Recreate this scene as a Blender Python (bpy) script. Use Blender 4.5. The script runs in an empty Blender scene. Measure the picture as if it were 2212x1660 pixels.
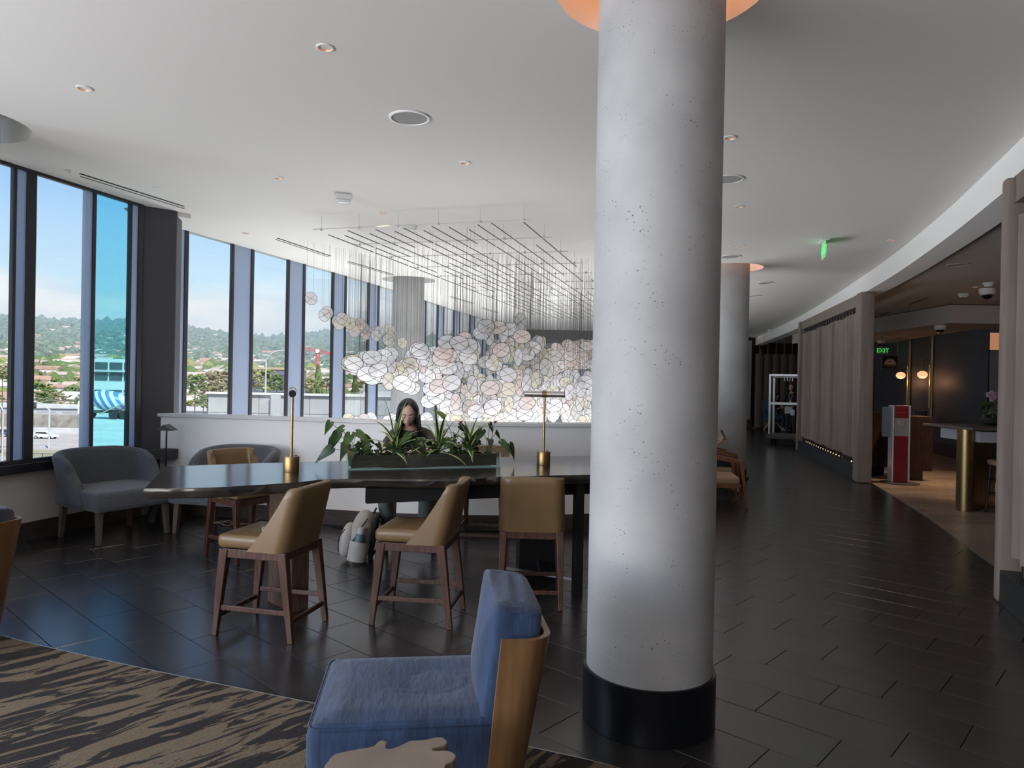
import bpy, bmesh, math, random
from mathutils import Vector, Matrix, geometry
random.seed(7)
sc = bpy.context.scene
C = sc.collection
PI = math.pi

# ---------------------------------------------------------------- camera
FPX, CX, CY, EYE = 1540.0, 1106.0, 830.0, 1.6
ROLL, PITCH = 0.019, 0.0045
_F = Vector((0, math.cos(PITCH), -math.sin(PITCH)))
_U0 = Vector((0, math.sin(PITCH), math.cos(PITCH)))
_X = Vector((1, 0, 0))
_R = _X * math.cos(ROLL) + _U0 * math.sin(ROLL)
_U = -_X * math.sin(ROLL) + _U0 * math.cos(ROLL)
cam_d = bpy.data.cameras.new('camera')
cam_d.sensor_width = 36.0
cam_d.lens = 36.0 * FPX / 2212.0
cam_d.clip_start = 0.05
cam_d.clip_end = 6000
cam = bpy.data.objects.new('camera', cam_d)
cam.matrix_world = Matrix(((_R.x, _U.x, -_F.x, 0), (_R.y, _U.y, -_F.y, 0), (_R.z, _U.z, -_F.z, EYE), (0, 0, 0, 1)))
C.objects.link(cam)
sc.camera = cam


def onz(px, py, z=0.0):
    d = _F + _R * ((px - CX) / FPX) + _U * ((CY - py) / FPX)
    t = (z - EYE) / d.z
    return Vector((d.x * t, d.y * t, z))


def aty(px, py, Y):
    d = _F + _R * ((px - CX) / FPX) + _U * ((CY - py) / FPX)
    t = Y / d.y
    return Vector((d.x * t, Y, EYE + d.z * t))


# ---------------------------------------------------------------- view, world, sun, added fill lamps
vs = sc.view_settings
vs.view_transform = 'Standard'
vs.look = 'None'
vs.exposure = 0.0
vs.gamma = 1.0
vs.use_curve_mapping = False

W = bpy.data.worlds.new('sky')
sc.world = W
W.use_nodes = True
nt = W.node_tree
nt.nodes.clear()
wo = nt.nodes.new('ShaderNodeOutputWorld')
bg = nt.nodes.new('ShaderNodeBackground')
tc = nt.nodes.new('ShaderNodeTexCoord')
sx = nt.nodes.new('ShaderNodeSeparateXYZ')
nt.links.new(tc.outputs['Generated'], sx.inputs[0])
rp = nt.nodes.new('ShaderNodeValToRGB')
e = rp.color_ramp.elements
e[0].position = 0.0
e[0].color = (0.80, 0.93, 1.0, 1)
e[1].position = 1.0
e[1].color = (0.10, 0.25, 0.62, 1)
for p_, c_ in ((0.10, (0.64, 0.85, 1.0, 1)), (0.27, (0.31, 0.55, 0.96, 1)), (0.55, (0.18, 0.40, 0.84, 1))):
    n_ = e.new(p_)
    n_.color = c_
nt.links.new(sx.outputs['Z'], rp.inputs[0])
mp = nt.nodes.new('ShaderNodeMapping')
mp.inputs['Scale'].default_value = (1, 1, 4.0)
nt.links.new(tc.outputs['Generated'], mp.inputs[0])
nz = nt.nodes.new('ShaderNodeTexNoise')
nz.inputs['Scale'].default_value = 3.4
nz.inputs['Detail'].default_value = 7
nz.inputs['Roughness'].default_value = 0.55
nt.links.new(mp.outputs[0], nz.inputs[0])
band = nt.nodes.new('ShaderNodeValToRGB')          # the cloud bank over the hills thins out with height
be = band.color_ramp.elements
be[0].position = 0.0
be[0].color = (1, 1, 1, 1)
be[1].position = 0.19
be[1].color = (0, 0, 0, 1)
b2 = be.new(0.09)
b2.color = (0.75, 0.75, 0.75, 1)
nt.links.new(sx.outputs['Z'], band.inputs[0])
ad = nt.nodes.new('ShaderNodeMath')
ad.operation = 'ADD'
nt.links.new(nz.outputs[0], ad.inputs[0])
nt.links.new(band.outputs[0], ad.inputs[1])
cm = nt.nodes.new('ShaderNodeMapRange')
cm.inputs['From Min'].default_value = 0.98
cm.inputs['From Max'].default_value = 1.18
nt.links.new(ad.outputs[0], cm.inputs['Value'])
cshade = nt.nodes.new('ShaderNodeTexNoise')
cshade.inputs['Scale'].default_value = 7
cshade.inputs['Detail'].default_value = 5
nt.links.new(mp.outputs[0], cshade.inputs[0])
ccol = nt.nodes.new('ShaderNodeValToRGB')
ccol.color_ramp.elements[0].position = 0.35
ccol.color_ramp.elements[0].color = (0.74, 0.80, 0.92, 1)
ccol.color_ramp.elements[1].position = 0.6
ccol.color_ramp.elements[1].color = (0.97, 0.97, 0.98, 1)
nt.links.new(cshade.outputs[0], ccol.inputs[0])
mx = nt.nodes.new('ShaderNodeMix')
mx.data_type = 'RGBA'
nt.links.new(cm.outputs[0], mx.inputs[0])
nt.links.new(rp.outputs[0], mx.inputs[6])
nt.links.new(ccol.outputs[0], mx.inputs[7])
nt.links.new(mx.outputs[2], bg.inputs[0])
bg.inputs[1].default_value = 1.12
nt.links.new(bg.outputs[0], wo.inputs[0])

sun_d = bpy.data.lights.new('sun', 'SUN')
sun_d.energy = 8.5
sun_d.angle = 0.01
sun_d.color = (1.0, 0.93, 0.82)
sun = bpy.data.objects.new('sun', sun_d)
sun.rotation_euler = (math.radians(40), 0, math.radians(38))
C.objects.link(sun)


def area(name, loc, direction, sx_, sy_, power, col=(1, 1, 1)):
    d = bpy.data.lights.new(name, 'AREA')
    d.shape = 'RECTANGLE'
    d.size, d.size_y = sx_, sy_
    d.energy = power
    d.color = col
    o = bpy.data.objects.new(name, d)
    o.location = loc
    o.rotation_euler = Vector(direction).to_track_quat('-Z', 'Y').to_euler()
    C.objects.link(o)
    return o


# added lamps standing in for daylight from windows beside and behind the camera
area('window_daylight', (-5.45, 0.2, 2.0), (1, 0.25, 0.14), 8.0, 2.6, 400, (0.58, 0.74, 1.0))
# added lamp at sill height imitates sunlit ground lighting the ceiling
area('ground_bounce', (-5.4, 0.3, 0.95), (0.92, 0.12, 0.40), 8.0, 1.2, 300, (1.0, 0.86, 0.74))
area('window_daylight_back', (-3.2, -4.6, 2.1), (0.60, 1, 0.50), 5.0, 2.7, 150, (1.0, 0.90, 0.80))  # added fill from behind, lifts the near ceiling and stool backs

# added lamps hidden behind the balustrade, brightening ceiling, sculpture and soffit
area('atrium_daylight', (0.0, 14.5, -3.6), (0, 0, 1), 5.0, 10.0, 260, (0.94, 0.97, 1.0))
area('atrium_window_daylight', (-2.25, 15.3, -1.7), (0.97, -0.26, 0.34), 9.5, 3.2, 980, (0.97, 0.98, 1.0))

# ---------------------------------------------------------------- materials
_mats = {}


def lk(t, a, b):
    t.links.new(a, b)


def mat(name, col=(0.5, 0.5, 0.5), rough=0.5, metal=0.0, var=0.0, vscale=8.0, stretch=(1, 1, 1), bump=0.0, bscale=60.0,
        spec=0.5, emit=None, estr=0.0, trans=0.0, ior=1.45, alpha=1.0, coat=0.0, sheen=0.0, col2=None, objrand=0.0, detail=4.0, c0=0.35, c1=0.65):
    if name in _mats:
        return _mats[name]
    m = bpy.data.materials.new(name)
    m.use_nodes = True
    t = m.node_tree
    b = t.nodes['Principled BSDF']
    b.inputs['Base Color'].default_value = (*col, 1)
    b.inputs['Roughness'].default_value = rough
    b.inputs['Metallic'].default_value = metal
    b.inputs['Specular IOR Level'].default_value = spec
    b.inputs['IOR'].default_value = ior
    b.inputs['Transmission Weight'].default_value = trans
    b.inputs['Alpha'].default_value = alpha
    b.inputs['Coat Weight'].default_value = coat
    b.inputs['Coat Roughness'].default_value = 0.15
    b.inputs['Sheen Weight'].default_value = sheen
    if emit:
        b.inputs['Emission Color'].default_value = (*emit, 1)
        b.inputs['Emission Strength'].default_value = estr
    if var or bump or col2:
        tc_ = t.nodes.new('ShaderNodeTexCoord')
        mp_ = t.nodes.new('ShaderNodeMapping')
        mp_.inputs['Scale'].default_value = stretch
        lk(t, tc_.outputs['Object'], mp_.inputs[0])
    if var or col2:
        n = t.nodes.new('ShaderNodeTexNoise')
        n.inputs['Scale'].default_value = vscale
        n.inputs['Detail'].default_value = detail
        lk(t, mp_.outputs[0], n.inputs[0])
        r = t.nodes.new('ShaderNodeValToRGB')
        a = r.color_ramp.elements
        a[0].position, a[1].position = c0, c1
        if col2:
            a[0].color, a[1].color = (*col, 1), (*col2, 1)
        else:
            a[0].color = (*[max(0, c * (1 - var)) for c in col], 1)
            a[1].color = (*[min(1, c * (1 + var)) for c in col], 1)
        lk(t, n.outputs[0], r.inputs[0])
        out = r.outputs[0]
        if objrand:
            oi = t.nodes.new('ShaderNodeObjectInfo')
            mr = t.nodes.new('ShaderNodeMapRange')
            mr.inputs['To Min'].default_value = 1 - objrand
            mr.inputs['To Max'].default_value = 1 + objrand
            lk(t, oi.outputs['Random'], mr.inputs['Value'])
            mm = t.nodes.new('ShaderNodeMix')
            mm.data_type = 'RGBA'
            mm.blend_type = 'MULTIPLY'
            mm.inputs[0].default_value = 1
            lk(t, out, mm.inputs[6])
            lk(t, mr.outputs[0], mm.inputs[7])
            out = mm.outputs[2]
        lk(t, out, b.inputs['Base Color'])
    if bump:
        n2 = t.nodes.new('ShaderNodeTexNoise')
        n2.inputs['Scale'].default_value = bscale
        n2.inputs['Detail'].default_value = 5
        lk(t, mp_.outputs[0], n2.inputs[0])
        bp = t.nodes.new('ShaderNodeBump')
        bp.inputs['Strength'].default_value = bump
        bp.inputs['Distance'].default_value = 0.01
        lk(t, n2.outputs[0], bp.inputs['Height'])
        lk(t, bp.outputs[0], b.inputs['Normal'])
    _mats[name] = m
    return m


def glass(name, tint=(1, 1, 1), refl=0.06, rough=0.0):
    """thin architectural pane: see-through with a weak mirror reflection"""
    if name in _mats:
        return _mats[name]
    m = bpy.data.materials.new(name)
    m.use_nodes = True
    t = m.node_tree
    t.nodes.clear()
    o = t.nodes.new('ShaderNodeOutputMaterial')
    tr = t.nodes.new('ShaderNodeBsdfTransparent')
    tr.inputs[0].default_value = (*tint, 1)
    gl = t.nodes.new('ShaderNodeBsdfGlossy')
    gl.inputs['Roughness'].default_value = rough
    lw = t.nodes.new('ShaderNodeLayerWeight')
    lw.inputs[0].default_value = 0.12
    mr = t.nodes.new('ShaderNodeMapRange')
    mr.inputs['To Min'].default_value = refl * 0.5
    mr.inputs['To Max'].default_value = 0.5
    lk(t, lw.outputs['Fresnel'], mr.inputs['Value'])
    mix = t.nodes.new('ShaderNodeMixShader')
    lk(t, mr.outputs[0], mix.inputs[0])
    lk(t, tr.outputs[0], mix.inputs[1])
    lk(t, gl.outputs[0], mix.inputs[2])
    lk(t, mix.outputs[0], o.inputs[0])
    _mats[name] = m
    return m


# ---------------------------------------------------------------- mesh builder
class MB:
    def __init__(s):
        s.v, s.f, s.mi, s.m, s.M = [], [], [], 0, Matrix()

    def add(s, vs_, fs):
        n = len(s.v)
        s.v += [s.M @ Vector(p) for p in vs_]
        s.f += [[i + n for i in q] for q in fs]
        s.mi += [s.m] * len(fs)
        return s

    def box(s, c, sz, rz=0.0, rot=None):
        hx, hy, hz = sz[0] / 2, sz[1] / 2, sz[2] / 2
        Rm = rot if rot is not None else Matrix.Rotation(rz, 3, 'Z')
        c = Vector(c)
        vv = [c + Rm @ Vector((a * hx, b * hy, d * hz)) for d in (-1, 1) for a, b in ((-1, -1), (1, -1), (1, 1), (-1, 1))]
        return s.add(vv, [(3, 2, 1, 0), (4, 5, 6, 7), (0, 1, 5, 4), (1, 2, 6, 5), (2, 3, 7, 6), (3, 0, 4, 7)])

    def hexa(s, b, t):
        """bottom quad b, top quad t (counter-clockwise)"""
        return s.add(list(b) + list(t), [(3, 2, 1, 0), (4, 5, 6, 7), (0, 1, 5, 4), (1, 2, 6, 5), (2, 3, 7, 6), (3, 0, 4, 7)])

    def bar(s, p0, p1, w, h, up=(0, 0, 1), w1=None, h1=None):
        p0, p1, up = Vector(p0), Vector(p1), Vector(up)
        d = (p1 - p0).normalized()
        sd = d.cross(up)
        if sd.length < 1e-4:
            sd = d.cross(Vector((1, 0, 0)))
        sd.normalize()
        u = sd.cross(d)
        w1 = w if w1 is None else w1
        h1 = h if h1 is None else h1
        q = lambda p, a, b: [p - sd * a / 2 - u * b / 2, p + sd * a / 2 - u * b / 2, p + sd * a / 2 + u * b / 2, p - sd * a / 2 + u * b / 2]
        return s.add(q(p0, w, h) + q(p1, w1, h1), [(0, 1, 2, 3), (7, 6, 5, 4), (1, 0, 4, 5), (2, 1, 5, 6), (3, 2, 6, 7), (0, 3, 7, 4)])

    def tube(s, pts, r, n=8, cap=True, flat=1.0):
        pts = [Vector(p) for p in pts]
        k = len(pts)
        rr = r if isinstance(r, (list, tuple)) else [r] * k
        vv, ff = [], []
        tprev = None
        ref = None
        for i, p in enumerate(pts):
            t = (pts[min(i + 1, k - 1)] - pts[max(i - 1, 0)]).normalized()
            if ref is None:
                ref = Vector((0, 0, 1)) if abs(t.z) < 0.9 else Vector((1, 0, 0))
            a = (ref - t * ref.dot(t)).normalized()
            ref = a
            b = t.cross(a)
            for j in range(n):
                an = 2 * PI * j / n
                vv.append(p + a * math.cos(an) * rr[i] * flat + b * math.sin(an) * rr[i])
        for i in range(k - 1):
            for j in range(n):
                j2 = (j + 1) % n
                ff.append((i * n + j, i * n + j2, (i + 1) * n + j2, (i + 1) * n + j))
        if cap:
            ff.append(tuple(range(n - 1, -1, -1)))
            ff.append(tuple((k - 1) * n + j for j in range(n)))
        return s.add(vv, ff)

    def cyl(s, p0, p1, r0, r1=None, n=16):
        return s.tube([p0, p1], [r0, r0 if r1 is None else r1], n)

    def lathe(s, prof, n=24, c=(0, 0, 0), cap=True):
        vv, ff = [], []
        k = len(prof)
        for r, z in prof:
            for j in range(n):
                an = 2 * PI * j / n
                vv.append((c[0] + r * math.cos(an), c[1] + r * math.sin(an), c[2] + z))
        for i in range(k - 1):
            for j in range(n):
                j2 = (j + 1) % n
                ff.append((i * n + j, i * n + j2, (i + 1) * n + j2, (i + 1) * n + j))
        if cap:
            ff.append(tuple(range(n - 1, -1, -1)))
            ff.append(tuple((k - 1) * n + j for j in range(n)))
        return s.add(vv, ff)

    def prism(s, poly, z0, z1):
        n = len(poly)
        vv = [(p[0], p[1], z0) for p in poly] + [(p[0], p[1], z1) for p in poly]
        ff = [tuple(range(n - 1, -1, -1)), tuple(range(n, 2 * n))]
        ff += [(i, (i + 1) % n, n + (i + 1) % n, n + i) for i in range(n)]
        return s.add(vv, ff)

    def grid(s, fn, nu, nv, cu=False, cv=False):
        vv, ff = [], []
        for i in range(nu):
            for j in range(nv):
                vv.append(fn(i / (nu if cu else nu - 1), j / (nv if cv else nv - 1)))
        for i in range(nu if cu else nu - 1):
            for j in range(nv if cv else nv - 1):
                i2, j2 = (i + 1) % nu, (j + 1) % nv
                ff.append((i * nv + j, i2 * nv + j, i2 * nv + j2, i * nv + j2))
        return s.add(vv, ff)

    def ell(s, c, r, nu=16, nv=10, fn=None):
        c = Vector(c)

        def q(u, v):
            a, b = 2 * PI * u, PI * (0.001 + 0.998 * v) - PI / 2
            p = Vector((math.cos(a) * math.cos(b), math.sin(a) * math.cos(b), math.sin(b)))
            if fn:
                p = fn(p)
            return c + Vector((p.x * r[0], p.y * r[1], p.z * r[2]))
        return s.grid(q, nu, nv, cu=True)

    def rbox(s, c, sz, r, n=3, puff=0.0, rot=None):
        """soft rounded cushion block"""
        hx, hy, hz = sz[0] / 2 - r, sz[1] / 2 - r, sz[2] / 2 - r
        c = Vector(c)
        Rm = rot or Matrix.Identity(3)
        k = 4 * (n + 1)

        def q(u, v):
            # v: -pi/2..pi/2 rounded profile ; u: around
            a = 2 * PI * u + 1e-4
            b = PI * v - PI / 2
            dx, dy, dz = math.cos(a) * math.cos(b), math.sin(a) * math.cos(b), math.sin(b)
            p = Vector((math.copysign(hx, dx) + r * dx, math.copysign(hy, dy) + r * dy, math.copysign(hz, dz) + r * dz))
            return p
        vv, ff = [], []
        us = []
        for qd in range(4):
            for i in range(n + 1):
                us.append(qd * PI / 2 + (PI / 2) * i / n)
        vsq = [-PI / 2 + (PI / 2) * i / n for i in range(n + 1)] + [(PI / 2) * i / n for i in range(n + 1)]
        sgn = [(1, 1), (-1, 1), (-1, -1), (1, -1)]
        for vi, b in enumerate(vsq):
            zz = -1 if vi <= n else 1
            for ui, a in enumerate(us):
                sx_, sy_ = sgn[ui // (n + 1)]
                p = Vector((sx_ * hx + r * math.cos(a) * math.cos(b), sy_ * hy + r * math.sin(a) * math.cos(b), zz * hz + r * math.sin(b)))
                vv.append(c + Rm @ p)
        nu_ = len(us)
        for i in range(len(vsq) - 1):
            for j in range(nu_):
                j2 = (j + 1) % nu_
                ff.append((i * nu_ + j, i * nu_ + j2, (i + 1) * nu_ + j2, (i + 1) * nu_ + j))
        # top / bottom as subdivided centre fan for puff
        top = [(len(vsq) - 1) * nu_ + j for j in range(nu_)]
        vv.append(c + Rm @ Vector((0, 0, sz[2] / 2 + puff)))
        ct = len(vv) - 1
        vv.append(c + Rm @ Vector((0, 0, -sz[2] / 2)))
        cb = len(vv) - 1
        for j in range(nu_):
            j2 = (j + 1) % nu_
            ff.append((top[j], top[j2], ct))
            ff.append((j2, j, cb))
        return s.add(vv, ff)

    def mesh(s, name):
        me = bpy.data.meshes.new(name)
        me.from_pydata([tuple(p) for p in s.v], [], s.f)
        me.polygons.foreach_set('material_index', s.mi)
        me.update()
        return me

    def build(s, name, mats, parent=None, smooth=35, bevel=0.0, seg=2, sub=0):
        me = s.mesh(name)
        for m in (mats if isinstance(mats, (list, tuple)) else [mats]):
            me.materials.append(m)
        if smooth:
            me.polygons.foreach_set('use_smooth', [True] * len(me.polygons))
            if smooth < 180:
                me.set_sharp_from_angle(angle=math.radians(smooth))
        o = bpy.data.objects.new(name, me)
        C.objects.link(o)
        if parent:
            o.parent = parent
        if bevel:
            md = o.modifiers.new('bevel', 'BEVEL')
            md.width = bevel
            md.segments = seg
            md.limit_method = 'ANGLE'
            md.angle_limit = math.radians(40)
        if sub:
            md = o.modifiers.new('subsurf', 'SUBSURF')
            md.levels = md.render_levels = sub
        return o


def tag(o, label, cat=None, group=None, kind=None):
    o['label'] = label
    if cat:
        o['category'] = cat
    if group:
        o['group'] = group
    if kind:
        o['kind'] = kind
    return o


def thing(name, label, cat, loc=(0, 0, 0), rz=0.0, group=None, kind=None):
    o = bpy.data.objects.new(name, None)
    o.empty_display_size = 0.1
    C.objects.link(o)
    o.location = loc
    o.rotation_euler = (0, 0, rz)
    return tag(o, label, cat, group, kind)


def copy_tree(o, parent=None):
    c = o.copy()
    C.objects.link(c)
    c.parent = parent
    for ch in [x for x in o.children]:
        copy_tree(ch, c)
    return c


def struct(o, label=None, cat=None):
    o['kind'] = 'structure'
    if label:
        o['label'] = label
    if cat:
        o['category'] = cat
    return o


def catmull(pts, n=8, closed=False):
    pts = [Vector(p) for p in pts]
    out = []
    k = len(pts)
    rng = range(k if closed else k - 1)
    for i in rng:
        p0 = pts[(i - 1) % k] if closed or i > 0 else pts[0] * 2 - pts[1]
        p1 = pts[i]
        p2 = pts[(i + 1) % k]
        p3 = pts[(i + 2) % k] if closed or i + 2 < k else pts[-1] * 2 - pts[-2]
        for j in range(n):
            t = j / n
            out.append(0.5 * ((2 * p1) + (p2 - p0) * t + (2 * p0 - 5 * p1 + 4 * p2 - p3) * t * t + (3 * p1 - p0 - 3 * p2 + p3) * t ** 3))
    if not closed:
        out.append(pts[-1])
    return out


def offset2d(pts, d):
    out = []
    for i, p in enumerate(pts):
        a, b = pts[max(i - 1, 0)], pts[min(i + 1, len(pts) - 1)]
        t = (b - a)
        t = Vector((t.x, t.y, 0)).normalized()
        out.append(Vector((p.x + t.y * d, p.y - t.x * d, 0)))
    return out


def inside(p, poly):
    c = False
    n = len(poly)
    for i in range(n):
        a, b = poly[i], poly[i - 1]
        if (a[1] > p[1]) != (b[1] > p[1]) and p[0] < (b[0] - a[0]) * (p[1] - a[1]) / (b[1] - a[1]) + a[0]:
            c = not c
    return c


def strip(mb, pts, z0, z1, thick):
    """vertical wall along a 2-D path, thick to the right of the path"""
    q = offset2d(pts, thick)
    n = len(pts)
    vv = []
    for i in range(n):
        vv += [(pts[i].x, pts[i].y, z0), (pts[i].x, pts[i].y, z1), (q[i].x, q[i].y, z1), (q[i].x, q[i].y, z0)]
    ff = []
    for i in range(n - 1):
        a, b = i * 4, i * 4 + 4
        for j in range(4):
            k = (j + 1) % 4
            ff.append((a + j, b + j, b + k, a + k))
    ff.append((0, 1, 2, 3))
    e_ = (n - 1) * 4
    ff.append((e_ + 3, e_ + 2, e_ + 1, e_))
    return mb.add(vv, ff)


# colours
GREYPAINT = mat('ceiling_paint', (0.74, 0.72, 0.69), 0.9, bump=0.02, bscale=200)
WHITEPAINT = mat('white_paint', (0.91, 0.90, 0.89), 0.75, bump=0.02, bscale=150)
CREAMPAINT = mat('cream_paint', (0.62, 0.57, 0.52), 0.85, bump=0.02, bscale=150)
DARKMETAL = mat('dark_frame_metal', (0.035, 0.036, 0.042), 0.45, metal=0.3)
PIERMETAL = mat('pier_metal', (0.075, 0.075, 0.085), 0.55, metal=0.2)
FINWHITE = mat('fin_panel', (0.62, 0.66, 0.72), 0.6)      # fin panel; added translucency and blue tint put skylight into its colour
_t = FINWHITE.node_tree
_tl = _t.nodes.new('ShaderNodeBsdfTranslucent')
_tl.inputs[0].default_value = (0.58, 0.70, 0.86, 1)
_ms = _t.nodes.new('ShaderNodeMixShader')
_ms.inputs[0].default_value = 0.6
_t.links.new(_t.nodes['Principled BSDF'].outputs[0], _ms.inputs[1])
_t.links.new(_tl.outputs[0], _ms.inputs[2])
_t.links.new(_ms.outputs[0], _t.nodes['Material Output'].inputs[0])
BASEWOOD = mat('baseboard_wood', (0.055, 0.04, 0.033), 0.5, var=0.3, vscale=6, stretch=(1, 1, 12))
BLACK = mat('black_paint', (0.012, 0.012, 0.014), 0.4)
BLACKMATT = mat('black_matt', (0.01, 0.01, 0.011), 0.8)
BRASS = mat('aged_brass', (0.30, 0.20, 0.09), 0.38, metal=1.0, var=0.12, vscale=20)
CHROME = mat('steel', (0.70, 0.70, 0.71), 0.30, metal=1.0)
TAUPE = mat('taupe_panel', (0.23, 0.185, 0.160), 0.62, var=0.12, vscale=5, stretch=(3, 3, 0.3), objrand=0.12)
WALNUT = mat('walnut', (0.034, 0.017, 0.013), 0.42, var=0.35, vscale=10, stretch=(6, 6, 0.7))
WHITEPLASTIC = mat('white_plastic', (0.72, 0.72, 0.70), 0.45)
# ================================================================ THE SETTING
CEIL = 3.5
FASC = catmull([(0.5, -4, 0), (1.2, -2, 0), (1.9, 0, 0), (2.65, 2.2, 0), (3.79, 5.34, 0), (4.76, 8.13, 0), (5.88, 11.9, 0), (7.83, 19.6, 0), (10.0, 30.0, 0)], 8)
WINL = [Vector(p) for p in [(-6.3, -4.6, 0), (-6.05, 0, 0), (-5.62, 2.4, 0), (-5.19, 4.4, 0), (-4.656, 6.44, 0), (-4.19, 8.09, 0)]]
WIN2 = catmull([(-4.58, 8.6, 0), (-4.326, 9.456, 0), (-3.675, 11.582, 0), (-2.924, 14.074, 0), (-2.166, 17.08, 0), (-1.60, 19.57, 0), (-1.05, 21.6, 0), (0.1, 26.6, 0)], 8)
HALF = catmull([(-4.12, 8.22, 0), (-3.4, 8.1, 0), (-2.62, 7.93, 0), (-1.53, 7.68, 0), (-0.77, 7.60, 0), (0.05, 7.63, 0), (0.86, 7.81, 0), (1.45, 8.15, 0), (1.80, 8.75, 0), (1.98, 9.7, 0), (2.08, 10.9, 0), (2.15, 11.8, 0), (2.3, 14, 0), (2.8, 18, 0), (3.9, 23, 0), (5.0, 26.5, 0)], 6)
COLS = [Vector((0.682, 3.42, 0)), Vector((3.52, 11.6, 0)), Vector((-2.02, 13.7, 0)), Vector((-4.30, 5.44, 0))]
COLR, CUTR = 0.297, 0.51

# ---- floor: grout bed, tiles laid at 42.5 degrees in a third-offset bond
TILE = mat('slate_tile', (0.020, 0.0185, 0.019), 0.25, var=0.22, vscale=3.0, bump=0.012, bscale=260, spec=0.75, ior=1.6, objrand=0.18)
GROUT = mat('grout', (0.012, 0.012, 0.013), 0.85)
mb = MB()
mb.add([(-7, -5, -0.006), (15, -5, -0.006), (15, 7.6, -0.006), (-7, 7.6, -0.006)], [(0, 1, 2, 3)])
_hb = [(p.x, p.y) for p in HALF]
mb.add([(-5.2, 7.55, -0.006)] + [(15, 7.55, -0.006), (15, 32, -0.006), (5.0, 32, -0.006)] + [(p[0] - 0.08, p[1] + 0.08, -0.006) for p in reversed(_hb)] + [(-5.2, 8.3, -0.006)], [tuple(range(len(_hb) + 5))])
mb.box((4, 0.3, -0.16), (24, 15, 0.3))
floor = struct(mb.build('floor', GROUT, smooth=0), 'dark slate tile floor laid diagonally through the whole lobby', 'floor')
A_ = math.radians(-42.5)
tu, tv = Vector((math.cos(A_), math.sin(A_), 0)), Vector((-math.sin(A_), math.cos(A_), 0))
TL, TW = 0.61, 0.3056
tb = MB()
g_ = 0.0016
tb.M = Matrix.Rotation(A_, 4, 'Z')
hx, hy = TL / 2 - g_, TW / 2 - g_
bv = 0.0015
tb.add([(-hx, -hy, -0.006), (hx, -hy, -0.006), (hx, hy, -0.006), (-hx, hy, -0.006),
        (-hx, -hy, -bv), (hx, -hy, -bv), (hx, hy, -bv), (-hx, hy, -bv),
        (-hx + bv, -hy + bv, 0), (hx - bv, -hy + bv, 0), (hx - bv, hy - bv, 0), (-hx + bv, hy - bv, 0)],
       [(8, 9, 10, 11), (0, 1, 5, 4), (1, 2, 6, 5), (2, 3, 7, 6), (3, 0, 4, 7), (4, 5, 9, 8), (5, 6, 10, 9), (6, 7, 11, 10), (7, 4, 8, 11)])
tile_me = tb.mesh('tile')
tile_me.materials.append(TILE)
FLOORPOLY = [(p.x, p.y) for p in WINL] + [(p.x, p.y) for p in HALF] + [(12.5, 26.6), (12.5, 20)] + [(p.x + 0.9, p.y) for p in reversed(FASC)]
cand = []
for r in range(-20, 120):
    s_ = 1.568 + TW * (r + 0.5)
    for c in range(-40, 60):
        t_ = -6.34 + TL * (c + 0.5) + 0.203 * (r % 3)
        p = tu * t_ + tv * s_
        if p.y < 2.2 or p.y > 27.5 or not inside((p.x, p.y), FLOORPOLY):
            continue
        v = p - Vector((0, 0, EYE))
        w = v.dot(_F)
        ix, iy = CX + FPX * v.dot(_R) / w, CY - FPX * v.dot(_U) / w
        seen = -130 < ix < 2340 and iy < 1800
        if seen:
            # hidden under the carpet in the corner
            carp = p.y < 2.45 + (p.x - 0.29) * -0.385
            cand.append((p.y + (40 if carp else 0), p, carp))
cand.sort(key=lambda q: q[0])
rest = MB()
nt_ = 0
for d_, p, carp in cand:
    if carp:
        continue
    if nt_ < 300:
        o = bpy.data.objects.new('tile', tile_me)
        C.objects.link(o)
        o.location = p
        o.parent = floor
        nt_ += 1
    else:
        rest.M = Matrix.Translation(p) @ tb.M
        n0 = len(rest.v)
        rest.v += [Matrix.Translation(p) @ q for q in tb.v]
        rest.f += [[i + n0 for i in q] for q in tb.f]
        rest.mi += [0] * len(tb.f)
rest.M = Matrix()
o = rest.build('floor_tiles', TILE, floor, smooth=0)
o['kind'] = 'stuff'

# ---- cafe floor of pale wood-look planks
PLANK = mat('wood_plank', (0.25, 0.18, 0.14), 0.34, var=0.30, vscale=4, stretch=(2, 9, 1), objrand=0.22)
CAFE = catmull([(2.7, 1.5, 0), (3.2, 3.0, 0), (4.0, 5.2, 0), (4.347, 6.25, 0), (4.6, 7.07, 0), (5.268, 9.12, 0), (5.976, 11.67, 0), (6.6, 14.0, 0), (7.4, 17.3, 0), (8.3, 21, 0)], 8)


def cafe_x(y):
    for a, b in zip(CAFE, CAFE[1:]):
        if a.y <= y <= b.y:
            return a.x + (b.x - a.x) * (y - a.y) / (b.y - a.y)
    return CAFE[-1].x if y > CAFE[-1].y else CAFE[0].x


cafe_bed = MB()
cp = [(p.x, p.y) for p in CAFE] + [(14.5, 21), (14.5, 1.5)]
cafe_bed.prism(cp, -0.002, 0.001)
cafe_floor = struct(cafe_bed.build('floor_cafe', mat('plank_grout', (0.06, 0.045, 0.04), 0.8), smooth=0), 'pale wood plank floor of the cafe beside the dark tiles', 'floor')
PA = math.radians(-4)
pu, pv = Vector((math.cos(PA), math.sin(PA), 0)), Vector((-math.sin(PA), math.cos(PA), 0))
PLEN, PWID = 1.2, 0.2


def clip(poly, n_, d_):
    out = []
    for i, p in enumerate(poly):
        q = poly[(i + 1) % len(poly)]
        a, b = p.dot(n_) - d_, q.dot(n_) - d_
        if a >= 0:
            out.append(p)
        if (a >= 0) != (b >= 0):
            out.append(p + (q - p) * (a / (a - b)))
    return out


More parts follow.
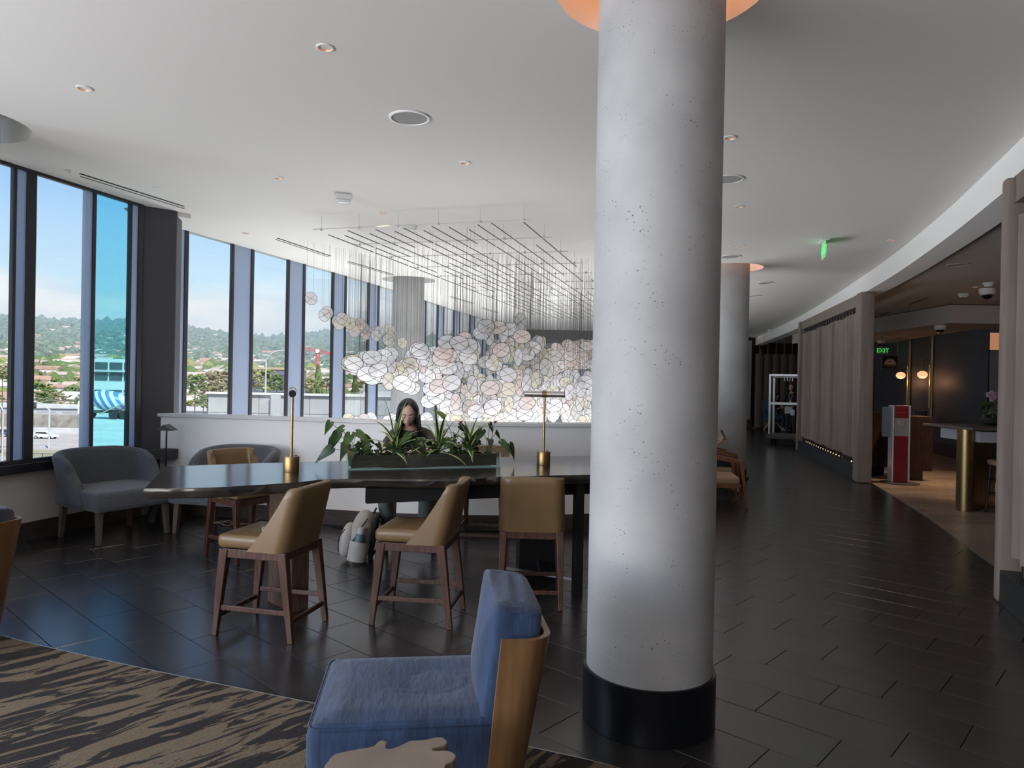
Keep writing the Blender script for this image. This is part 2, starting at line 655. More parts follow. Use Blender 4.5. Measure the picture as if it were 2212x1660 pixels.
pl_me = {}
npl = 0
for r in range(0, 100):
    for c in range(-4, 14):
        ctr = pu * ((c + 0.5) * PLEN + (r % 3) * 0.41) + pv * (3.6 + PWID * (r + 0.5))
        if ctr.y < 4.2 or ctr.y > 18.5 or ctr.x > 12:
            continue
        cx0 = cafe_x(ctr.y)
        if ctr.x < cx0 - 0.7:
            continue
        v = ctr - Vector((0, 0, EYE))
        w = v.dot(_F)
        ix = CX + FPX * v.dot(_R) / w
        if ix > 2330:
            continue
        a = Vector((cafe_x(ctr.y - 0.3), ctr.y - 0.3, 0))
        b = Vector((cafe_x(ctr.y + 0.3), ctr.y + 0.3, 0))
        tdir = (b - a).normalized()
        nn = Vector((tdir.y, -tdir.x, 0))
        hx, hy = PLEN / 2 - 0.003, PWID / 2 - 0.003
        q = [ctr + pu * sx_ * hx + pv * sy_ * hy for sx_, sy_ in ((-1, -1), (1, -1), (1, 1), (-1, 1))]
        q = clip(q, nn, nn.dot((a + b) / 2) + 0.006)
        if len(q) < 3:
            continue
        m_ = MB()
        m_.prism([(p.x - ctr.x, p.y - ctr.y) for p in q], 0.0, 0.005)
        o = m_.build('plank', PLANK, cafe_floor, smooth=0)
        o.location = (ctr.x, ctr.y, 0.0005)
        npl += 1
edge = MB()
strip(edge, CAFE, -0.001, 0.0065, 0.006)
struct(edge.build('trim_1', mat('steel_edge', (0.30, 0.29, 0.28), 0.35, metal=0.8), smooth=0), 'thin metal strip between dark tiles and cafe planks', 'trim')

# ---- ceilings
outline = [Vector((p.x - 0.06, p.y)) for p in WINL] + [Vector((-4.5, 8.2))] + [Vector((p.x - 0.1, p.y)) for p in WIN2[1:]] + [Vector((0.1, 31)), Vector((10.05, 31))] + [Vector((p.x, p.y)) for p in reversed(FASC)]
pts2, edges2 = list(outline), [(i, (i + 1) % len(outline)) for i in range(len(outline))]
for c in COLS:
    b0 = len(pts2)
    for j in range(48):
        pts2.append(Vector((c.x + CUTR * math.cos(2 * PI * j / 48), c.y + CUTR * math.sin(2 * PI * j / 48))))
        edges2.append((b0 + j, b0 + (j + 1) % 48))
rv, re_, rf, _a, _b, _c = geometry.delaunay_2d_cdt(pts2, edges2, [], 0, 1e-5)
op = [(p.x, p.y) for p in outline]
mb = MB()
faces = []
for f in rf:
    g = sum((rv[i] for i in f), Vector((0, 0))) / len(f)
    if not inside((g.x, g.y), op) or any((g - Vector((c.x, c.y))).length < CUTR - 0.002 for c in COLS):
        continue
    faces.append(tuple(reversed(f)))
mb.add([(p.x, p.y, CEIL) for p in rv], faces)
ceiling = struct(mb.build('ceiling', GREYPAINT, smooth=0), 'smooth off-white painted ceiling over the lounge and atrium', 'ceiling')
LED = mat('warm_led_strip', (1, 0.5, 0.2), 0.5, emit=(1.0, 0.36, 0.10), estr=5.0)
for i, c in enumerate(COLS):
    r_ = MB()
    r_.lathe([(CUTR, CEIL), (CUTR, CEIL + 0.20)], 48, (c.x, c.y, 0), cap=False)
    r_.lathe([(CUTR, CEIL + 0.20), (COLR - 0.01, CEIL + 0.20)], 48, (c.x, c.y, 0), cap=False)
    o = r_.build('ceiling_recess', WHITEPAINT, ceiling, smooth=30)
    if i in (0, 1):
        l_ = MB()
        l_.lathe([(COLR + 0.03, CEIL + 0.165), (COLR + 0.05, CEIL + 0.165), (COLR + 0.05, CEIL + 0.185), (COLR + 0.03, CEIL + 0.185), (COLR + 0.03, CEIL + 0.165)], 48, (c.x, c.y, 0), cap=False)
        l_.build('cove_light', LED, ceiling, smooth=30)
# unseen slab added above the ceilings to block sun and sky
mb = MB()
mb.prism([(p.x - 0.5, p.y) for p in WINL] + [(p.x - 0.4, p.y) for p in WIN2] + [(0.1, 32), (15, 32), (15, -5)], 3.76, 4.1)
struct(mb.build('roof_slab', mat('concrete_slab', (0.3, 0.3, 0.3), 0.9), smooth=0), 'concrete roof slab above the ceilings', 'roof')

# soffit band along the curve: bright fascia, flat underside, inner return
fas = MB()
inner = offset2d(FASC, 0.30)
n = len(FASC)
vv, ff = [], []
for i in range(n):
    vv += [(FASC[i].x, FASC[i].y, CEIL + 0.02), (FASC[i].x, FASC[i].y, 3.2), (inner[i].x, inner[i].y, 3.2), (inner[i].x, inner[i].y, 3.42)]
for i in range(n - 1):
    for j in range(3):
        ff.append((i * 4 + j, i * 4 + 4 + j, i * 4 + 5 + j, i * 4 + 1 + j))
fas.add(vv, ff)
struct(fas.build('trim_2', WHITEPAINT, smooth=30), 'curved white soffit band dropping below the ceiling along the cafe', 'soffit')
mb = MB()
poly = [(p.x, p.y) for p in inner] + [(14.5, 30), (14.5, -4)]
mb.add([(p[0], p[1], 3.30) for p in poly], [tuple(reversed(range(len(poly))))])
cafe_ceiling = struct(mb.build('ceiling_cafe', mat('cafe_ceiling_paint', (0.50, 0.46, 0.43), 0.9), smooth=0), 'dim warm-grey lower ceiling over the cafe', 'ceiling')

# ---- closing walls out of view and the far walls
mb = MB()
mb.box((14.6, 13.5, 1.7), (0.2, 37, 4.1))
struct(mb.build('wall_right', CREAMPAINT, smooth=0), 'plain wall closing the cafe on its far side', 'wall')
mb = MB()
mb.box((6.5, -4.9, 1.7), (17, 0.2, 4.1))
struct(mb.build('wall_back', CREAMPAINT, smooth=0), 'plain wall behind the lounge seats', 'wall')
mb = MB()
mb.box((4.6, 26.75, 1.62), (8.64, 0.3, 3.3))
mb.box((4.6, 26.75, -2.3), (9.2, 0.3, 4.6))
struct(mb.build('wall_far', mat('far_wall_paint', (0.34, 0.36, 0.39), 0.8), smooth=0), 'pale grey wall closing the far side of the atrium', 'wall')
mb = MB()
mb.box((3.0, 26.45, 3.28), (6, 0.4, 0.5))
struct(mb.build('trim_3', mat('dark_header', (0.10, 0.10, 0.10), 0.7), smooth=0), 'dark header beam on the far atrium wall', 'trim')
mb = MB()
mb.box((7.3, 26.55, 0.16), (3.3, 0.14, 0.32))
struct(mb.build('baseboard_far', BASEWOOD, smooth=0), 'dark baseboard on the far grey wall', 'baseboard')
mb = MB()
mb.box((11.8, 28.6, 1.7), (6.0, 0.2, 3.6))
struct(mb.build('wall_lobby_end', mat('dark_wood_wall', (0.05, 0.022, 0.014), 0.45, var=0.3, vscale=3, stretch=(5, 5, 0.4)), smooth=0), 'dark wood wall at the end of the corridor', 'wall')
mb = MB()
mb.box((4.5, 17, -4.2), (16, 20, 0.2))
struct(mb.build('floor_atrium', mat('atrium_floor', (0.35, 0.33, 0.30), 0.5), smooth=0), 'lower atrium floor beneath the sculpture', 'floor')
mb = MB()
strip(mb, [p for p in HALF if p.y < 26.3], -4.1, -0.01, -0.02)
struct(mb.build('wall_atrium_drop', WHITEPAINT, smooth=30), 'white wall dropping below the balustrade into the atrium', 'wall')

# ---- white balustrade wall round the atrium
mb = MB()
hv = [p for p in HALF if p.y < 26.3]
strip(mb, hv, -0.006, 1.11, -0.14)
hw = struct(mb.build('wall_balustrade', WHITEPAINT, smooth=30), 'curved white half-height wall round the atrium opening', 'wall')
mb = MB()
strip(mb, offset2d(hv, 0.03), 1.11, 1.15, -0.20)
struct(mb.build('trim_4', mat('ledge_white', (0.70, 0.70, 0.70), 0.4), smooth=30, bevel=0.006), 'white ledge capping the curved half-height wall', 'ledge')
mb = MB()
strip(mb, offset2d(hv, 0.016), -0.005, 0.16, -0.015)
struct(mb.build('baseboard_balustrade', BASEWOOD, smooth=30), 'dark wood baseboard along the curved white wall', 'baseboard')

# ---- window wall: low parapet, sill, panes, frames, exterior fins
low = catmull(WINL, 4)
mb = MB()
strip(mb, low, -0.006, 0.66, -0.2)
struct(mb.build('wall_left', CREAMPAINT, smooth=30), 'low cream wall under the tall windows', 'wall')
mb = MB()
strip(mb, offset2d(low, 0.10), 0.66, 0.745, -0.34)
struct(mb.build('trim_5', mat('sill_black', (0.02, 0.02, 0.023), 0.25), smooth=30, bevel=0.005), 'glossy black window sill above the low cream wall', 'sill')
mb = MB()
strip(mb, offset2d(low, 0.014), -0.005, 0.17, -0.013)
struct(mb.build('baseboard_left', BASEWOOD, smooth=30), 'dark wood baseboard under the windows', 'baseboard')
CLEAR = glass('clear_pane', (0.93, 0.96, 0.96))
TEAL = glass('teal_pane', (0.55, 0.84, 0.89))
wu = Vector((0.466, 1.65, 0)).normalized()
wn = Vector((wu.y, -wu.x, 0))
wang = math.atan2(wu.y, wu.x)
W0 = Vector((-4.614, 6.547, 0))
wn_count = 0


def winbox(mb, s0, s1, inn, out, z0, z1, org, u, nrm):
    """box along the facade from s0 to s1, from inn (into the room) to out (outside)"""
    c = org + u * ((s0 + s1) / 2) + nrm * ((inn - out) / 2)
    mb.box((c.x, c.y, (z0 + z1) / 2), (s1 - s0, inn + out, z1 - z0), math.atan2(u.y, u.x))


def window_unit(org, u, nrm, spec, z0, z1, label):
    global wn_count
    wn_count += 1
    w = thing('window_%d' % wn_count, label, 'window', (org.x, org.y, z0), kind='structure')
    off = Vector((-org.x, -org.y, -z0))
    for kind, s0, s1 in spec:
        m_ = MB()
        m_.M = Matrix.Translation(off)
        if kind == 'frame':
            winbox(m_, s0, s1, 0.015, 0.03, z0, z1, org, u, nrm)
            m_.build('mullion', DARKMETAL, w, smooth=0, bevel=0.004)
        elif kind == 'fin':
            winbox(m_, s0, s1, 0.0, 0.05, z0 - 0.0, z1 + 0.0, org, u, nrm)
            m_.build('exterior_fin', FINWHITE, w, smooth=0)
        else:
            winbox(m_, s0, s1, 0.008, 0.008, z0, z1, org, u, nrm)
            m_.build('pane', TEAL if kind == 'teal' else CLEAR, w, smooth=0)
    m_ = MB()
    m_.M = Matrix.Translation(off)
    if z0 > 0:
        winbox(m_, spec[0][1], spec[-1][2], 0.02, 0.03, z1 - 0.03, z1, org, u, nrm)
    winbox(m_, spec[0][1], spec[-1][2], 0.02, 0.03, z0, z0 + 0.03, org, u, nrm)
    m_.build('head_and_foot_rail', DARKMETAL, w, smooth=0)
    return w


for k in range(0, 7):
    org = W0 - wu * (1.36 * k)
    u_, n_ = wu, wn
    if k > 1:   # the facade bends away behind the camera
        yy = 6.547 - 1.36 * k
        for a, b in zip(WINL, WINL[1:]):
            if a.y <= yy <= b.y:
                t = (yy - a.y) / (b.y - a.y)
                org = a.lerp(b, t)
                u_ = (b - a).normalized()
                n_ = Vector((u_.y, -u_.x, 0))
    window_unit(org, u_, n_, [('frame', 0, 0.035), ('fin', 0.035, 0.135), ('frame', 0.135, 0.235), ('pane', 0.235, 0.80), ('fin', 0.80, 0.875), ('frame', 0.875, 0.915), ('teal' if k == 0 else 'pane', 0.915, 1.36)], 0.745, CEIL,
                ['tall window with clear pane and teal pane next to the dark pier', 'tall window beside the window with the teal pane'][min(k, 1)])
# last narrow piece against the pier
window_unit(W0 + wu * 1.36, wu, wn, [('frame', 0, 0.03), ('fin', 0.03, 0.12), ('frame', 0.12, 0.19)], 0.745, CEIL, 'narrow fin and frame between teal pane and dark pier')
# dark pier between the two window runs
mb = MB()
mb.prism([(-4.20, 8.06), (-3.93, 8.30), (-4.02, 8.62), (-4.46, 8.62), (-4.26, 8.12)], -4.1, CEIL)
struct(mb.build('pier', PIERMETAL, smooth=0, bevel=0.01), 'dark metal clad pier between the two window runs', 'pier')
mb = MB()
mb.prism([(-4.12, 7.86), (-3.80, 8.14), (-3.9, 8.24), (-4.2, 8.0)], 0.64, 0.75)
struct(mb.build('trim_6', PIERMETAL, smooth=0), 'dark metal sill end and soffit corner at the pier', 'trim')

mb = MB()
mb.prism([(-4.0, 8.28), (-3.84, 8.45), (-4.05, 8.66), (-4.3, 8.5)], CEIL - 0.05, CEIL)
struct(mb.build('trim_8', GREYPAINT, smooth=0), 'small painted ceiling step beside the dark pier', 'trim')

# atrium window run: glass 0.86, finned post 0.50
acc = [0.0]
for a, b in zip(WIN2, WIN2[1:]):
    acc.append(acc[-1] + (b - a).length)


def on2(s):
    for i in range(len(acc) - 1):
        if s <= acc[i + 1]:
            t = (s - acc[i]) / (acc[i + 1] - acc[i])
            return WIN2[i].lerp(WIN2[i + 1], t)
    return WIN2[-1].copy()


s_ = (Vector((-4.326, 9.456, 0)) - WIN2[0]).length - 0.5
while s_ + 1.36 < acc[-1]:
    a, b = on2(s_), on2(s_ + 1.36)
    u_ = (b - a).normalized()
    n_ = Vector((u_.y, -u_.x, 0))
    window_unit(a, u_, n_, [('frame', 0, 0.05), ('fin', 0.05, 0.43), ('frame', 0.43, 0.50), ('pane', 0.50, 1.36)], -4.0, CEIL, 'tall atrium window between broad grey exterior fins').__setitem__('group', 'atrium windows')
    s_ += 1.36

# ---- round concrete columns
def concrete():
    m = bpy.data.materials.new('concrete')
    m.use_nodes = True
    t = m.node_tree
    b = t.nodes['Principled BSDF']
    b.inputs['Roughness'].default_value = 0.62
    tc_ = t.nodes.new('ShaderNodeTexCoord')
    n1 = t.nodes.new('ShaderNodeTexNoise')
    n1.inputs['Scale'].default_value = 2.2
    n1.inputs['Detail'].default_value = 8
    lk(t, tc_.outputs['Object'], n1.inputs[0])
    r1 = t.nodes.new('ShaderNodeValToRGB')
    r1.color_ramp.elements[0].position, r1.color_ramp.elements[1].position = 0.3, 0.7
    r1.color_ramp.elements[0].color = (0.30, 0.30, 0.30, 1)
    r1.color_ramp.elements[1].color = (0.42, 0.42, 0.415, 1)
    lk(t, n1.outputs[0], r1.inputs[0])
    vo = t.nodes.new('ShaderNodeTexVoronoi')
    vo.inputs['Scale'].default_value = 58
    lk(t, tc_.outputs['Object'], vo.inputs['Vector'])
    n2 = t.nodes.new('ShaderNodeTexNoise')
    n2.inputs['Scale'].default_value = 9
    lk(t, tc_.outputs['Object'], n2.inputs[0])
    th = t.nodes.new('ShaderNodeMath')           # pit size varies, most cells have none
    th.operation = 'MULTIPLY_ADD'
    th.inputs[1].default_value = 0.55
    th.inputs[2].default_value = -0.205
    lk(t, n2.outputs[0], th.inputs[0])
    lt = t.nodes.new('ShaderNodeMath')
    lt.operation = 'LESS_THAN'
    lk(t, vo.outputs['Distance'], lt.inputs[0])
    lk(t, th.outputs[0], lt.inputs[1])
    mx_ = t.nodes.new('ShaderNodeMix')
    mx_.data_type = 'RGBA'
    lk(t, lt.outputs[0], mx_.inputs[0])
    lk(t, r1.outputs[0], mx_.inputs[6])
    mx_.inputs[7].default_value = (0.08, 0.08, 0.08, 1)
    lk(t, mx_.outputs[2], b.inputs['Base Color'])
    bp = t.nodes.new('ShaderNodeBump')
    bp.inputs['Strength'].default_value = 0.25
    bp.inputs['Distance'].default_value = 0.003
    bp.invert = True
    lk(t, lt.outputs[0], bp.inputs['Height'])
    lk(t, bp.outputs[0], b.inputs['Normal'])
    return m


CONC = concrete()
cl = ['round concrete column with black base standing beside the blue lounge chair', 'round concrete column behind the wooden armchairs', 'round concrete column rising behind the hanging disc sculpture', 'round concrete column beside the windows by the wooden shell chair']
for i, c in enumerate(COLS):
    t = thing('column', cl[i], 'column', (c.x, c.y, 0 if i != 2 else -4.1), kind='structure')
    z0 = 0 if i != 2 else -4.1
    m_ = MB()
    m_.lathe([(COLR, 0.0), (COLR, 3.74 - z0)], 64, cap=False)
    m_.build('shaft', CONC, t, smooth=40)
    if i != 2:
        m_ = MB()
        m_.lathe([(COLR + 0.001, 0.236), (COLR + 0.014, 0.236), (COLR + 0.014, 0.25), (COLR + 0.001, 0.25)], 64, cap=False)
        m_.lathe([(COLR + 0.016, 0.002), (COLR + 0.016, 0.236), (COLR, 0.24)], 64, cap=False)
        m_.build('base', mat('column_base_black', (0.008, 0.009, 0.012), 0.28, metal=0.2), t, smooth=40)

# ---- inlaid carpet in the lounge corner
def carpet_mat():
    m = bpy.data.materials.new('striped_carpet')
    m.use_nodes = True
    t = m.node_tree
    b = t.nodes['Principled BSDF']
    b.inputs['Roughness'].default_value = 0.95
    b.inputs['Specular IOR Level'].default_value = 0.1
    tc_ = t.nodes.new('ShaderNodeTexCoord')
    mp_ = t.nodes.new('ShaderNodeMapping')
    mp_.vector_type = 'TEXTURE'
    mp_.inputs['Rotation'].default_value = (0, 0, math.radians(45))
    mp_.inputs['Scale'].default_value = (1 / 1.5, 1 / 8.0, 1)
    lk(t, tc_.outputs['Object'], mp_.inputs[0])
    n1 = t.nodes.new('ShaderNodeTexNoise')
    n1.inputs['Scale'].default_value = 1.25
    n1.inputs['Detail'].default_value = 4.5
    n1.inputs['Roughness'].default_value = 0.62
    n1.inputs['Distortion'].default_value = 0.9
    lk(t, mp_.outputs[0], n1.inputs[0])
    r1 = t.nodes.new('ShaderNodeValToRGB')
    r1.color_ramp.elements[0].position, r1.color_ramp.elements[1].position = 0.485, 0.505
    r1.color_ramp.elements[0].color = (0.040, 0.037, 0.038, 1)
    r1.color_ramp.elements[1].color = (0.19, 0.152, 0.108, 1)
    lk(t, n1.outputs[0], r1.inputs[0])
    n2 = t.nodes.new('ShaderNodeTexNoise')
    n2.inputs['Scale'].default_value = 320
    n2.inputs['Detail'].default_value = 2
    lk(t, tc_.outputs['Object'], n2.inputs[0])
    r2 = t.nodes.new('ShaderNodeValToRGB')
    r2.color_ramp.elements[0].position, r2.color_ramp.elements[1].position = 0.35, 0.7
    r2.color_ramp.elements[0].color = (0.55, 0.55, 0.55, 1)
    r2.color_ramp.elements[1].color = (1.15, 1.12, 1.1, 1)
    lk(t, n2.outputs[0], r2.inputs[0])
    mm = t.nodes.new('ShaderNodeMix')
    mm.data_type = 'RGBA'
    mm.blend_type = 'MULTIPLY'
    mm.inputs[0].default_value = 1
    lk(t, r1.outputs[0], mm.inputs[6])
    lk(t, r2.outputs[0], mm.inputs[7])
    lk(t, mm.outputs[2], b.inputs['Base Color'])
    bp = t.nodes.new('ShaderNodeBump')
    bp.inputs['Strength'].default_value = 0.6
    bp.inputs['Distance'].default_value = 0.006
    lk(t, n2.outputs[0], bp.inputs['Height'])
    lk(t, bp.outputs[0], b.inputs['Normal'])
    return m


CARP = catmull([(-4.93, 5.16, 0), (-4.4, 4.93, 0), (-3.06, 4.294, 0), (-2.43, 4.03, 0), (-1.875, 3.815, 0), (-1.245, 3.585, 0), (-0.908, 3.465, 0), (0.139, 3.085, 0), (0.6, 2.86, 0), (1.3, 2.3, 0), (1.8, 1.2, 0), (2.0, -2, 0)], 6)
mb = MB()
mb.prism([(p.x, p.y) for p in CARP] + [(2.0, -4.5), (-6.22, -4.4), (-6.0, 0.0), (-5.56, 2.4), (-5.13, 4.4)], 0.0005, 0.005)
carpet = mb.build('carpet', carpet_mat(), smooth=0)
tag(carpet, 'beige carpet with dark grey tiger-like streaks inlaid in the tile floor', 'carpet')
mb = MB()
strip(mb, CARP, 0.0002, 0.0062, -0.006)
struct(mb.build('trim_7', mat('carpet_edge', (0.45, 0.44, 0.42), 0.35, metal=0.8), smooth=0), 'thin bright metal edge strip round the carpet', 'trim')
# ================================================================ LOUNGE FURNITURE
LEATHER = mat('tan_leather', (0.155, 0.098, 0.045), 0.38, var=0.10, vscale=4, bump=0.10, bscale=220, coat=0.1)
STOOLWOOD = mat('stool_wood', (0.060, 0.026, 0.016), 0.38, var=0.35, vscale=12, stretch=(5, 5, 0.6))
SLAB = mat('black_slab_wood', (0.020, 0.016, 0.015), 0.15, var=0.4, vscale=5, stretch=(1, 6, 6), bump=0.035, bscale=10, spec=0.9, ior=1.65)
GREYFAB = mat('grey_boucle', (0.085, 0.09, 0.105), 0.95, var=0.30, vscale=160, bump=0.5, bscale=260, sheen=0.3, spec=0.2)
BLUEFAB = mat('blue_velvet', (0.024, 0.043, 0.090), 0.85, var=0.22, vscale=5, stretch=(1, 3, 1), bump=0.35, bscale=16, sheen=0.18, spec=0.2)
NAVYFAB = mat('navy_velvet', (0.018, 0.025, 0.045), 0.85, bump=0.2, bscale=16, sheen=0.3, spec=0.2)
SHELLWOOD = mat('shell_ply', (0.16, 0.085, 0.036), 0.36, var=0.16, vscale=5, stretch=(9, 9, 0.5))
REDWOOD = mat('chair_teak', (0.17, 0.065, 0.030), 0.40, var=0.25, vscale=8, stretch=(5, 5, 0.6))


def upath(w, yb, yt, r, ns=6, na=6, nb=8):
    p = []
    for i in range(ns):
        p.append(Vector((-w, yt + (yb + r - yt) * i / ns, 0)))
    for i in range(na):
        a = PI + (PI / 2) * i / na
        p.append(Vector((-w + r + r * math.cos(a), yb + r + r * math.sin(a), 0)))
    for i in range(nb):
        p.append(Vector((-w + r + (2 * w - 2 * r) * i / nb, yb, 0)))
    for i in range(na):
        a = 1.5 * PI + (PI / 2) * i / na
        p.append(Vector((w - r + r * math.cos(a), yb + r + r * math.sin(a), 0)))
    for i in range(ns + 1):
        p.append(Vector((w, yb + r + (yt - yb - r) * i / ns, 0)))
    return p


def ushell(mb, path, z0, ztop, thick, levels=7, soft=0.35):
    """U-shaped shell: path(l) outer 2-D outline at level l in 0..1, ztop(i/n) height; thick to the inside"""
    n = len(path(0))
    rows = []
    for k in range(levels + 1):
        l = k / levels
        o = path(l)
        inn = offset2d(o, -thick)
        z = [z0 + l * (ztop(i / (n - 1)) - z0) for i in range(n)]
        rows.append((o, inn, z))
    # rounded top lip
    o, inn, z = rows[-1]
    for (f, dz) in ((0.15, 0.35), (0.35, 0.5)):
        o2 = [a.lerp(b, f) for a, b in zip(o, inn)]
        i2 = [b.lerp(a, f) for a, b in zip(o, inn)]
        rows.append((o2, i2, [q + thick * dz * soft for q in z]))
    vv, ff = [], []
    m = 2 * n
    for o, inn, z in rows:
        vv += [(p.x, p.y, z[i]) for i, p in enumerate(o)]
        vv += [(inn[i].x, inn[i].y, z[i]) for i in range(n - 1, -1, -1)]
    for k in range(len(rows) - 1):
        for j in range(m):
            j2 = (j + 1) % m
            ff.append((k * m + j, k * m + j2, (k + 1) * m + j2, (k + 1) * m + j))
    T = (len(rows) - 1) * m
    for i in range(n - 1):
        ff.append((T + i, T + i + 1, T + m - 2 - i, T + m - 1 - i))
        ff.append((m - 1 - i, m - 2 - i, i + 1, i))
    return mb.add(vv, ff)


def make_stool(label):
    t = thing('counter_stool', label, 'stool', group='counter stools at the black communal table')
    m_ = MB()
    m_.rbox((0, 0.015, 0.585), (0.46, 0.45, 0.085), 0.028, 3, 0.008)
    m_.build('seat', LEATHER, t, smooth=60)
    m_ = MB()
    path = lambda l: upath(0.237 - 0.012 * l, -0.225 - 0.095 * l, 0.03 - 0.255 * (l ** 0.85), 0.075)
    ushell(m_, path, 0.535, lambda s: 0.90 + 0.022 * math.sin(PI * s), 0.046, 8, 0.6)
    m_.build('backrest', LEATHER, t, smooth=70)
    m_ = MB()
    for sx_ in (-1, 1):
        m_.box((sx_ * 0.205, 0, 0.512), (0.026, 0.40, 0.055))
    m_.box((0, 0.205, 0.512), (0.40, 0.026, 0.055))
    m_.box((0, -0.205, 0.512), (0.40, 0.026, 0.055))
    m_.build('seat_frame', STOOLWOOD, t, smooth=0, bevel=0.004)
    P = {}
    for sx_ in (-1, 1):
        for sy_ in (-1, 1):
            top = Vector((sx_ * 0.200, sy_ * 0.197, 0.535))
            bot = Vector((sx_ * 0.212, sy_ * (0.252 if sy_ > 0 else 0.268), 0.0))
            P[sx_, sy_] = (top, bot)
            m_ = MB()
            m_.bar(bot, top, 0.030, 0.034, (0, 1, 0), 0.052, 0.058)
            m_.build('leg', STOOLWOOD, t, smooth=0, bevel=0.004)
    at = lambda k, z: P[k][1].lerp(P[k][0], z / 0.535)
    for a, b, z in (((-1, -1), (-1, 1), 0.175), ((1, -1), (1, 1), 0.175), ((-1, 1), (1, 1), 0.12), ((-1, -1), (1, -1), 0.12)):
        m_ = MB()
        m_.bar(at(a, z), at(b, z), 0.018, 0.030)
        m_.build('stretcher', STOOLWOOD, t, smooth=0, bevel=0.003)
    return t


def face(dx, dy):
    return math.atan2(-dx, dy)


stool0 = make_stool('tan leather counter stool with a pale wrinkled patch on its seat')
stool_spots = [(-1.505, 4.53, face(-0.50, 0.12), None),
               (-0.605, 4.80, face(-0.52, 0.07), 'tan leather counter stool turned sideways in front of the backpack'),
               (0.165, 5.24, face(0.03, 1.0), 'tan leather counter stool with its back to the lounge chair under the right-hand lamp'),
               (-2.35, 6.33, face(0.62, -0.50), 'tan leather counter stool on the window side of the table near the grey armchairs'),
               (-0.92, 6.78, face(0.05, -1.0), 'tan leather counter stool the dark-haired woman sits on'),
               (-0.26, 7.02, face(-0.1, -1.0), 'tan leather counter stool tucked in behind the right end of the planter')]
for i, (x, y, a, lb) in enumerate(stool_spots):
    o = stool0 if i == 0 else copy_tree(stool0)
    o.location = (x, y, 0)
    o.rotation_euler = (0, 0, a)
    if lb:
        o['label'] = lb
m_ = MB()  # pale wrinkled patch lying on the first stool's seat
m_.grid(lambda u, v: Vector((0.02 + 0.115 * math.cos(2 * PI * u) * (0.05 + v * 0.95) * (1 + 0.12 * math.sin(5 * u * 6.28)), -0.03 + 0.105 * math.sin(2 * PI * u) * (0.05 + v * 0.95), 0.6345 + 0.004 * (1 - v) + 0.002 * math.sin(22 * v + 3 * math.sin(6.28 * u)))), 28, 8, cu=True)
pt = m_.build('worn_patch', mat('pale_worn_leather', (0.42, 0.40, 0.38), 0.3), stool0, smooth=60)
pt['label'] = 'pale wrinkled worn patch'

# ---- black live-edge communal table
tab = thing('communal_table', 'long black live-edge wooden table with brass lamps and planter', 'table', (-0.6, 5.4, 0))
ft = catmull([(-2.20, 4.285, 0), (-1.82, 4.38, 0), (-1.446, 4.615, 0), (-1.19, 4.83, 0), (-0.75, 4.87, 0), (-0.42, 4.92, 0), (-0.27, 5.04, 0), (-0.106, 5.10, 0), (0.455, 5.27, 0), (0.85, 5.42, 0), (1.12, 5.75, 0)], 6)
bk = catmull([(1.02, 6.55, 0), (0.75, 6.68, 0), (-0.1, 6.44, 0), (-0.9, 6.12, 0), (-1.43, 5.885, 0), (-1.87, 5.70, 0), (-2.3, 5.48, 0), (-2.60, 5.33, 0)], 6)
rng = random.Random(3)
outl = [(p.x + 0.6 + rng.uniform(-.008, .008), p.y - 5.4 + rng.uniform(-.008, .008)) for p in ft + bk]
m_ = MB()
n = len(outl)
cx_, cy_ = sum(p[0] for p in outl) / n, sum(p[1] for p in outl) / n
sc_ = lambda p, d: (p[0] - d * (p[0] - cx_) / math.hypot(p[0] - cx_, p[1] - cy_), p[1] - d * (p[1] - cy_) / math.hypot(p[0] - cx_, p[1] - cy_))
vv = []
for d, z in ((0.03, 0.845), (0.006, 0.852), (-0.004, 0.875), (0.0, 0.900), (0.008, 0.910)):
    vv += [(*sc_(p, d + (rng.uniform(0, 0.012) if 0.85 < z < 0.9 else 0)), z) for p in outl]
ff = [tuple(range(n - 1, -1, -1)), tuple(4 * n + i for i in range(n))]
for k in range(4):
    ff += [(k * n + i, k * n + (i + 1) % n, (k + 1) * n + (i + 1) % n, (k + 1) * n + i) for i in range(n)]
m_.add(vv, ff)
m_.build('tabletop', SLAB, tab, smooth=35)
tdir = Vector((0.93, 0.36, 0)).normalized()
tang = math.atan2(tdir.y, tdir.x)
m_ = MB()
for off_, a0, a1 in ((-0.36, -0.55, 1.45), (0.42, -0.9, 1.3)):
    nrm = Vector((-tdir.y, tdir.x, 0))
    c_ = tdir * ((a0 + a1) / 2) + nrm * off_
    m_.box((c_.x, c_.y, 0.795), (a1 - a0, 0.05, 0.10), tang)
m_.build('apron', BLACKMATT, tab, smooth=0)
PEDWOOD = mat('pedestal_wood', (0.085, 0.050, 0.035), 0.45, var=0.3, vscale=8, stretch=(5, 5, 0.5))
m_ = MB()
m_.box((-0.94, -0.42, 0.4225), (0.34, 0.13, 0.845), math.radians(-45))
m_.build('pedestal', PEDWOOD, tab, smooth=0, bevel=0.004)
m_ = MB()
m_.box((0.84, 0.60, 0.4225), (0.34, 0.13, 0.845), math.radians(10))
m_.build('pedestal', BLACK, tab, smooth=0, bevel=0.004)
m_ = MB()
m_.box((1.12, -0.02, 0.4225), (0.065, 0.065, 0.845), tang)
m_.build('leg', BLACK, tab, smooth=0, bevel=0.003)
m_ = MB()
m_.bar((0.55, 0.32, 0.10), (1.12, 0.0, 0.10), 0.02, 0.02)
m_.bar((0.84, 0.55, 0.10), (0.84, 0.16, 0.10), 0.02, 0.02)
m_.build('foot_rail', mat('rail_steel', (0.2, 0.2, 0.22), 0.4, metal=0.8), tab, smooth=0)

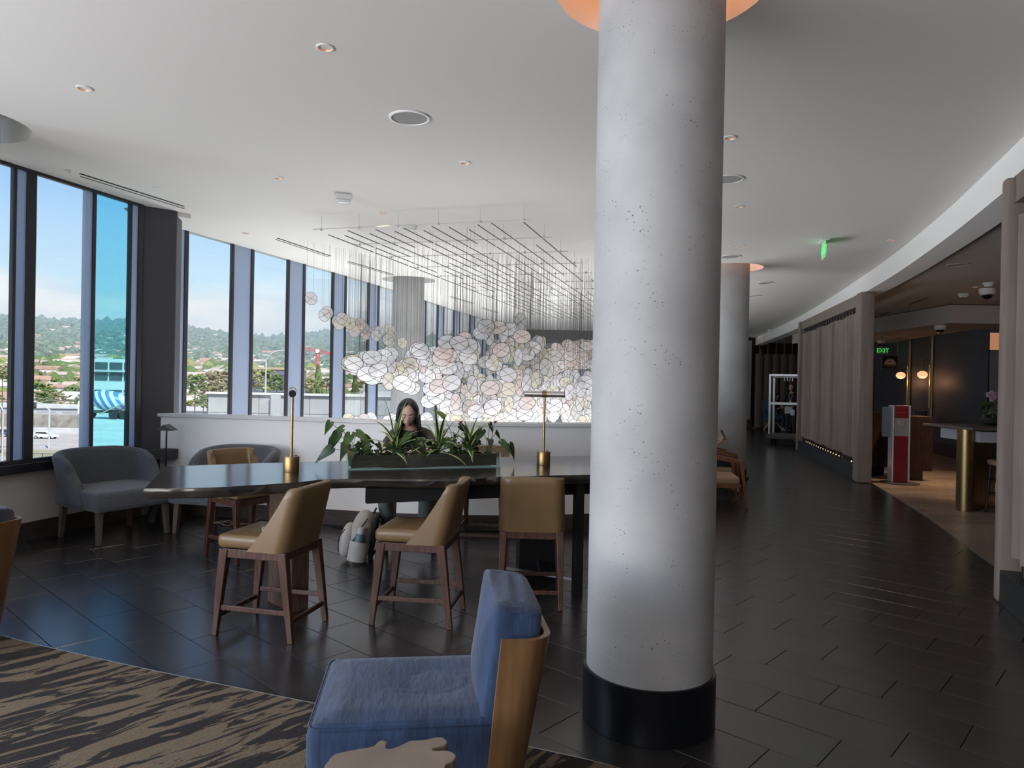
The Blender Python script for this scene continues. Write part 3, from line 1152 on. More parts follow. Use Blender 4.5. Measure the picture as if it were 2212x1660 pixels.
# ---- brass task lamps
for (x, y), dirv, half, lb in (((-1.588, 5.165), Vector((0.30, -1.0, -0.10)), 0.16, 'brass table lamp with its steel tube pointing at the counter stools'),
                               ((0.271, 5.88), Vector((1, -0.10, 0.0)), 0.163, 'brass table lamp with its steel tube lying crosswise right of the planter')):
    t = thing('table_lamp', lb, 'lamp', (x, y, 0.9102), 0, 'brass table lamps')
    m_ = MB()
    m_.lathe([(0.055, 0), (0.056, 0.004), (0.056, 0.108), (0.054, 0.112), (0.012, 0.113), (0.012, 0.122)], 28)
    m_.build('base', BRASS, t, smooth=30)
    m_ = MB()
    m_.cyl((0, 0, 0.11), (0, 0, 0.575), 0.0095, n=12)
    m_.build('stem', BRASS, t, smooth=40)
    m_ = MB()
    m_.cyl((0.03, 0.01, 0.112), (0.03, 0.01, 0.121), 0.006, n=8)
    m_.build('switch', BLACK, t, smooth=40)
    d_ = dirv.normalized()
    c_ = Vector((0, 0, 0.585))
    m_ = MB()
    m_.cyl(c_ - d_ * half, c_ + d_ * half, 0.0255, n=20)
    h_ = m_.build('tube_head', CHROME, t, smooth=40)
    m_ = MB()
    m_.cyl(c_ + d_ * half, c_ + d_ * (half + 0.004), 0.0256, n=20)
    m_.build('end_cap', BLACKMATT, h_, smooth=40)
    m_ = MB()
    m_.cyl(c_ - d_ * 0.02, c_ + d_ * 0.02, 0.0275, n=20)
    m_.build('collar', BRASS, h_, smooth=40)

# ---- planter trough with glass guard and its plants
pa, pb = Vector((-1.215, 5.325, 0)), Vector((-0.085, 5.70, 0))
pd = (pb - pa).normalized()
pn = Vector((-pd.y, pd.x, 0))
pang = math.atan2(pd.y, pd.x)
plen = (pb - pa).length
pc = (pa + pb) / 2 + pn * 0.10
t = thing('planter', 'long dark wooden planter trough inside a low glass guard', 'planter', (pc.x, pc.y, 0.9102), pang)
m_ = MB()
for sy_ in (-1, 1):
    m_.box((0, sy_ * 0.082, 0.058), (plen - 0.05, 0.016, 0.092))
for sx_ in (-1, 1):
    m_.box((sx_ * (plen / 2 - 0.033), 0, 0.058), (0.016, 0.148, 0.092))
m_.box((0, 0, 0.02), (plen - 0.08, 0.148, 0.016))
m_.build('trough', mat('trough_wood', (0.030, 0.024, 0.018), 0.55, var=0.4, vscale=9, stretch=(1, 6, 9)), t, smooth=0, bevel=0.003)
m_ = MB()
m_.box((0, 0, 0.078), (plen - 0.07, 0.146, 0.03))
m_.build('soil', mat('soil', (0.02, 0.014, 0.01), 0.95, bump=0.6, bscale=120), t, smooth=0)
GUARD = glass('guard_glass', (0.95, 0.985, 0.975), 0.06)
EDGE = mat('glass_edge', (0.45, 0.72, 0.66), 0.15, trans=0.6)
for sy_ in (-1, 1):
    m_ = MB()
    m_.box((0, sy_ * 0.102, 0.056), (plen, 0.006, 0.112))
    m_.build('glass_panel', GUARD, t, smooth=0)
for sx_ in (-1, 1):
    m_ = MB()
    m_.box((sx_ * plen / 2, 0, 0.056), (0.006, 0.198, 0.112))
    m_.build('glass_panel', GUARD, t, smooth=0)
m_ = MB()
m_.box((0, -0.104, 0.003), (plen, 0.006, 0.006))
for sx_ in (-1, 1):
    m_.box((sx_ * (plen / 2 - 0.002), -0.104, 0.056), (0.008, 0.008, 0.112))
m_.build('glass_edge', EDGE, t, smooth=0)

LEAF_D = mat('leaf_dark', (0.018, 0.045, 0.012), 0.38, var=0.3, vscale=20)
LEAF_M = mat('leaf_mid', (0.045, 0.095, 0.022), 0.38, var=0.3, vscale=14)
LEAF_L = mat('leaf_cream', (0.40, 0.46, 0.18), 0.40)
LEAF_Y = mat('leaf_yellowgreen', (0.16, 0.20, 0.03), 0.4, var=0.2, vscale=14)
STEM = mat('stem_green', (0.04, 0.06, 0.02), 0.5)
SPATHE = mat('red_spathe', (0.28, 0.03, 0.02), 0.35)


def strap_leaf(L, w, az, el, droop, name, parent, mats, rng, base=(0, 0, 0)):
    m_ = MB()
    k = 8
    p = Vector(base)
    d = Vector((math.cos(az) * math.cos(el), math.sin(az) * math.cos(el), math.sin(el)))
    side = Vector((-math.sin(az), math.cos(az), 0))
    pts = []
    for i in range(k + 1):
        pts.append((p.copy(), d.copy()))
        p = p + d * (L / k)
        d = (d + Vector((0, 0, -droop / k))).normalized()
    cols = [-1, -0.55, 0, 0.55, 1]
    vv, ff, mi = [], [], []
    for i, (q, dd) in enumerate(pts):
        s = i / k
        ww = w * (0.45 + 0.55 * math.sin(PI * min(1, s * 1.1 + 0.12))) * (1 - s ** 4)
        nrm = side.cross(dd)
        for c in cols:
            vv.append(q + side * (c * ww) + nrm * (-abs(c) * ww * 0.35) * -1)
    for i in range(k):
        for c in range(4):
            a = i * 5 + c
            ff.append((a, a + 1, a + 6, a + 5))
            mi.append(1 if c in (0, 3) else 0)
    m_.v, m_.f, m_.mi = vv, ff, mi
    return m_.build(name, mats, parent, smooth=180)


def heart_leaf(pos, az, pitch, size, parent, m, name='leaf'):
    """heart-shaped blade: tip points along az and dips by pitch; the face is turned up and towards the lounge"""
    m_ = MB()
    d = Vector((math.cos(az) * math.cos(pitch), math.sin(az) * math.cos(pitch), -math.sin(pitch)))
    nrm = Vector((0.15, -0.75, 0.65))
    nrm = (nrm - d * nrm.dot(d))
    nrm = nrm.normalized() if nrm.length > 0.2 else (Vector((0, 0, 1)) - d * d.z).normalized()
    sd = nrm.cross(d)
    m_.M = Matrix.Translation(pos) @ Matrix(((d.x, sd.x, nrm.x, 0), (d.y, sd.y, nrm.y, 0), (d.z, sd.z, nrm.z, 0), (0, 0, 0, 1)))
    prof = [(-0.20, 0.17), (-0.12, 0.29), (0.05, 0.33), (0.3, 0.29), (0.6, 0.20), (0.95, 0.09), (1.3, 0.0)]
    vv, ff = [], []
    for x, w in prof:
        for c in (-1, -0.5, 0, 0.5, 1):
            xx = x if c else (x if x > -0.1 else 0.0)
            vv.append((xx * size, c * w * size, (abs(c) * 0.10 * w - 0.22 * x * x) * size))
    for i in range(len(prof) - 1):
        for c in range(4):
            a = i * 5 + c
            ff.append((a, a + 1, a + 6, a + 5))
    m_.add(vv, ff)
    return m_.build(name, m, parent, smooth=180)


def plant_at(s, n_, z=0.095):
    return pc + pd * (s * plen) + pn * n_ + Vector((0, 0, 0.9102 + z))


for i, (s, lb, k, sc0) in enumerate(((-0.19, 'striped green and cream dracaena at the left of the planter', 17, 1.0), (0.10, 'striped green and cream dracaena in the middle of the planter before the woman', 19, 0.95), (0.305, 'striped green and cream dracaena at the right of the planter', 15, 0.92))):
    rng = random.Random(20 + i)
    t = thing('dracaena', lb, 'plant', plant_at(s, 0.0), rng.random(), 'dracaenas in the planter')
    m_ = MB()
    m_.tube([(0, 0, -0.02), (0, 0, 0.05), (0.005, 0, 0.11)], [0.010, 0.009, 0.006], 8)
    m_.build('stem', STEM, t)
    for j in range(k):
        el = math.radians(80 - 75 * (j / k) + rng.uniform(-8, 8))
        strap_leaf(rng.uniform(0.26, 0.38) * sc0, rng.uniform(0.016, 0.024), j * 2.4 + rng.uniform(-.3, .3), el, rng.uniform(0.8, 2.1), 'leaf', t, [LEAF_D if j % 3 else LEAF_M, LEAF_L], rng, (0, 0, 0.10 - 0.09 * j / k))
AN = [(-0.46, 'large-leaved anthurium spilling over the left end of the planter', 9, 0.105, [(-0.17, 0.05, 0.25), (-0.12, -0.02, 0.17), (-0.17, -0.06, 0.06), (-0.08, 0.05, 0.20), (-0.03, -0.05, 0.16), (-0.15, 0.0, 0.12), (-0.02, -0.08, 0.06), (0.06, 0.0, 0.10), (0.02, -0.04, 0.18), (-0.06, -0.07, 0.09), (0.09, 0.03, 0.14)], 0),
      (-0.06, 'dark-leaved anthurium with one hanging leaf left of the middle dracaena', 9, 0.10, [(-0.06, -0.05, 0.16), (0.02, -0.08, 0.12), (0.10, 0.02, 0.10), (-0.12, 0.02, 0.08), (0.0, 0.03, 0.14), (0.14, -0.03, 0.07)], 0),
      (0.20, 'anthurium with upright pale leaf and small red flower behind the dracaenas', 9, 0.10, [(-0.08, 0.02, 0.30), (0.06, 0.02, 0.22), (0.10, -0.05, 0.14), (-0.04, -0.06, 0.12), (0.02, 0.05, 0.16), (0.16, -0.02, 0.08)], 1),
      (0.44, 'glossy anthurium with a red flower at the right end of the planter', 9, 0.092, [(0.02, 0.02, 0.24), (-0.06, -0.03, 0.19), (0.08, 0.03, 0.17), (0.10, -0.06, 0.10), (-0.08, 0.02, 0.10), (0.19, 0.0, 0.07), (0.0, -0.06, 0.12)], 1)]
for i, (s, lb, k, sz, leaves, red) in enumerate(AN):
    rng = random.Random(40 + i)
    t = thing('anthurium', lb, 'plant', plant_at(s, 0.01), pang, 'anthuriums in the planter')
    for j, (dx, dy, dz) in enumerate(leaves):
        tip = Vector((dx, dy, dz))
        m_ = MB()
        m_.tube([(0, 0, -0.02), (dx * 0.25, dy * 0.25, dz * 0.6), tip], 0.0022, 5)
        pet = m_.build('petiole', STEM, t)
        az = math.atan2(dy, dx) + rng.uniform(-0.5, 0.5)
        heart_leaf(tip, az, rng.uniform(0.35, 1.25) if not (i == 2 and j == 0) else -0.7, sz * rng.uniform(0.85, 1.25), t, [LEAF_M, LEAF_D, LEAF_D, LEAF_M][j % 4] if not (i == 2 and j == 0) else LEAF_Y)
    if red:
        m_ = MB()
        m_.tube([(0, 0, 0), (0.03, -0.02, 0.15), (0.05, -0.02, 0.255)], 0.002, 5)
        m_.build('flower_stalk', STEM, t)
        sp = heart_leaf(Vector((0.05, -0.02, 0.255)), rng.uniform(0, 1), -0.5, 0.034, t, SPATHE, 'spathe')
        sp['label'] = 'small red flower spathe'
# low filler foliage between the tall plants
for i, (s, lb) in enumerate(((-0.33, 'low dark bushy foliage left in the planter'), (-0.10, 'low dark bushy foliage with a yellowing leaf in the planter'), (0.22, 'low dark bushy foliage right of the middle of the planter'))):
    rng = random.Random(60 + i)
    t = thing('foliage_plant', lb, 'plant', plant_at(s, -0.01, 0.088), pang)
    for j in range(40):
        a = rng.uniform(0, 2 * PI)
        r_ = rng.uniform(0.02, 0.12)
        p = Vector((r_ * math.cos(a) * 1.4, r_ * math.sin(a) * 0.7, rng.uniform(0.015, 0.13)))
        heart_leaf(p, a, rng.uniform(0, 0.8), rng.uniform(0.045, 0.07), t, LEAF_Y if (i == 1 and j == 0) else (LEAF_D if j % 4 else LEAF_M))
    m_ = MB()
    for j in range(6):
        m_.tube([(0, 0, -0.02), (rng.uniform(-.08, .08), rng.uniform(-.04, .04), 0.05)], 0.003, 5)
    m_.build('stems', STEM, t)

# ---- grey tub armchairs
def make_tub(label):
    t = thing('tub_armchair', label, 'armchair', group='grey tub armchairs')
    m_ = MB()
    m_.rbox((0, 0.04, 0.40), (0.80, 0.74, 0.19), 0.045, 3, 0.02)
    m_.build('seat', GREYFAB, t, smooth=60)
    m_ = MB()
    path = lambda l: upath(0.415 + 0.055 * l, -0.34 - 0.10 * l, 0.20 - 0.22 * l, 0.26, 8, 10, 8)
    ushell(m_, path, 0.36, lambda s: 0.66 + 0.15 * math.sin(PI * s) ** 0.7, 0.10, 7, 0.8)
    m_.build('backrest', GREYFAB, t, smooth=70)
    m_ = MB()
    m_.box((0, 0.02, 0.315), (0.62, 0.56, 0.03))
    m_.build('underframe', BLACKMATT, t, smooth=0)
    for sx_ in (-1, 1):
        for sy_ in (-1, 1):
            m_ = MB()
            m_.bar((sx_ * 0.345, 0.02 + sy_ * 0.32, 0), (sx_ * 0.33, 0.02 + sy_ * 0.30, 0.315), 0.038, 0.038, (0, 1, 0), 0.058, 0.058)
            m_.build('leg', mat('taupe_leg', (0.10, 0.075, 0.06), 0.5), t, smooth=0, bevel=0.004)
    return t


tub = make_tub('grey upholstered tub armchair beneath the teal window pane')
tub.location = (-3.92, 7.06, 0)
tub.rotation_euler = (0, 0, face(0.86, -0.50))
tub2 = copy_tree(tub)
tub2['label'] = 'grey upholstered tub armchair against the curved white wall'
tub2.location = (-2.95, 7.42, 0)
tub2.rotation_euler = (0, 0, face(-0.22, -1.0))

# ---- black stump side table with small black lamp, and a coiled cord
t = thing('side_table', 'black sculpted stump side table between the grey armchairs', 'table', (-3.76, 7.80, 0))
rng = random.Random(5)
m_ = MB()
m_.grid(lambda u, v: Vector(((0.15 + 0.035 * math.cos(2 * PI * u * 5) + 0.03 * math.cos(PI * v * 2)) * math.cos(2 * PI * u), (0.15 + 0.035 * math.cos(2 * PI * u * 5) + 0.03 * math.cos(PI * v * 2)) * math.sin(2 * PI * u), 0.40 * v)), 40, 8, cu=True)
m_.build('stump_base', mat('stump_black', (0.012, 0.011, 0.011), 0.5, bump=0.5, bscale=25), t, smooth=50)
m_ = MB()
m_.lathe([(0.0, 0.40), (0.20, 0.40), (0.205, 0.415), (0.20, 0.43), (0.0, 0.43)], 32, cap=False)
m_.build('top', BLACK, t, smooth=35)
t = thing('desk_lamp', 'small black lamp with a gabled roof-like shade by the dark pier', 'lamp', (-3.78, 7.82, 0.4303))
m_ = MB()
m_.lathe([(0.0, 0.0), (0.06, 0.0), (0.06, 0.012), (0.0, 0.014)], 24, cap=False)
m_.build('base', BLACK, t)
m_ = MB()
m_.cyl((0, 0, 0.01), (0, 0, 0.56), 0.009, n=10)
m_.build('pole', BLACK, t)
m_ = MB()
for sx_ in (-1, 1):
    m_.bar((0, -0.07, 0.615), (sx_ * 0.085, -0.07, 0.555), 0.004, 0.006, (0, 1, 0))
    m_.hexa([(0, -0.07, 0.615), (sx_ * 0.09, -0.07, 0.555), (sx_ * 0.09, 0.07, 0.555), (0, 0.07, 0.615)][::sx_], [(0, -0.07, 0.620), (sx_ * 0.09, -0.07, 0.560), (sx_ * 0.09, 0.07, 0.560), (0, 0.07, 0.620)][::sx_])
m_.add([(-0.085, -0.07, 0.555), (0.085, -0.07, 0.555), (0, -0.07, 0.615)], [(0, 1, 2)])
m_.build('lamp_shade', BLACK, t, smooth=0)
pts = []
for i in range(60):
    a = i * 0.42
    pts.append((-3.13 + 0.10 * math.sin(a * 0.5) * math.cos(a) + i * 0.0035, 7.62 + 0.07 * math.sin(a), 0.008 + 0.012 * (1 + math.sin(a * 1.7))))
pts += [(-2.86, 7.60, 0.012), (-2.78, 7.68, 0.02), (-2.72, 7.78, 0.05)]
m_ = MB()
m_.tube(catmull(pts, 3), 0.0045, 6)
tag(m_.build('power_cord', mat('cord_tan', (0.30, 0.20, 0.14), 0.5)), 'tan coiled power cord lying on the floor by the curved wall', 'cord')

# ---- blue lounge chair with bent-ply shell, and a second one at the window side
def make_lounge(label, fab):
    t = thing('lounge_chair', label, 'lounge chair', group='ply-shell lounge chairs')
    m_ = MB()

    def seatf(u, v):
        return None
    # seat cushion: dense rounded block with a sat-in dip
    m_.rbox((0, 0.085, 0.335), (0.62, 0.70, 0.21), 0.05, 4, 0.0)
    o = m_.build('seat_cushion', fab, t, smooth=60)
    o.data.update()
    bm = bmesh.new()
    bm.from_mesh(o.data)
    bmesh.ops.delete(bm, geom=[f for f in bm.faces if len(f.verts) == 3], context='FACES_ONLY')
    bmesh.ops.delete(bm, geom=[v for v in bm.verts if not v.link_faces], context='VERTS')
    be_ = [e_ for e_ in bm.edges if e_.is_boundary]
    bmesh.ops.holes_fill(bm, edges=be_, sides=0)
    bm.to_mesh(o.data)
    bm.free()
    # pillowy top
    m2 = MB()
    NX, NY = 40, 44
    rr = random.Random(11)

    def top(u, v):
        x, y = (u - 0.5) * 0.56, (v - 0.5) * 0.64
        e2 = min(1, (0.5 - abs(u - 0.5)) * 9) * min(1, (0.5 - abs(v - 0.5)) * 9)
        dip = -0.020 * math.exp(-(((x - 0.02) / 0.15) ** 2 + ((y + 0.08) / 0.14) ** 2))
        r_ = math.hypot(x - 0.02, y + 0.10 - min(0.20, max(0.0, y + 0.10)))
        wr = 0.0055 * math.sin(r_ * 120 - 2) * math.exp(-((r_ - 0.075) / 0.035) ** 2) * max(0, 1 - max(0, y + 0.06) / 0.22) * (1 if x < 0.05 else 0.35)
        wr += 0.0016 * math.sin(y * 20 + x * 130 + 2 * math.sin(y * 15)) * max(0, 0.6 - v)
        return Vector((x, 0.085 + y, 0.4405 + e2 * (0.016 + dip + wr) - 0.004))
    m2.grid(top, NX, NY)
    p_ = m2.build('cushion_top', fab, o, smooth=180)
    m_ = MB()
    seam = []
    for a_, b_, a0_ in ((1, 1, 0.0), (-1, 1, 0.5), (-1, -1, 1.0), (1, -1, 1.5)):
        for k_ in range(6):
            an = (a0_ + 0.1 * k_) * PI
            seam.append((a_ * 0.255 + 0.048 * math.cos(an), 0.085 + b_ * 0.295 + 0.048 * math.sin(an), 0.425))
    seam.append(seam[0])
    m_.tube(seam, 0.0035, 6)
    m_.build('piping', fab, o, smooth=60)
    # back cushion, leaning, boxy with ruched cover
    lean = Matrix.Rotation(math.radians(8), 4, 'X')
    m_ = MB()
    m_.M = Matrix.Translation((0, -0.225, 0.40)) @ lean

    def cush(u, v):
        a = 2 * PI * u
        # superellipse cross-section in x (width) / z (height); v across the thickness
        ex = 0.22
        cx2, sx2 = math.cos(a), math.sin(a)
        X = math.copysign(abs(cx2) ** ex, cx2)
        Z = math.copysign(abs(sx2) ** ex, sx2)
        tt = v * 2 - 1
        k_ = (1 - abs(tt) ** 5) ** 0.35 if abs(tt) < 1 else 0
        k_ = 0.80 + 0.20 * k_ if 0.02 < v < 0.98 else 0.0
        bulge = 0.085 + 0.018 * (1 - X * X * 0.6) if 0.02 < v < 0.98 else 0.10
        wr = 0.0035 * math.sin(X * 70 + 5 * math.sin(tt * 3 + X * 6)) * (1 if Z > 0.6 else 0.35)
        return Vector((X * 0.285 * k_, tt * bulge, 0.185 + Z * (0.225 + wr) * k_))
    m_.grid(cush, 72, 16, cu=True)
    b_ = m_.build('back_cushion', fab, t, smooth=80)
    # ply shell
    m_ = MB()
    path = lambda l: upath(0.305 + 0.035 * l, -0.27 - 0.12 * l, -0.15 - 0.06 * l, 0.09, 6, 8, 8)
    ushell(m_, path, 0.0, lambda s: 0.72, 0.022, 6, 0.1)
    m_.build('shell', SHELLWOOD, t, smooth=40)
    m_ = MB()
    m_.box((0, 0.12, 0.215), (0.58, 0.66, 0.06))
    m_.build('seat_base', BLACKMATT, t, smooth=0)
    for sx_ in (-1, 1):
        m_ = MB()
        m_.bar((sx_ * 0.25, 0.42, 0), (sx_ * 0.25, 0.40, 0.19), 0.03, 0.03, (0, 1, 0), 0.045, 0.045)
        m_.build('leg', SHELLWOOD, t, smooth=0)
    return t


lounge = make_lounge('blue velvet lounge chair with bent-ply shell beside the concrete column', BLUEFAB)
lounge.location = (-0.268, 2.70, 0.005)
lounge.rotation_euler = (0, 0, math.radians(97))
l2 = copy_tree(lounge)
l2['label'] = 'ply-shell lounge chair with dark cushion near the window side of the carpet'
l2.location = (-3.33, 4.02, 0.005)
l2.rotation_euler = (0, 0, math.radians(80))
for ch in l2.children:
    if 'cushion' in ch.name:
        ch.data = ch.data.copy()
        ch.data.materials[0] = NAVYFAB
        for g in ch.children:
            g.data = g.data.copy()
            g.data.materials[0] = NAVYFAB

# ---- pale root-wood side table in front of the blue chair
t = thing('root_side_table', 'pale bleached root-wood side table with ragged live edge by the blue chair', 'table', (-0.35, 1.85, 0.005))
px_ = [(700, 1662), (708, 1645), (722, 1630), (745, 1624), (770, 1619), (788, 1616), (806, 1612), (816, 1603), (826, 1599), (836, 1604), (834, 1616), (846, 1617), (866, 1610), (884, 1601), (905, 1599), (925, 1597), (940, 1593), (958, 1594), (967, 1602), (962, 1610), (946, 1614), (934, 1618), (942, 1622), (962, 1621), (978, 1625), (986, 1634), (978, 1645), (964, 1652), (962, 1668), (975, 1690), (960, 1720), (930, 1760), (880, 1790), (800, 1800), (730, 1770), (700, 1720)]
ol = [onz(a, b, 0.48) for a, b in px_]
ol = catmull([(p.x + 0.35, p.y - 1.85, 0) for p in ol], 3, closed=True)
ol = [(p.x, p.y) for p in reversed(ol)] if sum((ol[i - 1].x * ol[i].y - ol[i].x * ol[i - 1].y) for i in range(len(ol))) < 0 else [(p.x, p.y) for p in ol]
m_ = MB()
m_.prism(ol, 0.415, 0.475)
m_.build('top', [mat('bleached_wood', (0.24, 0.175, 0.135), 0.42, var=0.18, vscale=6, col2=(0.18, 0.13, 0.10), detail=8)], t, smooth=0, bevel=0.008, seg=3)
m_ = MB()
rng = random.Random(8)
m_.grid(lambda u, v: Vector(((0.10 + 0.02 * math.cos(2 * PI * u * 4) + 0.05 * (2 * v - 1) ** 2) * math.cos(2 * PI * u), -0.10 + (0.10 + 0.02 * math.cos(2 * PI * u * 4) + 0.05 * (2 * v - 1) ** 2) * math.sin(2 * PI * u), 0.416 * v)), 32, 8, cu=True)
m_.build('stump_base', mat('root_bark', (0.06, 0.04, 0.03), 0.7, bump=0.5, bscale=30), t, smooth=50)
# ================================================================ HANGING SCULPTURE
def film(name, col, tr=0.30):
    m = bpy.data.materials.new(name)
    m.use_nodes = True
    t = m.node_tree
    t.nodes.clear()
    o = t.nodes.new('ShaderNodeOutputMaterial')
    a = t.nodes.new('ShaderNodeBsdfTransparent')
    b = t.nodes.new('ShaderNodeBsdfTranslucent')
    b.inputs[0].default_value = (*col, 1)
    c = t.nodes.new('ShaderNodeBsdfDiffuse')
    c.inputs[0].default_value = (*col, 1)
    m1 = t.nodes.new('ShaderNodeMixShader')
    m1.inputs[0].default_value = 0.55
    m2 = t.nodes.new('ShaderNodeMixShader')
    m2.inputs[0].default_value = tr
    lk(t, b.outputs[0], m1.inputs[1])
    lk(t, c.outputs[0], m1.inputs[2])
    lk(t, m1.outputs[0], m2.inputs[1])
    lk(t, a.outputs[0], m2.inputs[2])
    lk(t, m2.outputs[0], o.inputs[0])
    return m


FILMS = [film('film_white', (0.86, 0.86, 0.88)), film('film_cream', (0.84, 0.78, 0.62)), film('film_pink', (0.86, 0.74, 0.70)), film('film_grey', (0.70, 0.70, 0.70))]
RIM = mat('bronze_rim', (0.06, 0.05, 0.04), 0.5, metal=0.5)
THREAD = mat('brown_thread', (0.16, 0.09, 0.045), 0.6)
WIRE = mat('hanging_wire', (0.16, 0.155, 0.15), 0.45, metal=0.5)


def disc_geo(mb, nseg, rimn, rim_r):
    mb.m = 0
    mb.add([(math.cos(2 * PI * j / nseg), 0, math.sin(2 * PI * j / nseg)) for j in range(nseg)], [tuple(range(nseg))])
    mb.m = 1
    mb.grid(lambda u, v: Vector(((1 + rim_r * math.cos(2 * PI * v)) * math.cos(2 * PI * u), rim_r * math.sin(2 * PI * v), (1 + rim_r * math.cos(2 * PI * v)) * math.sin(2 * PI * u))), nseg, rimn, cu=True, cv=True)
    mb.m = 2
    for a in (math.radians(33), math.radians(-33)):
        d = Vector((math.cos(a), 0, math.sin(a)))
        mb.bar(d * -0.99, d * 0.99, rim_r * 1.3, rim_r * 1.3, (0, 1, 0))
    mb.m = 0


disc_me = []
for i in range(4):
    m_ = MB()
    disc_geo(m_, 28, 4, 0.027)
    me = m_.mesh('disc')
    for q in (FILMS[i], RIM, THREAD):
        me.materials.append(q)
    disc_me.append(me)
sculpt = thing('hanging_sculpture', 'cloud of pale translucent discs hung on wires from a rod grid over the atrium', 'sculpture', (-0.2, 12.0, 0))
SL = Vector((-0.2, 12.0, 0))
rng = random.Random(77)
discs = []


def add_disc(px, py, Y, style, r=0.122, colw=(6, 1.2, 2, 1.5)):
    p = aty(px, py, Y)
    if style == 'wide':
        yaw, tilt = rng.uniform(-0.25, 0.25), rng.uniform(-0.75, -0.5)
    elif style == 'tall':
        yaw, tilt = rng.choice((-1, 1)) * rng.uniform(0.85, 1.1), rng.uniform(-0.1, 0.1)
    else:
        yaw, tilt = rng.uniform(0.35, 0.6), rng.uniform(-0.15, 0.15)
    ci = rng.choices((0, 1, 2, 3), colw)[0]
    view = math.atan2(p.x, p.y)
    roll = rng.uniform(-0.25, 0.25)
    Mx = Matrix.Translation(p - SL) @ Matrix.Rotation(-view + yaw, 4, 'Z') @ Matrix.Rotation(tilt, 4, 'X') @ Matrix.Rotation(roll, 4, 'Y') @ Matrix.Scale(r, 4)
    discs.append((r / Y, Mx, ci, p))


strand = [(672, 645), (701, 681), (708, 675), (729, 694), (738, 688), (745, 692), (756, 699), (766, 702), (772, 708), (779, 700), (786, 709), (791, 714), (781, 703), (774, 712), (811, 719), (815, 723), (818, 717), (812, 726), (841, 712), (838, 734), (842, 739), (843, 728), (869, 741), (765, 716), (790, 722), (733, 700)]
for i, (a, b) in enumerate(strand):
    Y = 8.9 + 1.6 * (a - 672) / 200 + rng.uniform(-.1, .1)
    add_disc(a, b, Y, 'turn', 0.082, (3, 3, 1, 0.3))


def lin(x, t):
    for (x0, y0), (x1, y1) in zip(t, t[1:]):
        if x0 <= x <= x1:
            return y0 + (y1 - y0) * (x - x0) / (x1 - x0)
    return t[-1][1]


up1 = [(745, 782), (790, 770), (850, 762), (880, 748), (940, 758), (1000, 765), (1060, 775), (1080, 780)]
lo1 = [(745, 790), (800, 815), (860, 838), (900, 858), (960, 880), (1060, 898), (1080, 900)]
for k in range(125):
    x = rng.uniform(752, 1070)
    y = rng.uniform(lin(x, up1), lin(x, lo1))
    add_disc(x, y, rng.uniform(9.4, 12.0), 'wide' if rng.random() < 0.85 else 'tall', 0.125)
for a, b in ((764, 785), (792, 808), (817, 800), (868, 828), (909, 760), (958, 762), (1012, 748), (992, 741), (966, 739), (905, 755)):
    add_disc(a, b, 9.3, 'wide', 0.125)
for a, b in ((1125, 695), (1050, 705), (1040, 720), (1075, 708), (1100, 712), (1088, 722), (1057, 728), (1112, 715), (1002, 733), (1028, 755), (1023, 770), (1010, 785)):
    add_disc(a, b, 9.6, 'tall' if a in (1125, 1088, 1057, 1112, 1028, 1023, 1010) else 'wide', 0.118)
for k in range(95):
    a = rng.uniform(0, 2 * PI)
    q = math.sqrt(rng.random())
    x, y = 1122 + 75 * q * math.cos(a) + 8, 768 + 55 * q * math.sin(a) + (20 if math.cos(a) > 0 else 0)
    add_disc(x, y, rng.uniform(9.4, 12.2), 'tall' if rng.random() < 0.5 else 'wide', 0.118, (5, 1.8, 1, 3))
for k in range(330):
    x = rng.uniform(975, 1285)
    y = rng.uniform(lin(x, [(975, 868), (1020, 840), (1080, 820), (1150, 812), (1200, 805), (1285, 815)]), 916)
    Y = rng.uniform(9.5, 15.5)
    add_disc(x, y, Y, 'tall' if rng.random() < 0.6 else 'wide', 0.115, (6, 1.4, 1.6, 1))
for k in range(70):
    x, y = rng.uniform(1195, 1290), rng.uniform(742, 795)
    add_disc(x, y, rng.uniform(12.5, 15.5), 'wide', 0.115, (2, 0.6, 5, 0.4))
for k in range(16):
    add_disc(rng.uniform(735, 1000), rng.uniform(905, 916), rng.uniform(9.5, 11.5), 'turn', 0.10, (3, 3, 1, 0))
discs.sort(key=lambda q: -q[0])
rest = MB()
rests = [MB() for _ in range(4)]
for i, (sz, Mx, ci, p) in enumerate(discs):
    if i < 300:
        o = bpy.data.objects.new('disc', disc_me[ci])
        C.objects.link(o)
        o.parent = sculpt
        o.matrix_local = Mx
    else:
        rests[ci].M = Mx
        disc_geo(rests[ci], 20, 3, 0.027)
allr = MB()
for ci in range(4):
    n0 = len(allr.v)
    allr.v += rests[ci].v
    allr.f += [[i + n0 for i in q] for q in rests[ci].f]
    allr.mi += [ci if q == 0 else 3 + q for q in rests[ci].mi]
o = allr.build('far_discs', FILMS + [RIM, THREAD], sculpt, smooth=0)
o['kind'] = 'stuff'
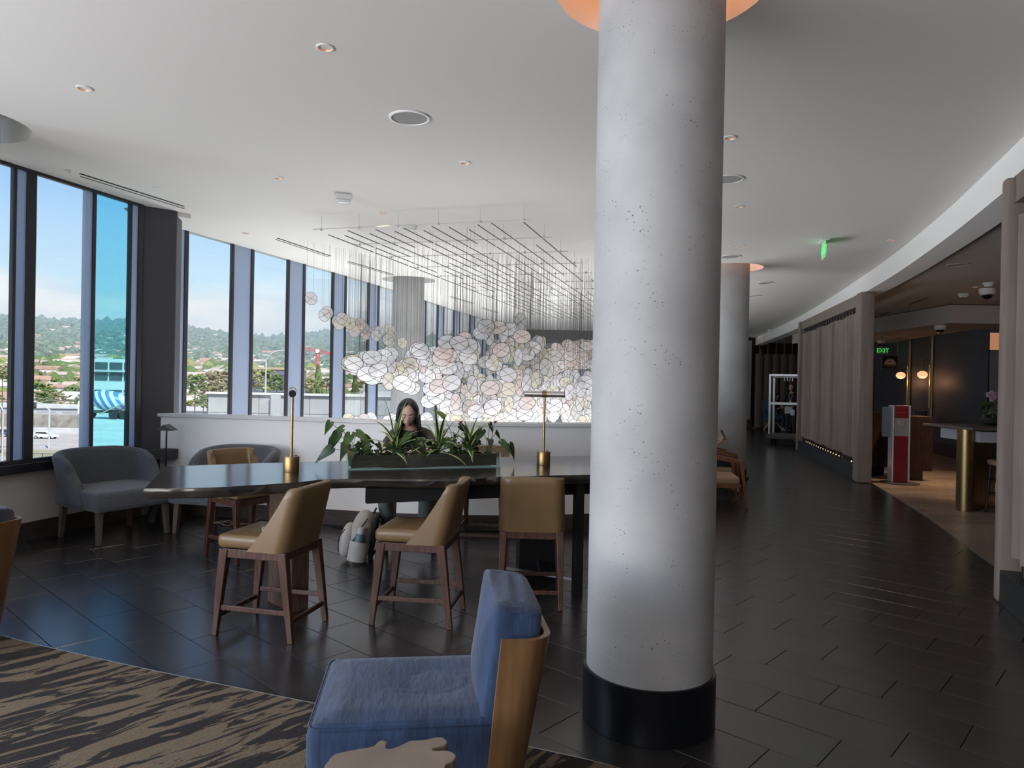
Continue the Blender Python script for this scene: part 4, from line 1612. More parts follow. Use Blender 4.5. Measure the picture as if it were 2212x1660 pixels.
# wires from every disc to the grid
m_ = MB()
m_.M = Matrix.Translation(-SL)
for sz, Mx, ci, p in discs:
    r_ = sz * p.y
    for s in (-0.55, 0.55):
        a = Mx @ Vector((s, 0, 0.83)) + SL
        m_.tube([a, (a.x, a.y, 3.30)], 0.0011, 3, cap=False)
gv = Vector((0.275, 0.961, 0))
gu = Vector((2.38, -0.72, 0))
g0 = Vector((-2.30, 8.38, 0))
for k in range(260):
    q = g0 + gu * rng.uniform(0, 1) + gv * rng.uniform(0, 11.5)
    m_.tube([(q.x, q.y, 3.30), (q.x, q.y, rng.uniform(2.2, 2.9))], 0.0009, 3, cap=False)
o = m_.build('hanging_wires', WIRE, sculpt, smooth=0)
o['kind'] = 'stuff'
ROD = mat('grid_rod', (0.13, 0.125, 0.115), 0.4, metal=0.6)
for i in range(15):
    a = g0 + gu * (i / 14)
    s = rng.uniform(0, 0.3)
    while s < 11.5:
        L = rng.uniform(0.75, 1.25)
        if rng.random() < 0.82:
            m_ = MB()
            p0 = a + gv * s - SL
            p1 = a + gv * min(11.8, s + L) - SL
            m_.tube([(p0.x, p0.y, 3.315), (p1.x, p1.y, 3.315)], 0.0065, 6)
            m_.build('rod', ROD, sculpt)
        s += L + 0.06
for k in range(13):
    a = g0 + gv * (0.05 + k * 0.95) - SL
    b = a + gu
    m_ = MB()
    m_.tube([(a.x - 0.1, a.y, 3.345), (b.x + 0.1, b.y, 3.345)], 0.005, 6)
    for j in range(6):
        q = a.lerp(b, j / 5)
        m_.tube([(q.x, q.y, 3.345), (q.x, q.y, 3.5)], 0.002, 5)
        m_.ell((q.x, q.y, 3.345), (0.018, 0.018, 0.018), 8, 6)
    m_.build('crossbar', mat('clear_bar', (0.55, 0.54, 0.50), 0.3), sculpt)

# ================================================================ CEILING FITTINGS
COPPER = mat('copper_reflector', (0.85, 0.34, 0.17), 0.3, metal=0.6, emit=(1.0, 0.35, 0.12), estr=0.25)
LAMPON = mat('lamp_warm', (1, 0.8, 0.5), 0.5, emit=(1.0, 0.78, 0.48), estr=6.0)
GRILLE = mat('speaker_grille', (0.36, 0.36, 0.35), 0.8, bump=0.3, bscale=700)


def spot(x, y, z, power, col=(1.0, 0.72, 0.42), ang=80):
    d = bpy.data.lights.new('downlight_beam', 'SPOT')
    d.energy = power
    d.color = col
    d.spot_size = math.radians(ang)
    d.spot_blend = 0.6
    d.shadow_soft_size = 0.09
    return d


def downlight(x, y, z, label, group, on=True, power=6, r=0.05):
    t = thing('downlight', label, 'downlight', (x, y, z), 0, group)
    m_ = MB()
    m_.lathe([(r * 0.78, -0.001), (r * 0.80, -0.008), (r, -0.006), (r * 1.02, -0.0005)], 28, cap=False)
    m_.build('trim_ring', WHITEPLASTIC, t)
    m_ = MB()
    m_.lathe([(r * 0.79, -0.005), (r * 0.66, 0.02), (r * 0.5, 0.035)], 24, cap=False)
    m_.build('reflector', COPPER, t)
    m_ = MB()
    m_.lathe([(0.0, 0.030), (r * 0.5, 0.032)], 20, cap=False)
    m_.build('lamp', LAMPON if on else mat('lamp_off', (0.5, 0.4, 0.3), 0.4), t)
    # dark can above hides the void
    m_ = MB()
    m_.lathe([(r * 0.95, -0.0005), (r * 0.95, 0.06), (0.0, 0.06)], 20, cap=False)
    m_.build('can', BLACKMATT, t)
    if on and power:
        d = spot(x, y, z, power)
        o = bpy.data.objects.new('downlight_beam', d)
        C.objects.link(o)
        o.location = (0, 0, -0.012)
        o.parent = t
    return t


DLs = [(702, 102), (182, 190), (1005, 351), (602, 384), (1577, 297), (1597, 446), (828, 460), (531, 504), (1926, 519), (1603, 531)]
DLL = ['copper downlight over the ply-shell chairs, the one nearest the round ceiling speaker', 'copper downlight close to the recess of the column by the windows', 'copper downlight between the round speaker and the fire alarm strobe', 'copper downlight between the window slot diffuser and the fire alarm strobe',
       'copper downlight in the corridor ceiling just past the near concrete column', 'copper downlight in the corridor ceiling over the first corridor speaker', 'copper downlight in front of the sculpture rod grid beside a sprinkler cover', 'copper downlight above the first atrium window by the pier', 'copper downlight close to the white soffit band past the exit sign', 'copper downlight in the corridor ceiling paired with a sprinkler cover']
for i, (a, b) in enumerate(DLs):
    p = onz(a, b, CEIL)
    downlight(p.x, p.y, CEIL, DLL[i], 'lounge ceiling downlights', True, 14 if i in (8, 9) else 36)
for a, b, lb in ((338, 405, 'flat white sprinkler plate right of the window slot diffuser'), (750, 468, 'flat white sprinkler plate just before the sculpture rod grid'), (1579, 533, 'flat white sprinkler plate paired with a corridor downlight'), (1270, 519, 'flat white sprinkler plate between rod grid and near concrete column'), (1643, 624, 'flat white sprinkler plate beyond the second column recess'), (805, 540, 'flat white sprinkler plate beside the second slot diffuser'), (866, 585, 'flat white sprinkler plate above the column behind the sculpture')):
    p = onz(a, b, CEIL)
    m_ = MB()
    m_.lathe([(0.0, -0.006), (0.035, -0.006), (0.045, -0.002), (0.045, 0.0)], 20, (0, 0, 0), cap=False)
    o = tag(m_.build('sprinkler_cover', WHITEPLASTIC), lb, 'sprinkler', 'ceiling sprinkler covers')
    o.location = p
for i, (a, b, r) in enumerate(((885, 254, 0.152), (1572, 387, 0.152), (1580, 554, 0.152), (1655, 611, 0.152), (1630, 639, 0.152), (1625, 690, 0.152))):
    p = onz(a, b, CEIL)
    t = thing('ceiling_speaker', ['round grey ceiling speaker between lounge downlights above the communal table', 'round grey corridor speaker half hidden behind the near concrete column', 'round grey corridor speaker just in front of the second column recess', 'round grey corridor speaker first beyond the second column recess', 'round grey corridor speaker second beyond the second column recess', 'round grey corridor speaker farthest down the corridor'][i], 'speaker', p, 0, None if i == 0 else 'corridor ceiling speakers')
    m_ = MB()
    m_.lathe([(r * 0.85, -0.003), (r * 0.87, -0.010), (r * 0.97, -0.009), (r, -0.0005)], 40, cap=False)
    m_.build('bezel', WHITEPLASTIC, t)
    m_ = MB()
    m_.lathe([(0.0, -0.004), (r * 0.86, -0.0035)], 40, cap=False)
    m_.build('grille', GRILLE, t, smooth=30)
# linear slot diffusers
SLOT = [((174, 378), (397, 448)), ((598, 516), (712, 554)), ((752, 566), (848, 594)), ((972, 641), (1022, 656)), ((1040, 665), (1075, 676))]
for i, (a, b) in enumerate(SLOT):
    p, q = onz(*a, CEIL), onz(*b, CEIL)
    c = (p + q) / 2
    ang = math.atan2(q.y - p.y, q.x - p.x)
    L = (q - p).length
    t = thing('slot_diffuser', ['twin-slot air diffuser beside the teal-pane window', 'twin-slot air diffuser above the second atrium window', 'twin-slot air diffuser in front of the column behind the sculpture', 'twin-slot air diffuser just past the column behind the sculpture', 'twin-slot air diffuser farthest along the atrium windows'][i], 'vent', c, ang, None if i == 0 else 'atrium slot diffusers')
    for sy_ in (-0.038, 0.038):
        m_ = MB()
        m_.box((0.04 * (1 if sy_ > 0 else -1), sy_, -0.0015), (L, 0.028, 0.003))
        m_.build('slot', BLACKMATT, t, smooth=0)
    m_ = MB()
    m_.box((0, 0, -0.002), (L, 0.045, 0.004))
    m_.build('centre_bar', GREYPAINT, t, smooth=0)


def strobe(p, label, s=1.0, rz=0.0):
    t = thing('fire_strobe', label, 'fire alarm', p, rz)
    m_ = MB()
    m_.box((0, 0, -0.022 * s), (0.13 * s, 0.11 * s, 0.044 * s))
    m_.build('housing', WHITEPLASTIC, t, smooth=0, bevel=0.008)
    m_ = MB()
    m_.rbox((0, 0, -0.055 * s), (0.11 * s, 0.08 * s, 0.03 * s), 0.012 * s)
    m_.build('lens', mat('strobe_lens', (0.75, 0.75, 0.75), 0.15), t)


strobe(onz(742, 421, CEIL), 'white fire alarm strobe on the lounge ceiling before the sculpture grid', 1.3, 0.3)
strobe(onz(1665, 712, CEIL), 'white fire alarm strobe near the far end of the soffit', 1.3)


def smoke(p, label, s=1.0):
    t = thing('smoke_detector', label, 'smoke detector', p)
    m_ = MB()
    m_.lathe([(0.065 * s, 0), (0.065 * s, -0.02 * s), (0.05 * s, -0.028 * s)], 24, cap=False)
    m_.build('base', WHITEPLASTIC, t)
    m_ = MB()
    m_.lathe([(0.05 * s, -0.026 * s), (0.048 * s, -0.045 * s), (0.0, -0.055 * s)], 24, cap=False)
    m_.build('sensor_head', WHITEPLASTIC, t)


smoke(onz(888, 488, CEIL), 'white smoke detector at the front edge of the sculpture grid', 1.2)
p = onz(150, 369, CEIL)
m_ = MB()
m_.lathe([(0.0, -0.03), (0.02, -0.028), (0.008, -0.02), (0.008, -0.008), (0.03, -0.006), (0.035, 0)], 16, cap=False)
o = tag(m_.build('ceiling_sprinkler', WHITEPLASTIC), 'tiny pendant sprinkler head above the tall clear window', 'sprinkler')
o.location = p
# green edge-lit exit sign seen almost edge-on
p = onz(1780, 521, CEIL)
t = thing('exit_sign', 'green edge-lit exit sign hanging from the corridor ceiling seen edge-on', 'exit sign', p, math.radians(74))
m_ = MB()
m_.box((0, 0, -0.008), (0.32, 0.10, 0.016))
m_.build('canopy', WHITEPLASTIC, t, smooth=0, bevel=0.003)
m_ = MB()
m_.box((0, 0, -0.125), (0.30, 0.012, 0.215))
m_.build('panel', mat('exit_panel', (0.35, 0.75, 0.42), 0.2, emit=(0.25, 0.85, 0.35), estr=0.18), t, smooth=0)


def text(s_, size, m, parent, loc, rot, name='lettering', ext=0.002, align='CENTER', spacing=1.0):
    cu = bpy.data.curves.new(name, 'FONT')
    cu.body = s_
    cu.size = size
    cu.extrude = ext
    cu.align_x = align
    cu.align_y = 'CENTER'
    cu.space_character = spacing
    tmp = bpy.data.objects.new(name, cu)
    C.objects.link(tmp)
    dg = bpy.context.evaluated_depsgraph_get()
    me = bpy.data.meshes.new_from_object(tmp.evaluated_get(dg))
    bpy.data.objects.remove(tmp)
    me.materials.clear()
    me.materials.append(m)
    o = bpy.data.objects.new(name, me)
    C.objects.link(o)
    o.parent = parent
    o.location = loc
    o.rotation_euler = rot
    return o


GREENLIT = mat('exit_green', (0.1, 0.8, 0.2), 0.4, emit=(0.10, 0.9, 0.18), estr=0.6)
text('EXIT', 0.17, GREENLIT, t, (0, -0.0075, -0.13), (PI / 2, 0, 0))
text('EXIT', 0.17, GREENLIT, t, (0, 0.0075, -0.13), (PI / 2, 0, PI))
# ================================================================ SLAT SCREENS
def screen(p0, p1, n, label, near_post, far_post, uplights=True):
    """vertical-slat screen under the soffit from p0 (near end) to p1 (far end)"""
    p0, p1 = Vector(p0), Vector(p1)
    d = (p1 - p0)
    L = d.length
    ang = math.atan2(d.y, d.x)
    t = thing('slat_screen', label, 'screen', p0, ang)
    m_ = MB()
    m_.box((L / 2, 0, 0.125), (L, 0.20, 0.25))
    m_.build('plinth', mat('plinth_black', (0.016, 0.018, 0.022), 0.4), t, smooth=0, bevel=0.004)
    m_ = MB()
    m_.box((L / 2, 0, 3.10), (L, 0.12, 0.20))
    m_.build('header', TAUPE, t, smooth=0)
    for s, w in ((0 if near_post else None, near_post), (L if far_post else None, far_post)):
        if s is None:
            continue
        m_ = MB()
        m_.rbox((s, 0, 1.6), (w, 0.24, 3.2 - 0.002), 0.035, 4)
        m_.build('post', TAUPE, t, smooth=40)
    rr = random.Random(n)
    a0, a1 = (near_post or 0) / 2 + 0.08, L - (far_post or 0) / 2 - 0.06
    for i in range(n):
        s = a0 + (a1 - a0) * (i + 0.5) / n
        w = (a1 - a0) / n
        m_ = MB()
        m_.box((s, 0, 1.63), (w * 0.82, 0.028, 2.52), math.radians(38 + 24 * math.sin(i * 1.15)))
        sl = m_.build('slat', TAUPE, t, smooth=0, bevel=0.006)
        for z0, z1 in ((0.25, 0.40), (2.86, 3.01)):
            m_ = MB()
            m_.cyl((s, 0, z0), (s, 0, z1), 0.018, n=8)
            m_.build('rod', BLACK, sl)
        if not uplights:
            continue
        m_ = MB()
        m_.lathe([(0.0, 0.262), (0.030, 0.262), (0.034, 0.2505)], 12, (s - w * 0.5, -0.055, 0), cap=False)
        m_.build('uplight', mat('uplight_warm', (1, 0.8, 0.5), 0.5, emit=(1, 0.76, 0.42), estr=2.2), t)
    return t


screen((5.93, 12.02, 0), (7.22, 17.72, 0), 22, 'long taupe screen of vertical slats on black plinth beside the luggage cart', 0.30, 0.16)
screen((3.80, 5.36, 0), (2.85, 2.7, 0), 11, 'taupe slat screen running past the edge of the cafe opening', 0.10, 0.2, False)

# ================================================================ CORRIDOR
# scalloped fabric panels at the far end
t = thing('panel_screen', 'dark scalloped fabric panel screen at the far end of the corridor', 'screen', (10.1, 26.4, 0))
FABP = mat('taupe_fabric', (0.14, 0.115, 0.10), 0.9)
for i in range(7):
    m_ = MB()
    m_.grid(lambda u, v: Vector((-0.95 + 0.30 * i + 0.148 * -math.cos(PI * u), -0.10 * math.sin(PI * u), 0.05 + 2.72 * v)), 12, 2)
    m_.box((-0.95 + 0.30 * i, 0.012, 1.41), (0.296, 0.02, 2.72))
    m_.build('panel', FABP, t, smooth=40)
    m_ = MB()
    m_.cyl((-0.95 + 0.30 * i, 0, 2.77), (-0.95 + 0.30 * i, 0, 3.3), 0.012, n=8)
    m_.build('hanger', mat('hanger_grey', (0.2, 0.2, 0.2), 0.5), t)
t = thing('doorway', 'dark wood framed doorway left of the scalloped panels', 'door', (9.1, 27.6, 0), kind='structure')
m_ = MB()
for x in (-0.05, 0.55):
    m_.box((x, 0, 1.5), (0.10, 0.2, 3.0))
m_.box((0.25, 0, 2.45), (0.7, 0.2, 0.12))
m_.build('frame', mat('door_wood', (0.075, 0.028, 0.014), 0.4, var=0.3, vscale=4, stretch=(5, 5, 0.4)), t, smooth=0)
m_ = MB()
m_.box((0.25, 0.06, 1.2), (0.5, 0.05, 2.4))
m_.build('leaf', mat('door_leaf', (0.06, 0.022, 0.012), 0.45), t, smooth=0)
m_ = MB()
m_.box((0.43, 0.01, 1.05), (0.02, 0.05, 0.12))
m_.build('handle', CHROME, t, smooth=0)

# luggage cart
cc = (onz(1654, 949, 0.15) + onz(1726, 951, 0.15)) / 2
t = thing('luggage_cart', 'tall steel-framed luggage cart with empty platform beside the slat screen', 'luggage cart', (7.52, 19.4, 0), math.radians(-32))
STEELB = mat('brushed_steel', (0.55, 0.56, 0.57), 0.3, metal=0.9)
m_ = MB()
m_.box((0, 0, 0.21), (0.98, 0.64, 0.10))
m_.build('platform', mat('cart_deck', (0.06, 0.055, 0.055), 0.6), t, smooth=0, bevel=0.015)
m_ = MB()
m_.box((0, 0, 0.275), (0.90, 0.56, 0.03))
m_.build('deck_carpet', mat('deck_carpet', (0.10, 0.09, 0.09), 0.9), t, smooth=0)
hx, hy, zt = 0.42, 0.25, 1.92
for sx_ in (-1, 1):
    for sy_ in (-1, 1):
        m_ = MB()
        m_.box((sx_ * hx, sy_ * hy, 0.29 + (zt - 0.29) / 2), (0.055, 0.055, zt - 0.29))
        m_.build('post', STEELB, t, smooth=0, bevel=0.004)
        m_ = MB()
        m_.cyl((sx_ * 0.36 - 0.018, sy_ * 0.22, 0.075), (sx_ * 0.36 + 0.018, sy_ * 0.22, 0.075), 0.075, n=16)
        m_.box((sx_ * 0.36, sy_ * 0.22, 0.13), (0.05, 0.05, 0.06))
        m_.build('caster', BLACKMATT, t)
for z in (zt - 0.0275, 1.12):
    for sx_ in (-1, 1):
        m_ = MB()
        m_.box((sx_ * hx, 0, z), (0.05, 2 * hy - 0.05, 0.055))
        m_.build('rail', STEELB, t, smooth=0)
    for sy_ in (-1, 1):
        if z < 1.5 or True:
            m_ = MB()
            m_.box((0, sy_ * hy, z), (2 * hx - 0.05, 0.05, 0.055))
            m_.build('rail', STEELB, t, smooth=0)
m_ = MB()
m_.cyl((-hx, 0, zt - 0.09), (hx, 0, zt - 0.09), 0.015, n=8)
for k in range(4):
    m_.box((-0.1 + 0.07 * k, 0, zt - 0.13), (0.012, 0.03, 0.10))
m_.build('hanging_rail', STEELB, t, smooth=0)

# blue egg chairs near the cart
def egg_chair(loc, rz, label):
    t = thing('egg_chair', label, 'armchair', loc, rz, 'blue egg chairs in the far lounge')
    m_ = MB()
    EGG = mat('egg_blue', (0.045, 0.075, 0.105), 0.6)

    def shell(u, v):
        a = (u - 0.5) * 2.6
        h = v
        back = 0.40 + 0.06 * h
        x = math.sin(a) * (0.33 + 0.05 * math.sin(PI * h))
        y = -math.cos(a) * back * (0.75 + 0.25 * h) + (0.18 if abs(a) > 9 else 0)
        top = 1.12 - 0.42 * (abs(u - 0.5) * 2) ** 1.6
        z = 0.36 + (top - 0.36) * h ** 0.9
        return Vector((x, y * (0.45 + 0.55 * min(1, h * 2.2)), z))
    m_.grid(shell, 20, 14)
    o = m_.build('shell', EGG, t, smooth=180)
    md = o.modifiers.new('solid', 'SOLIDIFY')
    md.thickness = 0.04
    m_ = MB()
    m_.rbox((0, 0.02, 0.40), (0.56, 0.56, 0.12), 0.05, 3, 0.02)
    m_.build('seat', EGG, t)
    for k in range(4):
        a = PI / 4 + k * PI / 2
        m_ = MB()
        m_.bar((0.32 * math.cos(a), 0.32 * math.sin(a), 0.0), (0.10 * math.cos(a), 0.10 * math.sin(a), 0.335), 0.022, 0.03, (0, 0, 1), 0.04, 0.05)
        m_.build('leg', mat('pale_ash', (0.45, 0.36, 0.28), 0.5), t, smooth=0)
    return t


egg_chair((9.33, 25.4, 0), math.radians(-62), 'blue egg-shaped armchair with pale splayed legs seen through the luggage cart')
egg_chair((10.55, 24.75, 0), math.radians(-20), 'blue egg-shaped armchair behind the standing woman')

# wooden armchairs behind the near column
def make_arm(label):
    t = thing('wooden_armchair', label, 'armchair', group='teak armchairs behind the column')
    m_ = MB()
    m_.rbox((0, 0.02, 0.345), (0.60, 0.60, 0.11), 0.04, 3, 0.015)
    m_.build('seat', mat('beige_seat', (0.34, 0.22, 0.145), 0.75, bump=0.1, bscale=200), t, smooth=60)
    m_ = MB()
    m_.rbox((0, -0.31, 0.56), (0.54, 0.09, 0.40), 0.035, 3, 0.0)
    m_.build('backrest', mat('beige_seat'), t, smooth=60)
    m_ = MB()
    m_.box((0, 0.32, 0.275), (0.60, 0.03, 0.05))
    m_.box((0, -0.32, 0.275), (0.60, 0.03, 0.05))
    for sx_ in (-1, 1):
        m_.box((sx_ * 0.30, 0, 0.275), (0.03, 0.64, 0.05))
    m_.build('seat_frame', REDWOOD, t, smooth=0, bevel=0.004)
    for sx_ in (-1, 1):
        m_ = MB()
        m_.bar((sx_ * 0.335, 0.40, 0.0), (sx_ * 0.325, 0.32, 0.60), 0.028, 0.030, (1, 0, 0), 0.045, 0.05)
        m_.build('leg', REDWOOD, t, smooth=0, bevel=0.004)
        m_ = MB()
        m_.bar((sx_ * 0.31, -0.42, 0.0), (sx_ * 0.30, -0.33, 0.72), 0.028, 0.030, (1, 0, 0), 0.045, 0.05)
        m_.build('leg', REDWOOD, t, smooth=0, bevel=0.004)
        m_ = MB()
        m_.bar((sx_ * 0.325, 0.335, 0.595), (sx_ * 0.305, -0.36, 0.715), 0.05, 0.045, (0, 0, 1), 0.05, 0.085)
        m_.build('armrest', REDWOOD, t, smooth=0, bevel=0.006)
    return t


arm = make_arm('teak armchair with beige seat standing next to the corridor, empty')
arm.location = (2.72, 9.62, 0)
arm.rotation_euler = (0, 0, face(1.0, -0.12))
arm2 = copy_tree(arm)
arm2['label'] = 'teak armchair the person in dark trousers sits in'
arm2.location = (2.92, 10.55, 0)
arm2.rotation_euler = (0, 0, face(1.0, -0.05))

# ================================================================ CAFE
# curved dark wall with brass strips and globe lamps
CW = catmull([(11.4, 23.0, 0), (10.95, 20.3, 0), (10.42, 17.8, 0), (10.28, 16.9, 0), (10.22, 16.1, 0), (10.32, 15.55, 0), (10.55, 15.25, 0), (10.95, 15.1, 0), (14.4, 15.1, 0)], 8)
m_ = MB()
strip(m_, CW, 0.0, 3.3, -0.2)
cwall = struct(m_.build('wall_cafe', mat('charcoal_wall', (0.085, 0.087, 0.10), 0.55, var=0.10, vscale=2), smooth=30), 'curved charcoal wall of the cafe', 'wall')
m_ = MB()
strip(m_, offset2d(CW, 0.015), 0.005, 0.30, -0.013)
struct(m_.build('baseboard_cafe', BASEWOOD, smooth=30), 'dark tiled baseboard of the charcoal wall', 'baseboard')
m_ = MB()
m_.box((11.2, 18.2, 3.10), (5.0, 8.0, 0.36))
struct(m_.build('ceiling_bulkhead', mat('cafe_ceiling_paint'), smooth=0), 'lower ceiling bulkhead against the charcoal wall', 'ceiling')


def wall_pt(px):
    """point of the charcoal wall seen at this picture column"""
    best = None
    for a, b in zip(CW, CW[1:]):
        for k in range(10):
            q = a.lerp(b, k / 10)
            if q.y > 20.9 or q.y < 15.8:
                continue
            v = Vector((q.x, q.y, 0))
            ix = CX + FPX * v.dot(_R) / v.dot(_F)
            if best is None or abs(ix - px) < best[0]:
                best = (abs(ix - px), q)
    return best[1]


GLOBE = mat('globe_glow', (1, 0.7, 0.5), 0.4, emit=(1.0, 0.42, 0.20), estr=1.35)
for i, (px, lb) in enumerate(((1969, 'brass arched wall lamp with a glowing globe at the corridor end of the charcoal wall'), (2017, 'brass arched wall lamp with a glowing globe closer to the bar counter'))):
    w = wall_pt(px)
    t = thing('globe_wall_lamp', lb, 'lamp', (w.x - 0.06, w.y, 0), math.radians(12), 'globe wall lamps')
    m_ = MB()
    m_.box((0.03, 0.02, 1.63), (0.02, 0.06, 2.66))
    m_.build('wall_strip', BRASS, t, smooth=0)
    m_ = MB()
    m_.cyl((-0.05, 0, 1.12), (-0.05, 0, 2.20), 0.022, n=12)
    m_.build('upright', mat('bright_brass', (0.55, 0.42, 0.22), 0.22, metal=1.0), t)
    m_ = MB()
    arc = [(-0.05, 0, 2.15)] + [(-0.18 + 0.13 * math.cos(a), -0.03, 2.19 + 0.12 * math.sin(a)) for a in [k * PI / 8 for k in range(1, 8)]] + [(-0.31, -0.05, 2.18), (-0.31, -0.05, 2.02)]
    m_.tube(catmull(arc, 3), 0.012, 8)
    m_.build('arm', mat('bright_brass'), t)
    m_ = MB()
    m_.ell((arc[-1][0], arc[-1][1], 1.94), (0.115, 0.115, 0.092), 24, 14)
    m_.build('globe', GLOBE, t, smooth=180)
    d = bpy.data.lights.new('globe_light', 'POINT')
    d.energy = 4
    d.color = (1, 0.5, 0.25)
    d.shadow_soft_size = 0.1
    o = bpy.data.objects.new('globe_light', d)
    C.objects.link(o)
    o.parent = t
    o.location = (arc[-1][0], arc[-1][1] - 0.02, 1.76)

# red dispenser kiosk
t = thing('dispenser_kiosk', 'tall red and silver dispenser kiosk with white recess beside the wood cabinet', 'dispenser', (6.53, 11.95, 0.006), math.radians(-5))
SILVER = mat('silver_frame', (0.55, 0.56, 0.58), 0.35, metal=0.6)
KRED = mat('kiosk_red', (0.22, 0.018, 0.022), 0.3, coat=0.3)
m_ = MB()
m_.lathe([(0.30, 0), (0.30, 0.012), (0.0, 0.015)], 32, cap=False)
m_.build('base_plate', mat('base_plate_dark', (0.05, 0.045, 0.045), 0.5), t)
m_ = MB()
m_.box((0, 0.07, 0.66), (0.24, 0.14, 1.28))
m_.build('body', SILVER, t, smooth=0, bevel=0.006)
m_ = MB()
for sx_ in (-1, 1):
    m_.box((sx_ * 0.13, 0.05, 0.66), (0.025, 0.18, 1.29))
m_.build('side_frame', SILVER, t, smooth=0, bevel=0.006)
m_ = MB()
m_.box((0, -0.008, 0.405), (0.232, 0.016, 0.77))
m_.build('lower_panel', KRED, t, smooth=0)
m_ = MB()
m_.box((0, -0.008, 1.195), (0.232, 0.016, 0.21))
up = m_.build('upper_panel', KRED, t, smooth=0)
m_ = MB()
m_.box((0, -0.004, 0.82), (0.232, 0.012, 0.05))
m_.box((0, -0.004, 1.065), (0.232, 0.012, 0.045))
for sx_ in (-1, 1):
    m_.box((sx_ * 0.10, -0.004, 0.94), (0.03, 0.012, 0.25))
m_.box((0, 0.012, 0.94), (0.232, 0.008, 0.28))
m_.build('recess', mat('kiosk_white', (0.36, 0.32, 0.30), 0.4), t, smooth=0)
m_ = MB()
m_.cyl((0.0, 0.002, 1.0), (0.0, -0.03, 1.0), 0.05, n=16)
m_.box((0.06, -0.02, 1.03), (0.03, 0.03, 0.02))
m_.build('nozzle', mat('kiosk_white'), t, smooth=40)
m_ = MB()
m_.box((-0.19, 0.10, 1.02), (0.10, 0.12, 0.50))
m_.build('side_box', mat('kiosk_grey', (0.16, 0.18, 0.20), 0.4), t, smooth=0)
m_ = MB()
for k in range(8):
    m_.box((-0.065 + 0.018 * k, -0.0165, 1.19), (0.010, 0.001, 0.014 if k % 3 else 0.018))
m_.build('worn_print', mat('kiosk_print', (0.34, 0.13, 0.12), 0.5), up, smooth=0)
# wood service cabinets either side
t = thing('service_cabinet', 'dark wood service cabinet to the right of the red kiosk', 'cabinet', (7.03, 12.55, 0.006), math.radians(-5))
m_ = MB()
m_.box((0, 0, 0.64), (0.50, 0.55, 0.94))
m_.build('body', WALNUT, t, smooth=0, bevel=0.004)
m_ = MB()
m_.box((-0.06, 0.02, 0.085), (0.36, 0.48, 0.17))
m_.build('plinth', mat('cabinet_plinth', (0.05, 0.035, 0.03), 0.5), t, smooth=0)
t = thing('service_cabinet', 'rounded dark wood cabinet to the left of the red kiosk', 'cabinet', (6.60, 13.27, 0.006))
m_ = MB()
m_.lathe([(0.40, 0.16), (0.40, 1.14), (0.38, 1.15), (0.0, 1.15)], 40, cap=False)
m_.build('body', WALNUT, t, smooth=35)
m_ = MB()
m_.lathe([(0.32, 0.0), (0.32, 0.16)], 32, cap=False)
m_.build('plinth', BLACKMATT, t, smooth=35)

# brass-ended bar counter
t = thing('bar_counter', 'bar counter with rounded brass end panel and thin stone top', 'counter', (5.99, 9.38, 0.006), math.radians(40))
m_ = MB()
m_.cyl((0, 0, 0), (0, 0, 1.075), 0.105, n=32)
m_.box((0.42, 0, 0.5375), (0.84, 0.21, 1.075))
m_.build('brass_end', mat('brushed_brass', (0.26, 0.19, 0.09), 0.34, metal=1.0, var=0.15, vscale=3, stretch=(6, 6, 0.3)), t, smooth=40)
m_ = MB()
m_.box((1.2, -0.75, 1.09), (3.1, 1.1, 0.03), math.radians(-40))
m_.build('stone_top', mat('stone_top', (0.10, 0.085, 0.08), 0.25), t, smooth=0, bevel=0.004)
m_ = MB()
m_.box((1.25, -0.72, 0.98), (2.7, 0.85, 0.14), math.radians(-40))
m_.build('drawer_band', mat('pale_band', (0.42, 0.42, 0.46), 0.4), t, smooth=0)
m_ = MB()
m_.box((1.9, -1.1, 0.45), (1.6, 0.5, 0.9), math.radians(-40))
m_.build('carcass', WALNUT, t, smooth=0)
m_ = MB()
m_.bar((0.35, -0.55, 0.90), (1.15, -1.2, 0.90), 0.012, 0.012)
m_.build('rail', BRASS, t, smooth=0)

# bar stools
def bar_stool(loc, rz, label, fab, wood, sh=0.74, bh=1.02):
    t = thing('bar_stool', label, 'stool', loc, rz)
    m_ = MB()
    m_.rbox((0, 0, sh), (0.42, 0.40, 0.07), 0.03, 3, 0.01)
    m_.build('seat', fab, t)
    m_ = MB()
    m_.rbox((0, -0.20, (sh + 0.05 + bh) / 2), (0.40, 0.05, bh - sh - 0.02), 0.022, 3)
    m_.build('backrest', fab, t)
    for sx_ in (-1, 1):
        for sy_ in (-1, 1):
            m_ = MB()
            m_.cyl((sx_ * 0.20, sy_ * 0.20, 0), (sx_ * 0.165, sy_ * 0.165 - (0.03 if sy_ < 0 else 0), (sh - 0.03) if sy_ > 0 else bh - 0.06), 0.014, 0.017, 10)
            m_.build('leg', wood, t)
    for z in (0.26, 0.44):
        for a, b in (((-1, -1), (1, -1)), ((1, -1), (1, 1)), ((1, 1), (-1, 1)), ((-1, 1), (-1, -1))):
            k = 1 - 0.18 * z
            m_ = MB()
            m_.cyl((a[0] * 0.2 * k, a[1] * 0.2 * k, z), (b[0] * 0.2 * k, b[1] * 0.2 * k, z), 0.009, n=8)
            m_.build('stretcher', wood, t)
    return t


